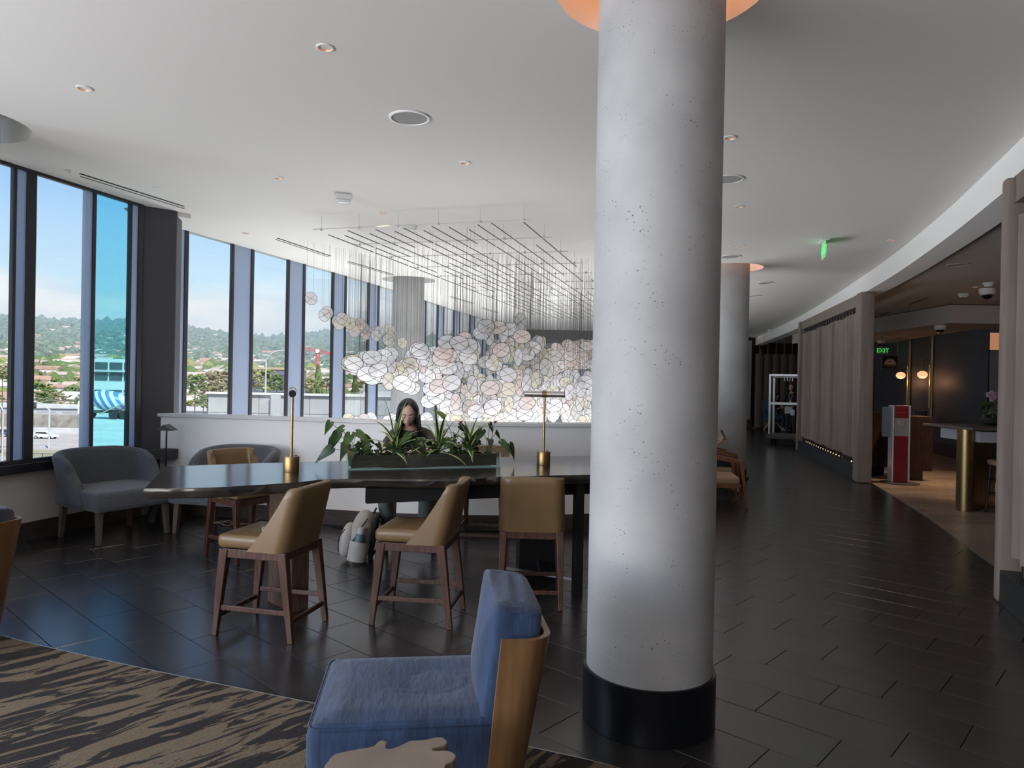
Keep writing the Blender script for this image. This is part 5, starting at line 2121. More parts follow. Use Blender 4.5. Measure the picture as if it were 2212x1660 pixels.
bar_stool((6.33, 9.02, 0.006), math.radians(75), 'black-legged bar stool with tan seat drawn up at the bar counter', mat('tan_bar_leather', (0.33, 0.21, 0.135), 0.5), BLACK, 0.66, 1.0)
bar_stool((9.72, 17.25, 0.006), math.radians(95), 'black bar stool standing against the charcoal wall under the globe lamp', mat('black_leather', (0.02, 0.02, 0.022), 0.5), BLACK, 0.74, 1.05)
t = thing('bar_table', 'narrow black wall table beside the black bar stool', 'table', (9.25, 17.4, 0.006))
m_ = MB()
m_.box((0, 0, 1.05), (0.5, 0.5, 0.03))
m_.build('top', BLACK, t, smooth=0)
m_ = MB()
m_.cyl((0, 0, 0), (0, 0, 1.04), 0.03, n=10)
m_.lathe([(0.22, 0), (0.22, 0.015), (0, 0.02)], 24, cap=False)
m_.build('stem', BLACK, t)

# back-bar shelf unit with goods
sx0, sy0 = aty(2140, 700, 13.73).x, 13.4
t = thing('shelf_unit', 'dark back-bar shelf unit with a glowing warm panel above it', 'shelf', (sx0, sy0, 0.006))
m_ = MB()
m_.box((0.9, 0.36, 1.34), (1.8, 0.04, 2.68))
m_.build('back_panel', mat('shelf_back', (0.018, 0.014, 0.013), 0.6), t, smooth=0)
for x in (0.012, 1.79):
    m_ = MB()
    m_.box((x, 0.18, 1.17), (0.024, 0.36, 2.34))
    m_.build('upright', mat('shelf_metal', (0.12, 0.11, 0.10), 0.4, metal=0.5), t, smooth=0)
shz = [2.33, 2.17, 1.90, 1.74, 1.35, 1.18, 0.84]
for z in shz:
    m_ = MB()
    m_.box((0.9, 0.18, z), (1.76, 0.34, 0.022))
    m_.build('shelf', mat('shelf_metal') if z > 1.5 or z < 1.0 else mat('shelf_wood', (0.20, 0.085, 0.045), 0.5), t, smooth=0)
m_ = MB()
m_.box((0.9, 0.33, 2.53), (1.8, 0.02, 0.33))
m_.build('light_panel', mat('cove_warm', (0.75, 0.45, 0.3), 0.6, emit=(1.0, 0.40, 0.20), estr=0.34), t, smooth=0)
# poster, boxes and small goods on the shelves
o = thing('travel_poster', 'dark blue and red poster with large letters on the shelf', 'poster', (sx0 + 0.36, sy0 + 0.20, 1.367), 0)
m_ = MB()
m_.box((0, 0, 0.175), (0.55, 0.015, 0.34))
m_.build('print', mat('poster_print', (0.03, 0.03, 0.08), 0.4, col2=(0.28, 0.03, 0.02), vscale=5, c0=0.45, c1=0.56), o, smooth=0)
text('SFO', 0.17, mat('poster_letters', (0.30, 0.20, 0.17), 0.5), o, (0.04, -0.0085, 0.17), (PI / 2, 0, 0), 'lettering', 0.0005)
for x, w, h, col, lb in ((0.24, 0.16, 0.14, (0.25, 0.05, 0.03), 'red packet with pale print on the wooden shelf'), (0.43, 0.15, 0.14, (0.35, 0.22, 0.03), 'yellow packet on the wooden shelf')):
    o = thing('packet', lb, 'packet', (sx0 + x, sy0 + 0.15, 1.1975), 0)
    m_ = MB()
    m_.box((0, 0, h / 2), (w, 0.06, h))
    m_.build('box', mat('packet_%d' % int(x * 100), col, 0.5), o, smooth=0, bevel=0.003)
    m_ = MB()
    m_.lathe([(0, 0), (0.03, 0)], 12, cap=False)
    m_.v = [Vector((q.x, -0.0305, 0.09 + q.y)) for q in m_.v]
    m_.build('print', mat('packet_print', (0.5, 0.42, 0.35), 0.5), o, smooth=0)
o = thing('glass_jar', 'small pale jar on the lowest visible shelf', 'jar', (sx0 + 0.42, sy0 + 0.15, 0.857), 0)
m_ = MB()
m_.lathe([(0.0, 0), (0.055, 0), (0.06, 0.03), (0.06, 0.13), (0.04, 0.16), (0.04, 0.17)], 20, cap=False)
m_.build('body', mat('jar_white', (0.45, 0.45, 0.45), 0.3), o)
m_ = MB()
m_.lathe([(0.043, 0.165), (0.043, 0.19), (0, 0.19)], 20, cap=False)
m_.build('lid', CHROME, o)
rng = random.Random(90)
o = thing('trailing_plant', 'dark leafy plant on an upper shelf', 'plant', (sx0 + 0.45, sy0 + 0.16, 1.917), 0)
m_ = MB()
m_.lathe([(0, 0), (0.06, 0), (0.075, 0.07)], 16, cap=False)
m_.build('pot', BLACKMATT, o)
for k in range(26):
    a = rng.uniform(0, 2 * PI)
    heart_leaf(Vector((rng.uniform(0.02, 0.18) * math.cos(a), 0.10 * math.sin(a), rng.uniform(0.05, 0.2))), a, rng.uniform(-0.2, 0.9), rng.uniform(0.05, 0.08), o, LEAF_D)

# orchid bowl on the bar
bp_ = aty(2140, 918, 9.9)
o = thing('orchid_bowl', 'pink orchid with dark foliage in a wide black bowl on the bar', 'plant', (bp_.x, 9.9, 1.1115), 0)
m_ = MB()
m_.lathe([(0.0, 0), (0.07, 0), (0.13, 0.035), (0.145, 0.07), (0.12, 0.105), (0.0, 0.10)], 28, cap=False)
m_.build('bowl', mat('bowl_black', (0.03, 0.028, 0.028), 0.4), o)
for k in range(30):
    a = rng.uniform(0, 2 * PI)
    rad = rng.uniform(0.02, 0.12)
    heart_leaf(Vector((rad * math.cos(a), rad * math.sin(a), rng.uniform(0.10, 0.32))), a, rng.uniform(0.0, 0.9), rng.uniform(0.05, 0.09), o, LEAF_D if k % 5 else LEAF_M)
for k in range(8):
    strap_leaf(rng.uniform(0.16, 0.24), 0.006, PI + rng.uniform(-0.7, 0.7), rng.uniform(0.1, 0.7), 0.7, 'blade', o, [LEAF_D, LEAF_D], rng, (0, 0, 0.10))
ORCH = mat('orchid_pink', (0.34, 0.17, 0.26), 0.5, col2=(0.48, 0.36, 0.42), vscale=30)
for j, (x, y, z) in enumerate(((-0.06, -0.02, 0.42), (-0.02, -0.04, 0.45), (0.02, -0.03, 0.43), (0.0, -0.05, 0.39), (0.05, -0.02, 0.40), (-0.03, -0.05, 0.36))):
    m_ = MB()
    for k in range(5):
        a = 2 * PI * k / 5 + j
        m_.ell((x + 0.022 * math.cos(a), y - 0.004 * k, z + 0.022 * math.sin(a)), (0.02, 0.004, 0.02), 8, 6)
    m_.build('blossom', ORCH, o)
m_ = MB()
m_.tube(catmull([(0, 0, 0.08), (0.02, 0, 0.25), (0.01, -0.01, 0.38), (-0.05, -0.02, 0.43)], 4), 0.003, 5)
m_.build('flower_stem', STEM, o)
o = tag(MB().box((0, 0, 0.02), (0.06, 0.05, 0.04)).build('card_holder', mat('card_cream', (0.5, 0.4, 0.35), 0.5), smooth=0, bevel=0.003), 'small cream card holder beside the orchid bowl', 'card holder')
o.location = (bp_.x + 0.27, 9.75, 1.1115)

# exit sign over the far cafe door and the hanging shop sign
p = aty(1907, 758, 20.5)
t = thing('exit_sign', 'lit green exit sign facing the cafe from its far ceiling', 'exit sign', p, 0)
m_ = MB()
m_.box((0, 0.02, 0), (0.34, 0.03, 0.19))
m_.build('panel', mat('exit_board', (0.25, 0.32, 0.26), 0.4), t, smooth=0)
text('EXIT', 0.17, GREENLIT, t, (0, -0.002, 0), (PI / 2, 0, 0))
m_ = MB()
m_.cyl((0, 0.02, 0.09), (0, 0.02, 3.30 - p.z), 0.01, n=8)
m_.build('hanger', BLACK, t)
p = aty(1922, 783, 18.4)
t = thing('hanging_sign', 'black hanging shop sign with a white dome emblem', 'sign', p, 0)
m_ = MB()
m_.box((0, 0, 0), (0.38, 0.03, 0.32))
m_.build('board', BLACKMATT, t, smooth=0)
SIGNW = mat('sign_white', (0.42, 0.42, 0.40), 0.5)
m_ = MB()
dome = [(-0.15, -0.06)] + [(0.15 * -math.cos(k * PI / 16), -0.06 + 0.15 * math.sin(k * PI / 16)) for k in range(1, 16)] + [(0.15, -0.06)]
m_.add([(x, -0.0165, z) for x, z in dome], [tuple(range(len(dome)))])
m_.build('dome_emblem', SIGNW, t, smooth=0)
m_ = MB()
m_.lathe([(0, 0), (0.02, 0)], 12, cap=False)
m_.v = [Vector((q.x, -0.0175, 0.02 + q.y)) for q in m_.v]
m_.build('emblem_dot', BLACKMATT, t, smooth=0)
text('TWIN CRAFTS', 0.052, SIGNW, t, (0, -0.0165, -0.095), (PI / 2, 0, 0), 'lettering', 0.0005)
m_ = MB()
for sx_ in (-1, 1):
    m_.cyl((sx_ * 0.2, 0, -0.17), (sx_ * 0.2, 0, 2.92 - p.z), 0.008, n=6)
m_.build('hanger', mat('shelf_metal'), t)
m_ = MB()
m_.box((9.85, 20.9, 1.25), (1.5, 0.1, 2.5))
struct(m_.build('wall_cafe_end', mat('brown_panel', (0.075, 0.038, 0.018), 0.45), smooth=0), 'dark brown panelled wall beneath the shop sign', 'wall')

# cafe ceiling fittings
def dome_cam(px, py, label, s=1.0, z=3.30):
    p = onz(px, py, z)
    t = thing('security_camera', label, 'camera', p)
    m_ = MB()
    m_.lathe([(0.10 * s, 0), (0.10 * s, -0.055 * s), (0.075 * s, -0.085 * s)], 28, cap=False)
    m_.build('housing', WHITEPLASTIC, t)
    m_ = MB()
    m_.lathe([(0.066 * s, -0.075 * s), (0.064 * s, -0.10 * s), (0.045 * s, -0.13 * s), (0.0, -0.145 * s)], 24, cap=False)
    m_.build('dome', mat('smoked_dome', (0.01, 0.01, 0.012), 0.08), t)


dome_cam(2133, 624, 'large white dome camera on the cafe ceiling near the slat post', 1.25)
dome_cam(2031, 703, 'white dome camera above the charcoal wall lamps', 1.15, 2.92)
dome_cam(1904, 735, 'white dome camera beside the near slat screen post', 1.15, 2.92)
dome_cam(2166, 690, 'small white dome camera in front of the glowing shelf panel', 0.8)
smoke(onz(2136, 611, 3.30), 'white smoke detector next to the large dome camera', 1.3)
strobe(onz(2081, 634, 3.30), 'white fire alarm strobe on the cafe ceiling', 1.0)
for a, b, lb in ((1930, 684, 'lit downlight in the cafe ceiling over the red kiosk'), (2177, 685, 'lit downlight in front of the glowing shelf panel'), (2107, 620, 'lit downlight between the cafe fire strobe and dome camera')):
    p = onz(a, b, 3.30)
    downlight(p.x, p.y, 3.30, lb, 'cafe ceiling downlights', True, 420 if a == 1930 else 480)
for a, b, lb in ((2070, 572, 'round cafe speaker nearest the white soffit band'), (1983, 671, 'round cafe speaker behind the dark ceiling slot')):
    p = onz(a, b, 3.30)
    t = thing('ceiling_speaker', lb, 'speaker', p, 0, 'cafe ceiling speakers')
    m_ = MB()
    m_.lathe([(0.12, -0.003), (0.125, -0.009), (0.145, -0.008), (0.15, 0)], 32, cap=False)
    m_.build('bezel', mat('cafe_ceiling_paint'), t)
    m_ = MB()
    m_.lathe([(0, -0.004), (0.121, -0.0035)], 32, cap=False)
    m_.build('grille', GRILLE, t)
for a, b in (((1964, 658), (2006, 642)), ((1901, 682), (1920, 675))):
    p, q = onz(*a, 3.30), onz(*b, 3.30)
    c = (p + q) / 2
    o = tag(MB().box((0, 0, -0.002), ((q - p).length, 0.03, 0.004)).build('slot_diffuser', BLACKMATT, smooth=0), 'thin dark air slot in the cafe ceiling ' + ('over the red kiosk' if a[0] > 1950 else 'beside the slat screen post'), 'vent')
    o.location = c
    o.rotation_euler = (0, 0, math.atan2(q.y - p.y, q.x - p.x))
# ================================================================ PEOPLE
SKIN = mat('skin', (0.58, 0.38, 0.29), 0.5, var=0.06, vscale=10)
HAIR = mat('black_hair', (0.009, 0.008, 0.009), 0.32, var=0.4, vscale=60, stretch=(8, 8, 0.4), spec=0.6)
EYEW = mat('eye_white', (0.6, 0.58, 0.56), 0.3)
LIPS = mat('lips', (0.34, 0.12, 0.11), 0.45)


def skin_mesh(joints, edges, root):
    names = list(joints)
    me = bpy.data.meshes.new('body')
    me.from_pydata([tuple(joints[k][0]) for k in names], [(names.index(a), names.index(b)) for a, b in edges], [])
    o = bpy.data.objects.new('body', me)
    C.objects.link(o)
    md = o.modifiers.new('skin', 'SKIN')
    md.use_smooth_shade = True
    for i, k in enumerate(names):
        r = joints[k][1]
        me.skin_vertices[0].data[i].radius = r if isinstance(r, tuple) else (r, r)
        me.skin_vertices[0].data[i].use_root = (k == root)
    o.modifiers.new('sub', 'SUBSURF').levels = 2
    dg = bpy.context.evaluated_depsgraph_get()
    out = bpy.data.meshes.new_from_object(o.evaluated_get(dg))
    bpy.data.objects.remove(o)
    return out


def add_mesh(mb, me, matfn):
    n = len(mb.v)
    mb.v += [mb.M @ v.co for v in me.vertices]
    for p in me.polygons:
        mb.f.append([i + n for i in p.vertices])
        mb.mi.append(matfn(mb.M @ p.center))


def add_head(mb, M, s=1.0, mi=(0, 1, 2, 3), lids=True):
    """face towards local -Y; mi = skin, hair(brow), lips, eye"""
    old = mb.M
    mb.M = M @ Matrix.Scale(s, 4)
    mb.m = mi[0]

    def shape(p):
        q = p.copy()
        if q.z < 0:                                   # jaw and chin
            q.x *= 1 - 0.38 * (-q.z) ** 1.6
            q.y *= 1 - 0.10 * (-q.z)
        if q.y < 0:
            q.y *= 0.94
            ex = math.exp(-((abs(q.x) - 0.36) / 0.20) ** 2 - ((q.z - 0.05) / 0.16) ** 2)
            q.y += 0.07 * ex                          # eye sockets
            nose = math.exp(-(q.x / 0.14) ** 2 - ((q.z + 0.20) / 0.20) ** 2)
            q.y -= 0.15 * nose
            q.y -= 0.07 * math.exp(-(q.x / 0.24) ** 2 - ((q.z + 0.52) / 0.11) ** 2)   # mouth
            q.y -= 0.10 * math.exp(-(q.x / 0.26) ** 2 - ((q.z + 0.86) / 0.16) ** 2)   # chin
        return q
    mb.ell((0, 0, 0), (0.076, 0.094, 0.118), 40, 32, shape)
    for sx_ in (-1, 1):
        mb.m = mi[0]
        mb.ell((sx_ * 0.077, 0.012, -0.005), (0.012, 0.022, 0.032), 10, 8)
        mb.m = mi[0] if lids else mi[3]
        mb.ell((sx_ * 0.030, -0.0745, 0.008), (0.0145, 0.010, 0.0045 if lids else 0.008), 12, 8)
        mb.m = mi[1]
        mb.ell((sx_ * 0.030, -0.0805, 0.0035 if lids else 0.008), (0.0145 if lids else 0.006, 0.006, 0.0022 if lids else 0.006), 12, 6)
        mb.tube([(sx_ * 0.014, -0.0865, 0.026), (sx_ * 0.032, -0.0845, 0.032), (sx_ * 0.050, -0.072, 0.026)], [0.0026, 0.0032, 0.0016], 6)
    mb.m = mi[2]
    mb.ell((0, -0.0905, -0.055), (0.0215, 0.008, 0.0045), 14, 6)
    mb.ell((0, -0.0895, -0.0635), (0.0185, 0.008, 0.0055), 14, 6)
    mb.m = 0
    mb.M = old


def add_hand(mb, wrist, fdir, palm_n, s=1.0, m=0, curl=0.5, flip=1):
    """palm with four fingers and a thumb; fdir = towards the fingertips, palm_n = palm normal"""
    mb.m = m
    f = Vector(fdir).normalized()
    n_ = Vector(palm_n)
    n_ = (n_ - f * n_.dot(f)).normalized()
    sd = f.cross(n_) * flip
    w = Vector(wrist)
    mb.tube([w, w + f * 0.03 * s, w + f * 0.085 * s], [0.020 * s, 0.030 * s, 0.034 * s], 10, flat=0.55)
    mb.ell(w + f * 0.06 * s, (0.028 * s, 0.028 * s, 0.028 * s), 8, 6)
    for k, (o_, L) in enumerate(((-0.027, 0.060), (-0.009, 0.074), (0.009, 0.078), (0.026, 0.070))):
        p0 = w + f * 0.078 * s + sd * o_ * s
        d = f.copy()
        pts = [p0]
        for j in range(3):
            d = (d + n_ * curl * 0.55).normalized()
            pts.append(pts[-1] + d * L * s * (0.45, 0.32, 0.23)[j])
        mb.tube(pts, [0.0095 * s, 0.0088 * s, 0.008 * s, 0.006 * s], 7)
    p0 = w + f * 0.025 * s + sd * 0.028 * s
    d = (f * 0.7 + sd * 0.75 + n_ * 0.25).normalized()
    p1 = p0 + d * 0.035 * s
    p2 = p1 + (d + f * 0.5 + n_ * 0.2).normalized() * 0.030 * s
    mb.tube([p0, p1, p2], [0.013 * s, 0.011 * s, 0.008 * s], 7)
    mb.m = 0


def hair_long(M, length, parent, gap=0.75, back=0.0):
    mb = MB()
    mb.M = M

    def q(u, v):
        a = -PI / 2 + gap * (1 - min(1, v * 1.4)) * 0 + (gap + (2 * PI - 2 * gap) * u)   # from one cheek round the back to the other
        if v < 0.45:
            t = v / 0.45
            b = PI / 2 * (1 - t)
            # towards the crown the hair closes over the parting
            gapf = 1 - t
            gq = gap * 0.98 * min(1.0, max(0.0, (t - 0.30) / 0.42)) ** 0.55
            aa = -PI / 2 + (gq + (2 * PI - 2 * gq) * u)
            r = 1.0
            p = Vector((math.cos(aa) * math.cos(b) * 0.092, math.sin(aa) * math.cos(b) * 0.110, math.sin(b) * 0.135))
            p.z += -0.006 * math.exp(-(p.x / 0.008) ** 2) * (1 if p.y < 0.03 else 0)
            return p
        t = (v - 0.45) / 0.55
        aa = -PI / 2 + (gap * 0.98 + (2 * PI - 2 * gap * 0.98) * u)
        wv = 0.004 * math.sin(u * 90) + 0.003 * math.sin(u * 47 + 2 * t)
        sp = 1 + 0.28 * t
        return Vector((math.cos(aa) * (0.092 + wv) * sp, math.sin(aa) * (0.110 + wv) * (1 + 0.10 * t) , -length * t * (1 + 0.06 * math.sin(u * 31))))
    mb.grid(q, 72, 22)
    o = mb.build('hair', HAIR, parent, smooth=180)
    md = o.modifiers.new('solid', 'SOLIDIFY')
    md.thickness = 0.012
    md.offset = -1
    return o


# ---- woman reading at the table
B0 = Vector((-0.93, 6.78, 0))
t = thing('person', 'woman with long black hair seated at the table looking down behind the planter', 'person', B0)
J = {}
V = Vector
J['pelvis'] = (V((0, 0.02, 0.70)), (0.15, 0.11))
J['waist'] = (V((0, -0.02, 0.86)), (0.125, 0.095))
J['chest'] = (V((0, -0.10, 1.02)), (0.15, 0.10))
J['collar'] = (V((0, -0.18, 1.115)), (0.10, 0.075))
J['neck'] = (V((0, -0.235, 1.165)), 0.048)
J['nape'] = (V((0, -0.285, 1.215)), 0.050)
for s, nm in ((-1, 'l'), (1, 'r')):
    J['sh' + nm] = (V((s * 0.165, -0.15, 1.085)), 0.058)
    J['el' + nm] = (V((s * 0.235, -0.33, 0.945)), 0.044)
    J['wr' + nm] = (V((s * 0.085, -0.49, 0.955)), 0.028)
    J['hip' + nm] = (V((s * 0.09, -0.06, 0.695)), 0.092)
    J['th' + nm] = (V((s * 0.14, -0.26, 0.66)), 0.086)
    J['kn' + nm] = (V((s * 0.185, -0.44, 0.60)), 0.074)
    J['cf' + nm] = (V((s * 0.175, -0.40, 0.40)), 0.070)
    J['an' + nm] = (V((s * 0.15, -0.30, 0.19)), 0.052)
    J['ft' + nm] = (V((s * 0.15, -0.42, 0.155)), 0.038)
E_ = [('pelvis', 'waist'), ('waist', 'chest'), ('chest', 'collar'), ('collar', 'neck'), ('neck', 'nape')]
for nm in 'lr':
    E_ += [('collar', 'sh' + nm), ('sh' + nm, 'el' + nm), ('el' + nm, 'wr' + nm), ('pelvis', 'hip' + nm), ('hip' + nm, 'th' + nm), ('th' + nm, 'kn' + nm), ('kn' + nm, 'cf' + nm), ('cf' + nm, 'an' + nm), ('an' + nm, 'ft' + nm)]
mb = MB()


def wm(c):
    if c.z < 0.20 and c.y < -0.30:
        return 6
    if c.z < 0.74:
        return 5
    if c.z > 1.125 and abs(c.x) < 0.10:
        return 0
    if abs(c.x) > 0.16 and c.z < 1.02:
        return 0
    if c.y < -0.36:
        return 0
    return 4


add_mesh(mb, skin_mesh(J, E_, 'pelvis'), wm)
HM = Matrix.Translation((-0.005, -0.335, 1.285)) @ Matrix.Rotation(math.radians(6), 4, 'Z') @ Matrix.Rotation(math.radians(24), 4, 'X')
add_head(mb, HM, 1.0)
for s in (-1, 1):
    add_hand(mb, (s * 0.085, -0.49, 0.953), (-s * 0.5, -0.85, -0.02), (0, 0, -1), 0.95, 0, 0.25, s)
body = mb.build('body', [SKIN, HAIR, LIPS, EYEW, mat('dark_blouse', (0.055, 0.05, 0.055), 0.7), mat('grey_green_jeans', (0.105, 0.13, 0.125), 0.8, var=0.25, vscale=9, bump=0.3, bscale=30), mat('shoe_white', (0.4, 0.4, 0.4), 0.6)], t, smooth=180)
hair_long(HM, 0.36, t, 0.92)

# ---- backpack with bottle
t = thing('backpack', 'cream canvas backpack slumped on the floor beside the dark-haired woman', 'backpack', (-1.36, 6.27, 0), math.radians(6))
CANVAS = mat('cream_canvas', (0.44, 0.41, 0.37), 0.85, var=0.12, vscale=8, bump=0.3, bscale=45)
lean = Matrix.Rotation(math.radians(9), 4, 'Y')


def sack(mb, c, r, k=2.6, fold=0.006):
    def fn(p):
        q = Vector([math.copysign(abs(a) ** (2 / k), a) for a in p])
        q *= 1 + fold * 8 * math.sin(q.z * 7 + q.x * 5) * 0.12
        if q.z > 0.3:
            q.x *= 1 - 0.25 * (q.z - 0.3)
        return q
    mb.ell(c, r, 28, 20, fn)


m_ = MB()
m_.M = lean
sack(m_, (0.03, 0, 0.222), (0.105, 0.145, 0.222))
m_.build('main_bag', CANVAS, t, smooth=180)
m_ = MB()
m_.M = lean
sack(m_, (-0.085, 0, 0.165), (0.065, 0.120, 0.150))
m_.build('front_pocket', CANVAS, t, smooth=180)
m_ = MB()
m_.M = lean
m_.rbox((0.135, 0, 0.22), (0.035, 0.25, 0.38), 0.016, 3)
m_.build('back_panel', mat('mesh_black', (0.015, 0.015, 0.017), 0.9), t, smooth=50)
m_ = MB()
m_.M = lean
m_.tube(catmull([(0.06, -0.12, 0.40), (0.02, -0.148, 0.32), (0.0, -0.155, 0.25), (-0.03, -0.14, 0.20)], 5), 0.004, 6)
m_.build('zip', BLACK, t, smooth=60)
m_ = MB()
m_.M = lean
m_.tube(catmull([(-0.12, -0.09, 0.27), (-0.150, -0.085, 0.20), (-0.155, -0.08, 0.13), (-0.14, -0.07, 0.07)], 5), 0.004, 6)
m_.build('zip', BLACK, t, smooth=60)
m_ = MB()
m_.M = lean
m_.tube(catmull([(0.10, -0.02, 0.43), (0.11, 0, 0.475), (0.10, 0.02, 0.43)], 5), 0.008, 6)
m_.build('grab_loop', BLACK, t, smooth=60)
m_ = MB()
m_.M = lean
m_.grid(lambda u, v: Vector((0.03 + 0.085 * math.cos(PI * u), -0.125 - 0.078 * math.sin(PI * u), 0.03 + 0.17 * v)), 16, 5)
o = m_.build('bottle_pocket', CANVAS, t, smooth=180)
m_ = MB()
m_.M = lean
for sy_ in (-0.07, 0.07):
    m_ = MB()
    m_.M = lean
    m_.tube(catmull([(0.15, sy_, 0.40), (0.20, sy_, 0.32), (0.19, sy_, 0.16), (0.15, sy_, 0.06)], 5), 0.014, 6, flat=0.4)
    m_.build('shoulder_strap', mat('mesh_black'), t, smooth=60)
t = thing('water_bottle', 'teal metal water bottle with white cap in the backpack side pocket', 'bottle', (-1.36 + 0.045 + 0.006, 6.27 - 0.152, 0.045), 0)
t.rotation_euler = (0, math.radians(9), 0)
m_ = MB()
m_.lathe([(0, 0), (0.040, 0), (0.042, 0.01), (0.042, 0.19), (0.036, 0.212), (0.030, 0.222)], 24, cap=False)
m_.build('body', mat('bottle_teal', (0.10, 0.19, 0.22), 0.4), t)
m_ = MB()
m_.lathe([(0.032, 0.218), (0.032, 0.262), (0.028, 0.272), (0, 0.273)], 20, cap=False)
m_.build('cap', mat('bottle_cap', (0.55, 0.56, 0.55), 0.4), t)

# ---- woman standing by the luggage cart
DARKC = mat('dark_jacket', (0.022, 0.02, 0.025), 0.8)
TROU = mat('dark_trousers', (0.03, 0.03, 0.036), 0.85)


def standing(loc, rz, label, h=1.64):
    t = thing('person', label, 'person', loc, rz)
    k = h / 1.70
    J = {'pelvis': (V((0, 0, 0.92 * k)), (0.15, 0.10)), 'waist': (V((0, 0, 1.07 * k)), (0.13, 0.09)), 'chest': (V((0, 0, 1.25 * k)), (0.155, 0.10)), 'collar': (V((0, 0.01, 1.39 * k)), (0.10, 0.07)), 'neck': (V((0, 0.01, 1.46 * k)), 0.048), 'nape': (V((0, 0.0, 1.52 * k)), 0.05)}
    for s, nm in ((-1, 'l'), (1, 'r')):
        J['sh' + nm] = (V((s * 0.17, 0.01, 1.365 * k)), 0.058)
        J['el' + nm] = (V((s * 0.22, 0.03, 1.10 * k)), 0.044)
        J['wr' + nm] = (V((s * 0.10, -0.20, 1.00 * k)), 0.030)
        J['hip' + nm] = (V((s * 0.09, 0, 0.86 * k)), 0.092)
        J['kn' + nm] = (V((s * 0.10, -0.01, 0.48 * k)), 0.064)
        J['an' + nm] = (V((s * 0.11, 0.02, 0.09)), 0.042)
        J['ft' + nm] = (V((s * 0.12, -0.13, 0.045)), 0.038)
    E2 = [('pelvis', 'waist'), ('waist', 'chest'), ('chest', 'collar'), ('collar', 'neck'), ('neck', 'nape')]
    for nm in 'lr':
        E2 += [('collar', 'sh' + nm), ('sh' + nm, 'el' + nm), ('el' + nm, 'wr' + nm), ('pelvis', 'hip' + nm), ('hip' + nm, 'kn' + nm), ('kn' + nm, 'an' + nm), ('an' + nm, 'ft' + nm)]
    mb = MB()
    add_mesh(mb, skin_mesh(J, E2, 'pelvis'), lambda c: 5 if c.z < 0.88 * k else (0 if c.z > 1.41 * k and abs(c.x) < 0.1 else 4))
    HM = Matrix.Translation((0, -0.03, 1.60 * k)) @ Matrix.Rotation(math.radians(-8), 4, 'X')
    add_head(mb, HM, 1.0, lids=False)
    for s in (-1, 1):
        add_hand(mb, (s * 0.10, -0.20, 1.00 * k), (-s * 0.3, -0.9, -0.1), (-s, 0, 0), 0.95, 0, 0.6, s)
    mb.build('body', [SKIN, HAIR, LIPS, EYEW, DARKC, TROU], t, smooth=180)
    return t, HM, k


t, HM, k = standing((8.70, 22.2, 0), math.radians(-30), 'woman in dark clothes with glasses and lanyard standing behind the luggage cart')
hair_long(HM, 0.20, t, 0.95)
m_ = MB()
m_.M = HM
for s in (-1, 1):
    m_.grid(lambda u, v: Vector((s * 0.031 + (0.021 + 0.003 * math.cos(2 * PI * v)) * math.cos(2 * PI * u), -0.090, 0.006 + (0.017 + 0.003 * math.cos(2 * PI * v)) * math.sin(2 * PI * u))), 16, 4, cu=True, cv=True)
m_.tube([(-0.01, -0.092, 0.008), (0.01, -0.092, 0.008)], 0.002, 5)
m_.build('glasses', BLACK, t, smooth=60)
m_ = MB()
for s in (-1, 1):
    m_.tube([(s * 0.06, -0.05, 1.40 * k), (s * 0.035, -0.115, 1.30 * k), (0, -0.13, 1.18 * k)], 0.006, 5)
m_.box((0, -0.135, 1.14 * k), (0.06, 0.004, 0.09))
m_.build('lanyard', mat('lanyard_pale', (0.5, 0.45, 0.45), 0.6), t, smooth=0)
pp = Matrix.Translation((8.70, 22.2, 0)) @ Matrix.Rotation(math.radians(-30), 4, 'Z')
w_ = pp @ Vector((0.0, -0.33, 0.955))
o = thing('papers', 'folded white papers held by the standing woman', 'papers', w_, math.radians(-30))
m_ = MB()
m_.box((-0.03, 0, -0.10), (0.20, 0.006, 0.20), 0.3)
m_.build('sheet', mat('paper_white', (0.6, 0.62, 0.68), 0.6), o, smooth=0)
m_ = MB()
m_.box((0.10, -0.02, -0.16), (0.13, 0.006, 0.18), -0.4)
m_.build('sheet', mat('paper_white'), o, smooth=0)


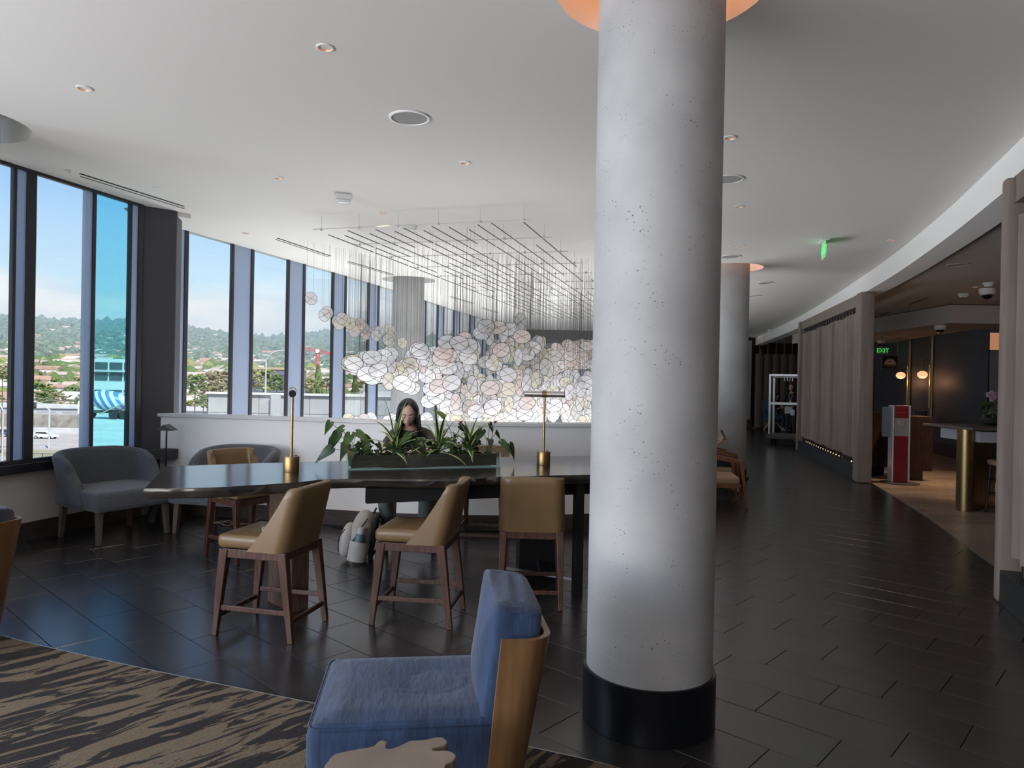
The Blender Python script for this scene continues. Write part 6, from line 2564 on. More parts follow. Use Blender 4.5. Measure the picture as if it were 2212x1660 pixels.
def seated(loc, rz, label, mats, seat=0.47, crossed=False, lean=0.0):
    t = thing('person', label, 'person', loc, rz)
    J = {'pelvis': (V((0, 0.0, seat + 0.11)), (0.15, 0.11)), 'waist': (V((0, 0.04, seat + 0.26)), (0.13, 0.095)), 'chest': (V((0, 0.06, seat + 0.43)), (0.155, 0.10)), 'collar': (V((0, 0.03, seat + 0.57)), (0.10, 0.07)), 'neck': (V((0, 0.01, seat + 0.64)), 0.048), 'nape': (V((0, -0.01, seat + 0.70)), 0.05)}
    for s, nm in ((-1, 'l'), (1, 'r')):
        J['sh' + nm] = (V((s * 0.17, 0.03, seat + 0.545)), 0.055)
        J['el' + nm] = (V((s * 0.21, -0.08, seat + 0.32)), 0.043)
        J['wr' + nm] = (V((s * 0.05, -0.27, seat + 0.40)), 0.028)
        J['hip' + nm] = (V((s * 0.09, -0.06, seat + 0.10)), 0.09)
        kz = 0.19 if (crossed and s > 0) else 0.09
        J['kn' + nm] = (V((s * (0.02 if (crossed and s > 0) else 0.11), -0.47, seat + kz)), 0.07)
        J['an' + nm] = (V((-0.12 if (crossed and s > 0) else s * 0.10, -0.56 if (crossed and s > 0) else -0.45, 0.28 if (crossed and s > 0) else 0.09)), 0.042)
        J['ft' + nm] = (V((-0.14 if (crossed and s > 0) else s * 0.10, -0.68 if (crossed and s > 0) else -0.58, 0.22 if (crossed and s > 0) else 0.045)), 0.036)
    E2 = [('pelvis', 'waist'), ('waist', 'chest'), ('chest', 'collar'), ('collar', 'neck'), ('neck', 'nape')]
    for nm in 'lr':
        E2 += [('collar', 'sh' + nm), ('sh' + nm, 'el' + nm), ('el' + nm, 'wr' + nm), ('pelvis', 'hip' + nm), ('hip' + nm, 'kn' + nm), ('kn' + nm, 'an' + nm), ('an' + nm, 'ft' + nm)]
    mb = MB()
    add_mesh(mb, skin_mesh(J, E2, 'pelvis'), lambda c: (0 if c.z < 0.14 else 5) if (c.z < seat + 0.20 and (c.y < -0.02 or c.z < seat + 0.16)) else (0 if (c.z > seat + 0.60 and abs(c.x) < 0.1) or c.y < -0.20 else 4))
    HM = Matrix.Translation((0, -0.05, seat + 0.78)) @ Matrix.Rotation(math.radians(16), 4, 'X')
    add_head(mb, HM)
    for s in (-1, 1):
        add_hand(mb, (s * 0.05, -0.27, seat + 0.40), (-s * 0.25, -0.5, 0.8), (-s, -0.2, 0), 0.95, 0, 0.8, s)
    mb.build('body', [SKIN, HAIR, LIPS, EYEW] + mats, t, smooth=180)
    hair_long(HM, 0.16, t, 0.95)
    return t


px2 = Vector((2.90, 10.52, 0))
seated((px2.x - 0.10, px2.y, 0), math.radians(92), 'person in dark trousers and pale print top seated with a phone behind the column', [mat('print_top', (0.45, 0.38, 0.36), 0.7, col2=(0.10, 0.08, 0.08), vscale=25), TROU], 0.36, True)
o = thing('phone', 'dark smartphone held up by the seated person behind the column', 'phone', (px2.x + 0.235, px2.y, 0.86), math.radians(92))
o.rotation_euler = (math.radians(-25), 0, math.radians(92))
m_ = MB()
m_.box((0, 0, 0), (0.075, 0.009, 0.155))
m_.build('case', BLACK, o, smooth=0, bevel=0.003)
m_ = MB()
m_.box((0, 0.005, 0), (0.068, 0.001, 0.145))
m_.build('screen', mat('phone_screen', (0.1, 0.1, 0.12), 0.2), o, smooth=0)
seated((9.38, 25.38, 0.0), math.radians(28), 'person in blue clothes sitting in the far egg chair', [mat('royal_blue', (0.02, 0.03, 0.13), 0.8), mat('blue_denim', (0.035, 0.05, 0.10), 0.8)], 0.42)
# ================================================================ OUTSIDE
GZ = -12.2
rng = random.Random(123)
m_ = MB()
m_.add([(-700, -60, GZ), (500, -60, GZ), (500, 420, GZ), (-700, 420, GZ)], [(0, 1, 2, 3)])
struct(m_.build('ground', mat('dry_ground', (0.30, 0.25, 0.20), 0.95, col2=(0.24, 0.25, 0.15), vscale=0.05), smooth=0), 'dry ground outside the windows', 'ground')
ASPH = mat('pale_asphalt', (0.36, 0.32, 0.31), 0.9, var=0.06, vscale=0.6)
m_ = MB()
m_.box((-120, 143, GZ + 0.02), (600, 34, 0.04))
m_.box((-120, 108, GZ + 0.02), (600, 14, 0.04))
road = struct(m_.build('highway', ASPH, smooth=0), 'pale multi-lane highway outside', 'road')
m_ = MB()
for y in (131.0, 136.5, 150.0, 155.0):
    for k in range(60):
        m_.box((-260 + k * 7.0, y, GZ + 0.045), (3.0, 0.18, 0.01))
o = m_.build('lane_markings', mat('road_white', (0.65, 0.63, 0.6), 0.8), road, smooth=0)
o['kind'] = 'stuff'
CONCW = mat('barrier_concrete', (0.50, 0.50, 0.54), 0.9, var=0.08, vscale=0.5)
EARTH = mat('retaining_rock', (0.26, 0.24, 0.22), 0.95, var=0.3, vscale=0.6, bump=0.5, bscale=3)
m_ = MB()
m_.box((-120, 161, GZ + 0.6), (600, 0.6, 1.2))
tag(m_.build('highway_barrier', CONCW, smooth=0), 'low concrete barrier along the far side of the highway', 'barrier')
m_ = MB()
m_.box((-120, 168, GZ + 1.9), (600, 4, 3.8))
tag(m_.build('rock_retaining_wall', EARTH, smooth=0), 'rough grey retaining wall behind the highway barrier', 'wall')
t = thing('panel_wall', 'long concrete parapet with rounded recessed panels above the retaining wall', 'wall', (-120, 172, GZ + 3.6))
m_ = MB()
m_.box((0, 0, 0.75), (600, 0.5, 1.5))
m_.box((0, -0.2, 2.0), (600, 0.8, 1.1))
m_.build('wall', CONCW, t, smooth=0)
for k in range(14):
    m_ = MB()
    m_.box((-40 + k * 6.0, -0.27, 0.8), (4.6, 0.06, 0.75))
    m_.build('panel', mat('panel_grey', (0.40, 0.40, 0.44), 0.9), t, smooth=0, bevel=0.25, seg=3)
# chain fence near the road
t = thing('chain_fence', 'dark metal chain-link fence in front of the highway', 'fence', (-62, 100.5, GZ))
FENCE = mat('fence_dark', (0.05, 0.05, 0.055), 0.7)
for k in range(18):
    m_ = MB()
    m_.cyl((-16 + k * 2.4, 0, 0), (-16 + k * 2.4, 0, 2.3), 0.06, n=6)
    m_.build('post', FENCE, t)
for z in (0.15, 1.2, 2.25):
    m_ = MB()
    m_.box((4.4, 0, z), (41, 0.05, 0.07))
    m_.build('rail', FENCE, t, smooth=0)
m_ = MB()
for k in range(120):
    m_.bar((-16 + k * 0.34, 0, 0.1), (-16 + k * 0.34 + 1.6, 0, 2.2), 0.018, 0.018)
o = m_.build('mesh', FENCE, t, smooth=0)
m_ = MB()
m_.box((-60, 97, GZ + 0.5), (50, 0.4, 1.0))
tag(m_.build('low_wall', mat('ochre_wall', (0.45, 0.30, 0.14), 0.9), smooth=0), 'low ochre wall below the chain-link fence', 'wall')


# white car on the highway
def car(loc, rz, label, col):
    t = thing('car', label, 'car', loc, rz)
    body = mat('car_paint_' + label[:5].strip(), col, 0.25, coat=0.6)
    m_ = MB()
    prof = [(-2.3, 0.35), (-2.35, 0.75), (-2.1, 0.98), (-1.2, 1.05), (1.1, 0.98), (2.0, 0.82), (2.3, 0.62), (2.32, 0.35)]
    for s in (-0.9,):
        vv = [(x, -0.9, z) for x, z in prof] + [(x, 0.9, z) for x, z in prof]
        n = len(prof)
        m_.add(vv, [tuple(range(n))[::-1], tuple(range(n, 2 * n))] + [(i, (i + 1) % n, n + (i + 1) % n, n + i) for i in range(n)])
    m_.build('body', body, t, smooth=30, bevel=0.05)
    m_ = MB()
    cab = [(-2.0, 1.0), (-1.55, 1.48), (-0.2, 1.58), (0.5, 1.5), (1.25, 0.98)]
    n = len(cab)
    m_.add([(x, -0.72, z) for x, z in cab] + [(x, 0.72, z) for x, z in cab], [tuple(range(n))[::-1], tuple(range(n, 2 * n))] + [(i, (i + 1) % n, n + (i + 1) % n, n + i) for i in range(n)])
    m_.build('cabin', body, t, smooth=30, bevel=0.05)
    m_ = MB()
    win = [(-1.75, 1.04), (-1.45, 1.40), (0.42, 1.42), (1.0, 1.03)]
    for s in (-1, 1):
        m_.add([(x, s * 0.735, z) for x, z in win], [(0, 1, 2, 3)])
    m_.build('window', mat('car_glass', (0.02, 0.02, 0.025), 0.1), t, smooth=0)
    for x in (-1.4, 1.4):
        for s in (-1, 1):
            m_ = MB()
            m_.cyl((x, s * 0.72, 0.34), (x, s * 0.93, 0.34), 0.34, n=20)
            w = m_.build('wheel', mat('tyre', (0.03, 0.03, 0.03), 0.8), t)
            m_ = MB()
            m_.cyl((x, s * 0.925, 0.34), (x, s * 0.94, 0.34), 0.21, n=16)
            m_.build('hubcap', CHROME, w)
    return t


p = aty(98, 950, 147)
car((p.x, 147, GZ + 0.05), 0.0, 'white hatchback car driving on the highway', (0.75, 0.75, 0.74))
p = aty(2, 945, 150)
car((p.x, 150, GZ + 0.05), PI, 'dark blue car on the highway beside the street lamp', (0.05, 0.07, 0.16))


def street_lamp(px, py_top, Y, arm, label, z0=GZ, r=0.11):
    p = aty(px, py_top, Y)
    t = thing('street_lamp', label, 'street lamp', (p.x, Y, z0))
    h = p.z - z0
    m = mat('pole_grey', (0.45, 0.46, 0.48), 0.6)
    m_ = MB()
    m_.cyl((0, 0, 0), (0, 0, h - 0.5), r, r * 0.6, 10)
    m_.build('pole', m, t)
    m_ = MB()
    m_.tube(catmull([(0, 0, h - 0.6), (arm * 0.25, 0, h), (arm * 0.6, 0, h + 0.25), (arm, 0, h + 0.3)], 5), r * 0.55, 8)
    a = m_.build('arm', m, t)
    m_ = MB()
    m_.rbox((arm * 1.15, 0, h + 0.28), (abs(arm) * 0.4, 0.3, 0.14), 0.05)
    m_.build('lamp_head', m, a)


street_lamp(575, 764, 62, 1.9, 'grey street lamp with curved arm behind the flat roof')
street_lamp(7, 875, 70, -1.2, 'grey street lamp pole at the edge of the highway')
p = aty(107, 884, 128)
t = thing('signal_mast', 'grey traffic signal mast with long curved arm', 'traffic signal', (p.x, 128, GZ))
m_ = MB()
m_.cyl((0, 0, 0), (0, 0, p.z - GZ), 0.16, n=8)
m_.build('pole', mat('pole_grey'), t)
m_ = MB()
m_.tube(catmull([(0, 0, p.z - GZ - 0.3), (-1.2, 0, p.z - GZ + 0.9), (-3.2, 0, p.z - GZ + 1.3)], 5), 0.10, 8)
a = m_.build('arm', mat('pole_grey'), t)
m_ = MB()
m_.box((-2.6, 0, p.z - GZ + 0.6), (0.35, 0.3, 1.0))
m_.build('signal_head', BLACK, a, smooth=0)

# ---- deck, mixer truck and office block added behind the teal pane for its reflections
def wedge(Y0, Y1, pa_, pb_):
    a0, a1 = aty(pa_, 806, Y0).x, aty(pb_, 806, Y0).x
    b0, b1 = aty(pa_, 806, Y1).x, aty(pb_, 806, Y1).x
    return [(a0, Y0), (a1, Y0), (b1, Y1), (b0, Y1)]


DZ = -3.9
m_ = MB()
m_.prism(wedge(34, 118, 197, 386), DZ - 0.6, DZ)
tag(m_.build('parking_deck', mat('deck_concrete', (0.50, 0.52, 0.48), 0.9, var=0.08, vscale=0.3), smooth=0), 'raised pale concrete deck carrying the mixer truck', 'deck')
bx0, bx1 = aty(203, 806, 119).x, aty(330, 806, 119).x
t = thing('office_block', 'pale office block with dark window bands behind the mixer truck', 'building', ((bx0 + bx1) / 2, 124, GZ))
bw = bx1 - bx0
m_ = MB()
m_.box((0, 0, (4.0 - GZ) / 2), (bw, 10, 4.0 - GZ))
m_.build('wall', mat('office_wall', (0.62, 0.62, 0.60), 0.8), t, smooth=0)
for z0, z1 in ((12.6, 13.9), (9.3, 10.3), (10.7, 11.0), (14.4, 15.6)):
    for k in range(4):
        m_ = MB()
        m_.box((-bw / 2 + bw * (k + 0.5) / 4, -5.05, (z0 + z1) / 2), (bw / 4 - 0.35, 0.12, z1 - z0))
        m_.build('window', mat('office_glass', (0.06, 0.09, 0.10), 0.2), t, smooth=0)
m_ = MB()
m_.box((0, -5.3, 8.9), (bw, 0.7, 0.25))
m_.box((0, -5.3, 14.15), (bw, 0.5, 0.2))
m_.build('ledge', mat('office_wall'), t, smooth=0)


def stripe_mat():
    m = bpy.data.materials.new('mixer_stripes')
    m.use_nodes = True
    t = m.node_tree
    b = t.nodes['Principled BSDF']
    b.inputs['Roughness'].default_value = 0.4
    tc_ = t.nodes.new('ShaderNodeTexCoord')
    mp_ = t.nodes.new('ShaderNodeMapping')
    mp_.inputs['Rotation'].default_value = (0, math.radians(30), 0)
    lk(t, tc_.outputs['Object'], mp_.inputs[0])
    w = t.nodes.new('ShaderNodeTexWave')
    w.inputs['Scale'].default_value = 0.42
    w.inputs['Distortion'].default_value = 0.8
    lk(t, mp_.outputs[0], w.inputs[0])
    r = t.nodes.new('ShaderNodeValToRGB')
    r.color_ramp.interpolation = 'CONSTANT'
    r.color_ramp.elements[0].color = (0.08, 0.22, 0.55, 1)
    r.color_ramp.elements[1].position = 0.5
    r.color_ramp.elements[1].color = (0.80, 0.80, 0.80, 1)
    lk(t, w.outputs[0], r.inputs[0])
    lk(t, r.outputs[0], b.inputs['Base Color'])
    return m


p = aty(238, 905, 86)
t = thing('mixer_truck', 'cement mixer truck with blue and white striped drum on the deck', 'truck', (p.x, 86, DZ), math.radians(4))
m_ = MB()
prof = [(-2.1, 0.55), (-1.9, 0.85), (-1.0, 1.18), (0.3, 1.22), (1.3, 0.95), (2.2, 0.45)]
m_.M = Matrix.Translation((0.0, 0, 2.15)) @ Matrix.Rotation(math.radians(10), 4, 'Y') @ Matrix.Rotation(PI / 2, 4, 'Y')
m_.lathe([(0.0, prof[0][0])] + [(r, x) for x, r in prof] + [(0.0, prof[-1][0])], 32, cap=False)
m_.build('drum', stripe_mat(), t, smooth=40)
m_ = MB()
m_.box((0, 0, 0.85), (5.6, 1.1, 0.3))
m_.build('chassis', mat('chassis_dark', (0.06, 0.07, 0.06), 0.7), t, smooth=0)
m_ = MB()
m_.box((-2.85, 0, 1.3), (0.9, 2.1, 1.6))
c_ = m_.build('cab', mat('cab_white', (0.7, 0.7, 0.68), 0.5), t, smooth=0, bevel=0.1)
m_ = MB()
m_.box((-2.6, -1.06, 0.75), (0.5, 0.03, 0.6))
m_.build('red_panel', mat('cab_red', (0.5, 0.04, 0.04), 0.5), c_, smooth=0)
m_ = MB()
m_.bar((-0.8, -0.9, 0.6), (1.9, -0.9, 1.9), 0.25, 0.12)
m_.bar((2.2, 0, 1.0), (2.5, 0, 2.6), 0.5, 0.2)
m_.build('chute', mat('chute_grey', (0.35, 0.36, 0.30), 0.6), t, smooth=0)
for x in (-2.6, 0.8, 2.0):
    for s in (-1, 1):
        m_ = MB()
        m_.cyl((x, s * 0.75, 0.5), (x, s * 1.05, 0.5), 0.5, n=20)
        m_.build('wheel', mat('tyre'), t)
for k, (x, z) in enumerate(((-1.6, 3.62), (-0.4, 3.82))):
    pass

# ---- flat-roofed concrete building beyond the atrium windows
xa, xb = aty(452, 850, 40).x, aty(1000, 850, 40).x
xc = aty(575, 850, 40).x
t = thing('concrete_block', 'low grey concrete-panel building with flat roof beyond the atrium windows', 'building', ((xa + xb) / 2, 46, GZ))
bw = xb - xa
ztop = aty(520, 850, 40).z - GZ
m_ = MB()
m_.box((0, 0, (ztop - 0.7) / 2), (bw, 12, ztop - 0.7))
m_.build('core', mat('conc_core', (0.30, 0.31, 0.32), 0.9), t, smooth=0)
PANELC = mat('precast_panel', (0.36, 0.37, 0.39), 0.9, var=0.08, vscale=0.8, objrand=0.10)
npn = 10
for k in range(npn):
    for j in range(4):
        m_ = MB()
        m_.box((-bw / 2 + bw * (k + 0.5) / npn, -6.06, ztop - 0.55 - 1.1 * j), (bw / npn - 0.03, 0.12, 1.07))
        m_.build('panel', PANELC, t, smooth=0)
m_ = MB()
m_.box((0, -6.1, ztop), (bw + 0.2, 0.3, 0.12))
m_.box((0, 3, ztop - 0.3), (bw, 6, 0.1))
m_.build('coping', mat('coping_pale', (0.60, 0.60, 0.60), 0.8), t, smooth=0)
for k in range(2):
    m_ = MB()
    m_.box((bw * (0.10 + 0.28 * k), 0, ztop + 0.1), (2.0, 1.6, 1.0))
    m_.build('roof_unit', mat('roof_unit', (0.5, 0.52, 0.55), 0.7), t, smooth=0)
m_ = MB()
m_.box((-bw / 2 + bw * 0.27, -6.2, ztop - 2.2), (0.5, 0.4, 4.4))
m_.build('pilaster', PANELC, t, smooth=0)
# dark glass block further off and a red crane
t = thing('glass_block', 'low dark glass office block beyond the street lamp', 'building', (aty(605, 800, 190).x, 190, GZ))
m_ = MB()
m_.box((0, 0, 7.8), (11, 10, 15.6))
m_.build('wall', mat('glass_block_wall', (0.14, 0.16, 0.20), 0.4), t, smooth=0)
m_ = MB()
m_.box((0, 0, 15.8), (11.4, 10.4, 0.6))
m_.build('roof_band', mat('band_tan', (0.45, 0.33, 0.24), 0.8), t, smooth=0)
for k in range(3):
    m_ = MB()
    m_.box((0, -5.03, 13.5 - 2.2 * k), (10.6, 0.1, 1.3))
    m_.build('window', mat('office_glass'), t, smooth=0)
p = aty(686, 780, 330)
t = thing('tower_crane', 'red tower crane standing before the hills', 'crane', (p.x, 330, GZ))
CR = mat('crane_red', (0.62, 0.10, 0.10), 0.6)
zt = aty(686, 760, 330).z - GZ
for sx_ in (-0.7, 0.7):
    for sy_ in (-0.7, 0.7):
        m_ = MB()
        m_.box((sx_, sy_, zt / 2), (0.22, 0.22, zt))
        m_.build('mast_leg', CR, t, smooth=0)
m_ = MB()
for k in range(int(zt / 1.4)):
    m_.bar((-0.7, -0.7, k * 1.4), (0.7, -0.7, k * 1.4 + 1.4), 0.12, 0.12)
    m_.bar((0.7, 0.7, k * 1.4), (-0.7, 0.7, k * 1.4 + 1.4), 0.12, 0.12)
m_.build('mast_bracing', CR, t, smooth=0)
m_ = MB()
m_.bar((-7, 0, zt + 0.8), (6, 0, zt - 0.8), 0.9, 0.3)
m_.bar((-7, 0, zt + 1.9), (3, 0, zt + 0.6), 0.4, 0.25)
for k in range(10):
    m_.bar((-7 + k, 0, zt + 0.8 - k * 0.12), (-6.5 + k, 0, zt + 1.85 - k * 0.13), 0.15, 0.15)
m_.build('jib', CR, t, smooth=0)
m_ = MB()
m_.box((5.2, 0, zt - 0.7), (1.6, 1.0, 1.2))
m_.build('counterweight', CR, t, smooth=0)
m_ = MB()
m_.box((0, 0, zt + 0.2), (1.6, 1.6, 1.6))
m_.build('cab', mat('cab_white'), t, smooth=0)

# ---- hills
def hill_z(az, r):
    """ground height of the hillside at azimuth az (radians from +Y) and distance r"""
    if r < 330:
        return GZ
    t = min(1.0, (r - 330) / 1150)
    hh = 82 + 7 * math.sin(az * 9 + 1) + 5 * math.sin(az * 23) + 2.0 * math.sin(az * 61)
    base = GZ + (hh - GZ) * (t ** 1.15)
    return base + 5 * math.sin(az * 31 + r * 0.011) * t + 3 * math.sin(az * 57 - r * 0.02) * t


m_ = MB()
m_.grid(lambda u, v: (lambda az, r: Vector((r * math.sin(az), r * math.cos(az), hill_z(az, r))))(-1.25 + 1.65 * u, 300 + 1250 * v), 160, 60)
hills = struct(m_.build('hills', mat('hill_scrub', (0.13, 0.17, 0.15), 0.95, col2=(0.24, 0.24, 0.20), vscale=0.03, detail=8), smooth=180), 'wooded hillside of the far horizon', 'hills')  # bluish scrub tone carries distance haze in its colour


def ico(mb, c, r, seed, sub=1, sq=0.8):
    bm = bmesh.new()
    bmesh.ops.create_icosphere(bm, subdivisions=sub, radius=1)
    rr = random.Random(seed)
    vv = [Vector((v.co.x * r, v.co.y * r, v.co.z * r * sq)) * rr.uniform(0.72, 1.2) + Vector(c) for v in bm.verts]
    ff = [tuple(v.index for v in f.verts) for f in bm.faces]
    bm.free()
    mb.add(vv, ff)


tree_me = []
for v_ in range(5):
    m_ = MB()
    rr = random.Random(v_)
    if v_ == 4:   # conifer
        for k in range(14):
            for j in range(11):
                a = j * 2 * PI / 11 + k * 0.4 + rr.uniform(-.2, .2)
                R_ = (0.46 * (1 - k / 14.5) + 0.02) * rr.uniform(0.75, 1.1)
                z = 0.10 + 0.063 * k
                m_.tube([(0, 0, z + 0.05), (R_ * 0.6 * math.cos(a), R_ * 0.6 * math.sin(a), z + 0.01), (R_ * math.cos(a), R_ * math.sin(a), z - 0.04)], [0.03, 0.05, 0.008], 5)
    else:
        for k in range(70):
            a = rr.uniform(0, 2 * PI)
            q = math.sqrt(rr.random()) * 0.36
            z = rr.uniform(0.30, 0.92)
            q *= math.sin(PI * min(1, max(0.12, (z - 0.2) / 0.8))) + 0.2
            ico(m_, (q * math.cos(a) * 1.15, q * math.sin(a) * 1.15, z), rr.uniform(0.05, 0.10), v_ * 100 + k, 1, 0.6)
    tree_me.append(m_.mesh('crown'))
TREEM = [mat('tree_green', (0.085, 0.13, 0.035), 0.9, var=0.5, vscale=9, objrand=0.3), mat('tree_yellowgreen', (0.20, 0.22, 0.06), 0.9, var=0.45, vscale=9, objrand=0.25), mat('tree_tan', (0.22, 0.19, 0.11), 0.9, var=0.4, vscale=9, objrand=0.25)]
tm = MB()
tm.cyl((0, 0, 0), (0, 0, 0.5), 0.035, 0.02, 8)
trunk_me = tm.mesh('trunk')
trunk_me.materials.append(mat('bark', (0.10, 0.075, 0.055), 0.9))
cr_cache = {}


def crown(v_, mi):
    if (v_, mi) not in cr_cache:
        me = tree_me[v_].copy()
        me.materials.append(TREEM[mi])
        me.polygons.foreach_set('use_smooth', [True] * len(me.polygons))
        cr_cache[v_, mi] = me
    return cr_cache[v_, mi]


def tree(x, y, z, h, w, v_, mi, label, group):
    t = thing('tree', label, 'tree', (x, y, z), rng.uniform(0, 6), group)
    ch = min(h * 0.95, w * (1.0 if v_ < 4 else 2.4))
    o = bpy.data.objects.new('crown', crown(v_, mi))
    C.objects.link(o)
    o.parent = t
    o.scale = (w, w, ch)
    o.location = (0, 0, h - ch)
    o = bpy.data.objects.new('trunk', trunk_me)
    C.objects.link(o)
    o.parent = t
    o.scale = (w, w, 2 * (h - ch * 0.6))
    return t


taken = [(aty(605, 800, 190).x, 190, 9), (aty(686, 780, 330).x, 330, 9)]


def free(x, y, r):
    if any((x - a) ** 2 + (y - b) ** 2 < (r + c) ** 2 for a, b, c in taken):
        return False
    taken.append((x, y, r))
    return True


KIND = ['green', 'yellow-green', 'tan-leaved']
# individually placed nearer trees: (px, py of top, Y, py of base width px, variant, colour, label)
near = [(422, 806, 70, 46, 0, 0, 'green leafy tree beside the concrete block, nearest to the pier'), (450, 800, 95, 60, 1, 2, 'large tan-leaved tree behind the concrete block by the first fin'), (482, 797, 100, 50, 2, 2, 'tan-leaved tree rising above the concrete block roof'), (440, 850, 60, 34, 3, 0, 'dark green bushy tree at the corner of the concrete block'),
        (570, 792, 85, 60, 1, 1, 'yellow-green tree behind the street lamp'), (598, 812, 75, 36, 2, 0, 'green tree at the foot of the street lamp'), (556, 806, 80, 30, 0, 2, 'tan-leaved tree left of the street lamp'),
        (688, 785, 90, 44, 4, 0, 'tall conifer below the red crane'), (672, 815, 85, 30, 0, 1, 'yellow-green tree at the foot of the tall conifer'), (706, 815, 85, 26, 1, 0, 'green tree to the right of the tall conifer'),
        (768, 805, 90, 44, 4, 0, 'conifer seen through the fourth atrium pane'), (785, 812, 80, 30, 2, 1, 'yellow-green tree right of the fourth pane conifer'), (828, 815, 85, 30, 1, 0, 'green tree close to the column behind the sculpture')]
for px, py, Y, wpx, v_, mi, lb in near:
    p = aty(px, py, Y)
    w = 1.25 * wpx * Y / FPX
    tree(p.x, Y, GZ, p.z - GZ, w, v_, mi, lb, 'trees beyond the atrium')
p = aty(6, 785, 120)
tree(p.x, 120, GZ, p.z - GZ, 40 * 120 / FPX, 1, 2, 'tall tan-leaved tree beside the highway lamp pole', 'trees along the highway')
for k in range(95):
    for _try in range(40):
        px = rng.uniform(-60, 190) if k < 50 else rng.uniform(395, 850)
        Y = 178 + (rng.random() ** 1.3) * 210
        p = aty(px, 810, Y)
        h = rng.uniform(5, 8.5)
        if free(p.x, Y, h * 0.62):
            break
    else:
        continue
    az, r = math.atan2(p.x, Y), math.hypot(p.x, Y)
    z = hill_z(az, r)
    mi = rng.choices((0, 1, 2), (4, 3, 3))[0]
    tree(p.x, Y, z, h, h * rng.uniform(0.8, 1.15), rng.randrange(4), mi, '%s tree among the houses %s' % (KIND[mi], 'above the highway wall' if k < 50 else 'beyond the concrete block'), 'trees among the houses')

# houses
house_cols = [(0.62, 0.58, 0.54), (0.60, 0.50, 0.44), (0.66, 0.65, 0.63), (0.50, 0.36, 0.30)]
roof_cols = [(0.42, 0.34, 0.31), (0.50, 0.46, 0.43), (0.36, 0.22, 0.17)]
hc = [mat('house_wall_%d' % i, c, 0.9) for i, c in enumerate(house_cols)]
rc = [mat('house_roof_%d' % i, c, 0.9) for i, c in enumerate(roof_cols)]
WN = ['cream', 'peach', 'white', 'brick-red']
RN = ['brown', 'grey', 'red-brown']


def house_geo(walls, roof, M, w, d, h):
    walls.M = M
    roof.M = M
    walls.box((0, 0, h / 2), (w, d, h))
    roof.add([(-w / 2 - .3, -d / 2 - .3, h), (w / 2 + .3, -d / 2 - .3, h), (w / 2 + .3, d / 2 + .3, h), (-w / 2 - .3, d / 2 + .3, h), (-w / 2 - .3, 0, h + d * 0.22), (w / 2 + .3, 0, h + d * 0.22)],
             [(0, 1, 5, 4), (2, 3, 4, 5), (1, 2, 5), (3, 0, 4), (3, 2, 1, 0)])


for k in range(70):
    for _try in range(60):
        px = rng.uniform(-40, 190) if k < 38 else rng.uniform(395, 840)
        Y = 185 + rng.random() * 200
        p = aty(px, 810, Y)
        w, d, h = rng.uniform(7, 13), rng.uniform(6, 8), rng.uniform(2.8, 5.5)
        if free(p.x, Y, max(w, d) * 0.62):
            break
    else:
        continue
    z = hill_z(math.atan2(p.x, Y), math.hypot(p.x, Y))
    ci, ri = rng.randrange(4), rng.randrange(3)
    t = thing('house', '%s house with %s roof %s' % (WN[ci], RN[ri], 'above the highway wall' if k < 38 else 'beyond the concrete block'), 'house', (p.x, Y, z), rng.uniform(-0.5, 0.5), 'hillside houses')
    wl, rf_ = MB(), MB()
    house_geo(wl, rf_, Matrix(), w, d, h)
    wl.build('wall', hc[ci], t, smooth=0)
    rf_.build('roof', rc[ri], t, smooth=0)
    m_ = MB()
    for q in range(3):
        m_.box((-w / 2 + w * (q + 0.5) / 3, -d / 2 - 0.03, h * 0.55), (w * 0.16, 0.08, h * 0.32))
    m_.build('window', mat('office_glass'), t, smooth=0)
# the mass of small houses and trees higher up the hill
walls, roofs = MB(), MB()
for k in range(1700):
    az = rng.uniform(-0.70, 0.02)
    r = 360 + (rng.random() ** 0.8) * 1000
    z = hill_z(az, r)
    M = Matrix.Translation((r * math.sin(az), r * math.cos(az), z)) @ Matrix.Rotation(rng.uniform(-1, 1), 4, 'Z')
    walls.m = rng.randrange(4)
    roofs.m = rng.randrange(3)
    house_geo(walls, roofs, M, rng.uniform(7, 17), rng.uniform(7, 10), rng.uniform(2.5, 5))
walls.M = roofs.M = Matrix()
o = walls.build('house_walls', hc, hills, smooth=0)
o['kind'] = 'stuff'
o = roofs.build('house_roofs', rc, hills, smooth=0)
o['kind'] = 'stuff'
trees = MB()
for k in range(9000):
    az = rng.uniform(-0.72, 0.03)
    r = 340 + (rng.random() ** 0.85) * 1150
    z = hill_z(az, r)
    trees.m = rng.choices((0, 1, 2), (5, 2, 2))[0] if r < 620 else 3  # farther crowns take a muted tone with haze put into the colour
    s = rng.uniform(2.2, 5.0) * (0.7 + r / 1100)
    ico(trees, (r * math.sin(az), r * math.cos(az), z + s * 0.45), s, k, 1, rng.uniform(0.7, 1.1))
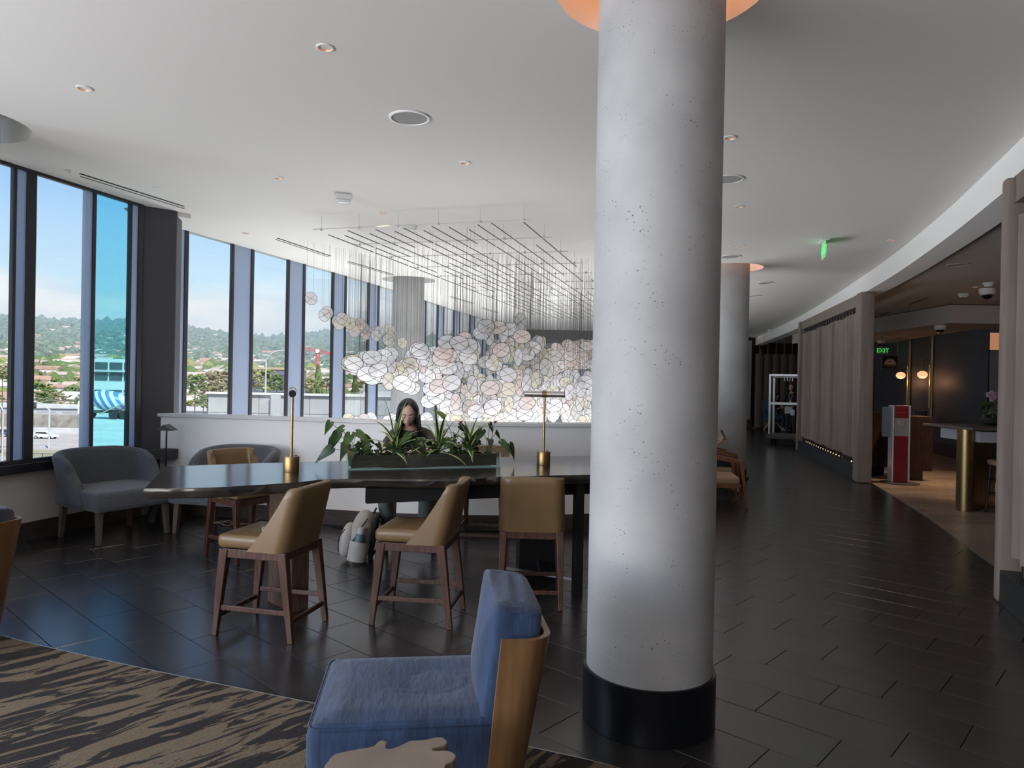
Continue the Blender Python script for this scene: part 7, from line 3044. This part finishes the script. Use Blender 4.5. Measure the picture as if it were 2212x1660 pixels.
for k in range(500):       # tree-topped ridge line
    az = rng.uniform(-0.72, 0.05)
    r = 1465 + rng.uniform(-15, 15)
    s = rng.uniform(4, 9)
    trees.m = 3
    ico(trees, (r * math.sin(az), r * math.cos(az), hill_z(az, r) + s * 0.6), s, k, 1, rng.uniform(0.8, 1.6))
o = trees.build('hillside_trees', TREEM + [mat('tree_bluegreen', (0.10, 0.14, 0.10), 0.95, var=0.4, vscale=0.2)], hills, smooth=180)
o['kind'] = 'stuff'
# lattice pylon on the ridge
p = aty(8, 712, 700)
t = thing('pylon', 'small lattice power pylon on the hillside', 'pylon', (p.x, 700, hill_z(math.atan2(p.x, 700), math.hypot(p.x, 700))))
h = p.z - t.location.z
m_ = MB()
for sx_ in (-1, 1):
    for sy_ in (-1, 1):
        m_.bar((sx_ * 3.5, sy_ * 3.5, 0), (sx_ * 0.4, sy_ * 0.4, h), 0.35, 0.35)
for k in range(6):
    a = 3.5 - 3.1 * k / 6
    m_.bar((-a, -a, h * k / 6), (a * 0.85, -a, h * (k + 1) / 6), 0.2, 0.2)
    m_.bar((a, -a, h * k / 6), (-a * 0.85, -a, h * (k + 1) / 6), 0.2, 0.2)
m_.build('tower', mat('pylon_grey', (0.25, 0.26, 0.3), 0.7), t, smooth=0)
m_ = MB()
for z, w in ((h * 0.78, 7), (h * 0.90, 5.5)):
    m_.bar((-w, 0, z), (w, 0, z), 0.3, 0.3)
m_.build('cross_arm', mat('pylon_grey'), t, smooth=0)

# ---- thin sea haze lying over the valley and the hills
def haze():
    m = bpy.data.materials.new('haze')
    m.use_nodes = True
    t = m.node_tree
    t.nodes.clear()
    o = t.nodes.new('ShaderNodeOutputMaterial')
    v = t.nodes.new('ShaderNodeVolumeScatter')
    v.inputs['Color'].default_value = (0.66, 0.82, 1.0, 1)
    v.inputs['Density'].default_value = 0.00058
    lk(t, v.outputs[0], o.inputs['Volume'])
    return m


m_ = MB()
m_.box((-250, 950, 42), (1900, 1200, 108))
struct(m_.build('haze', haze(), smooth=0), 'thin bluish haze over the valley and hills', 'haze')
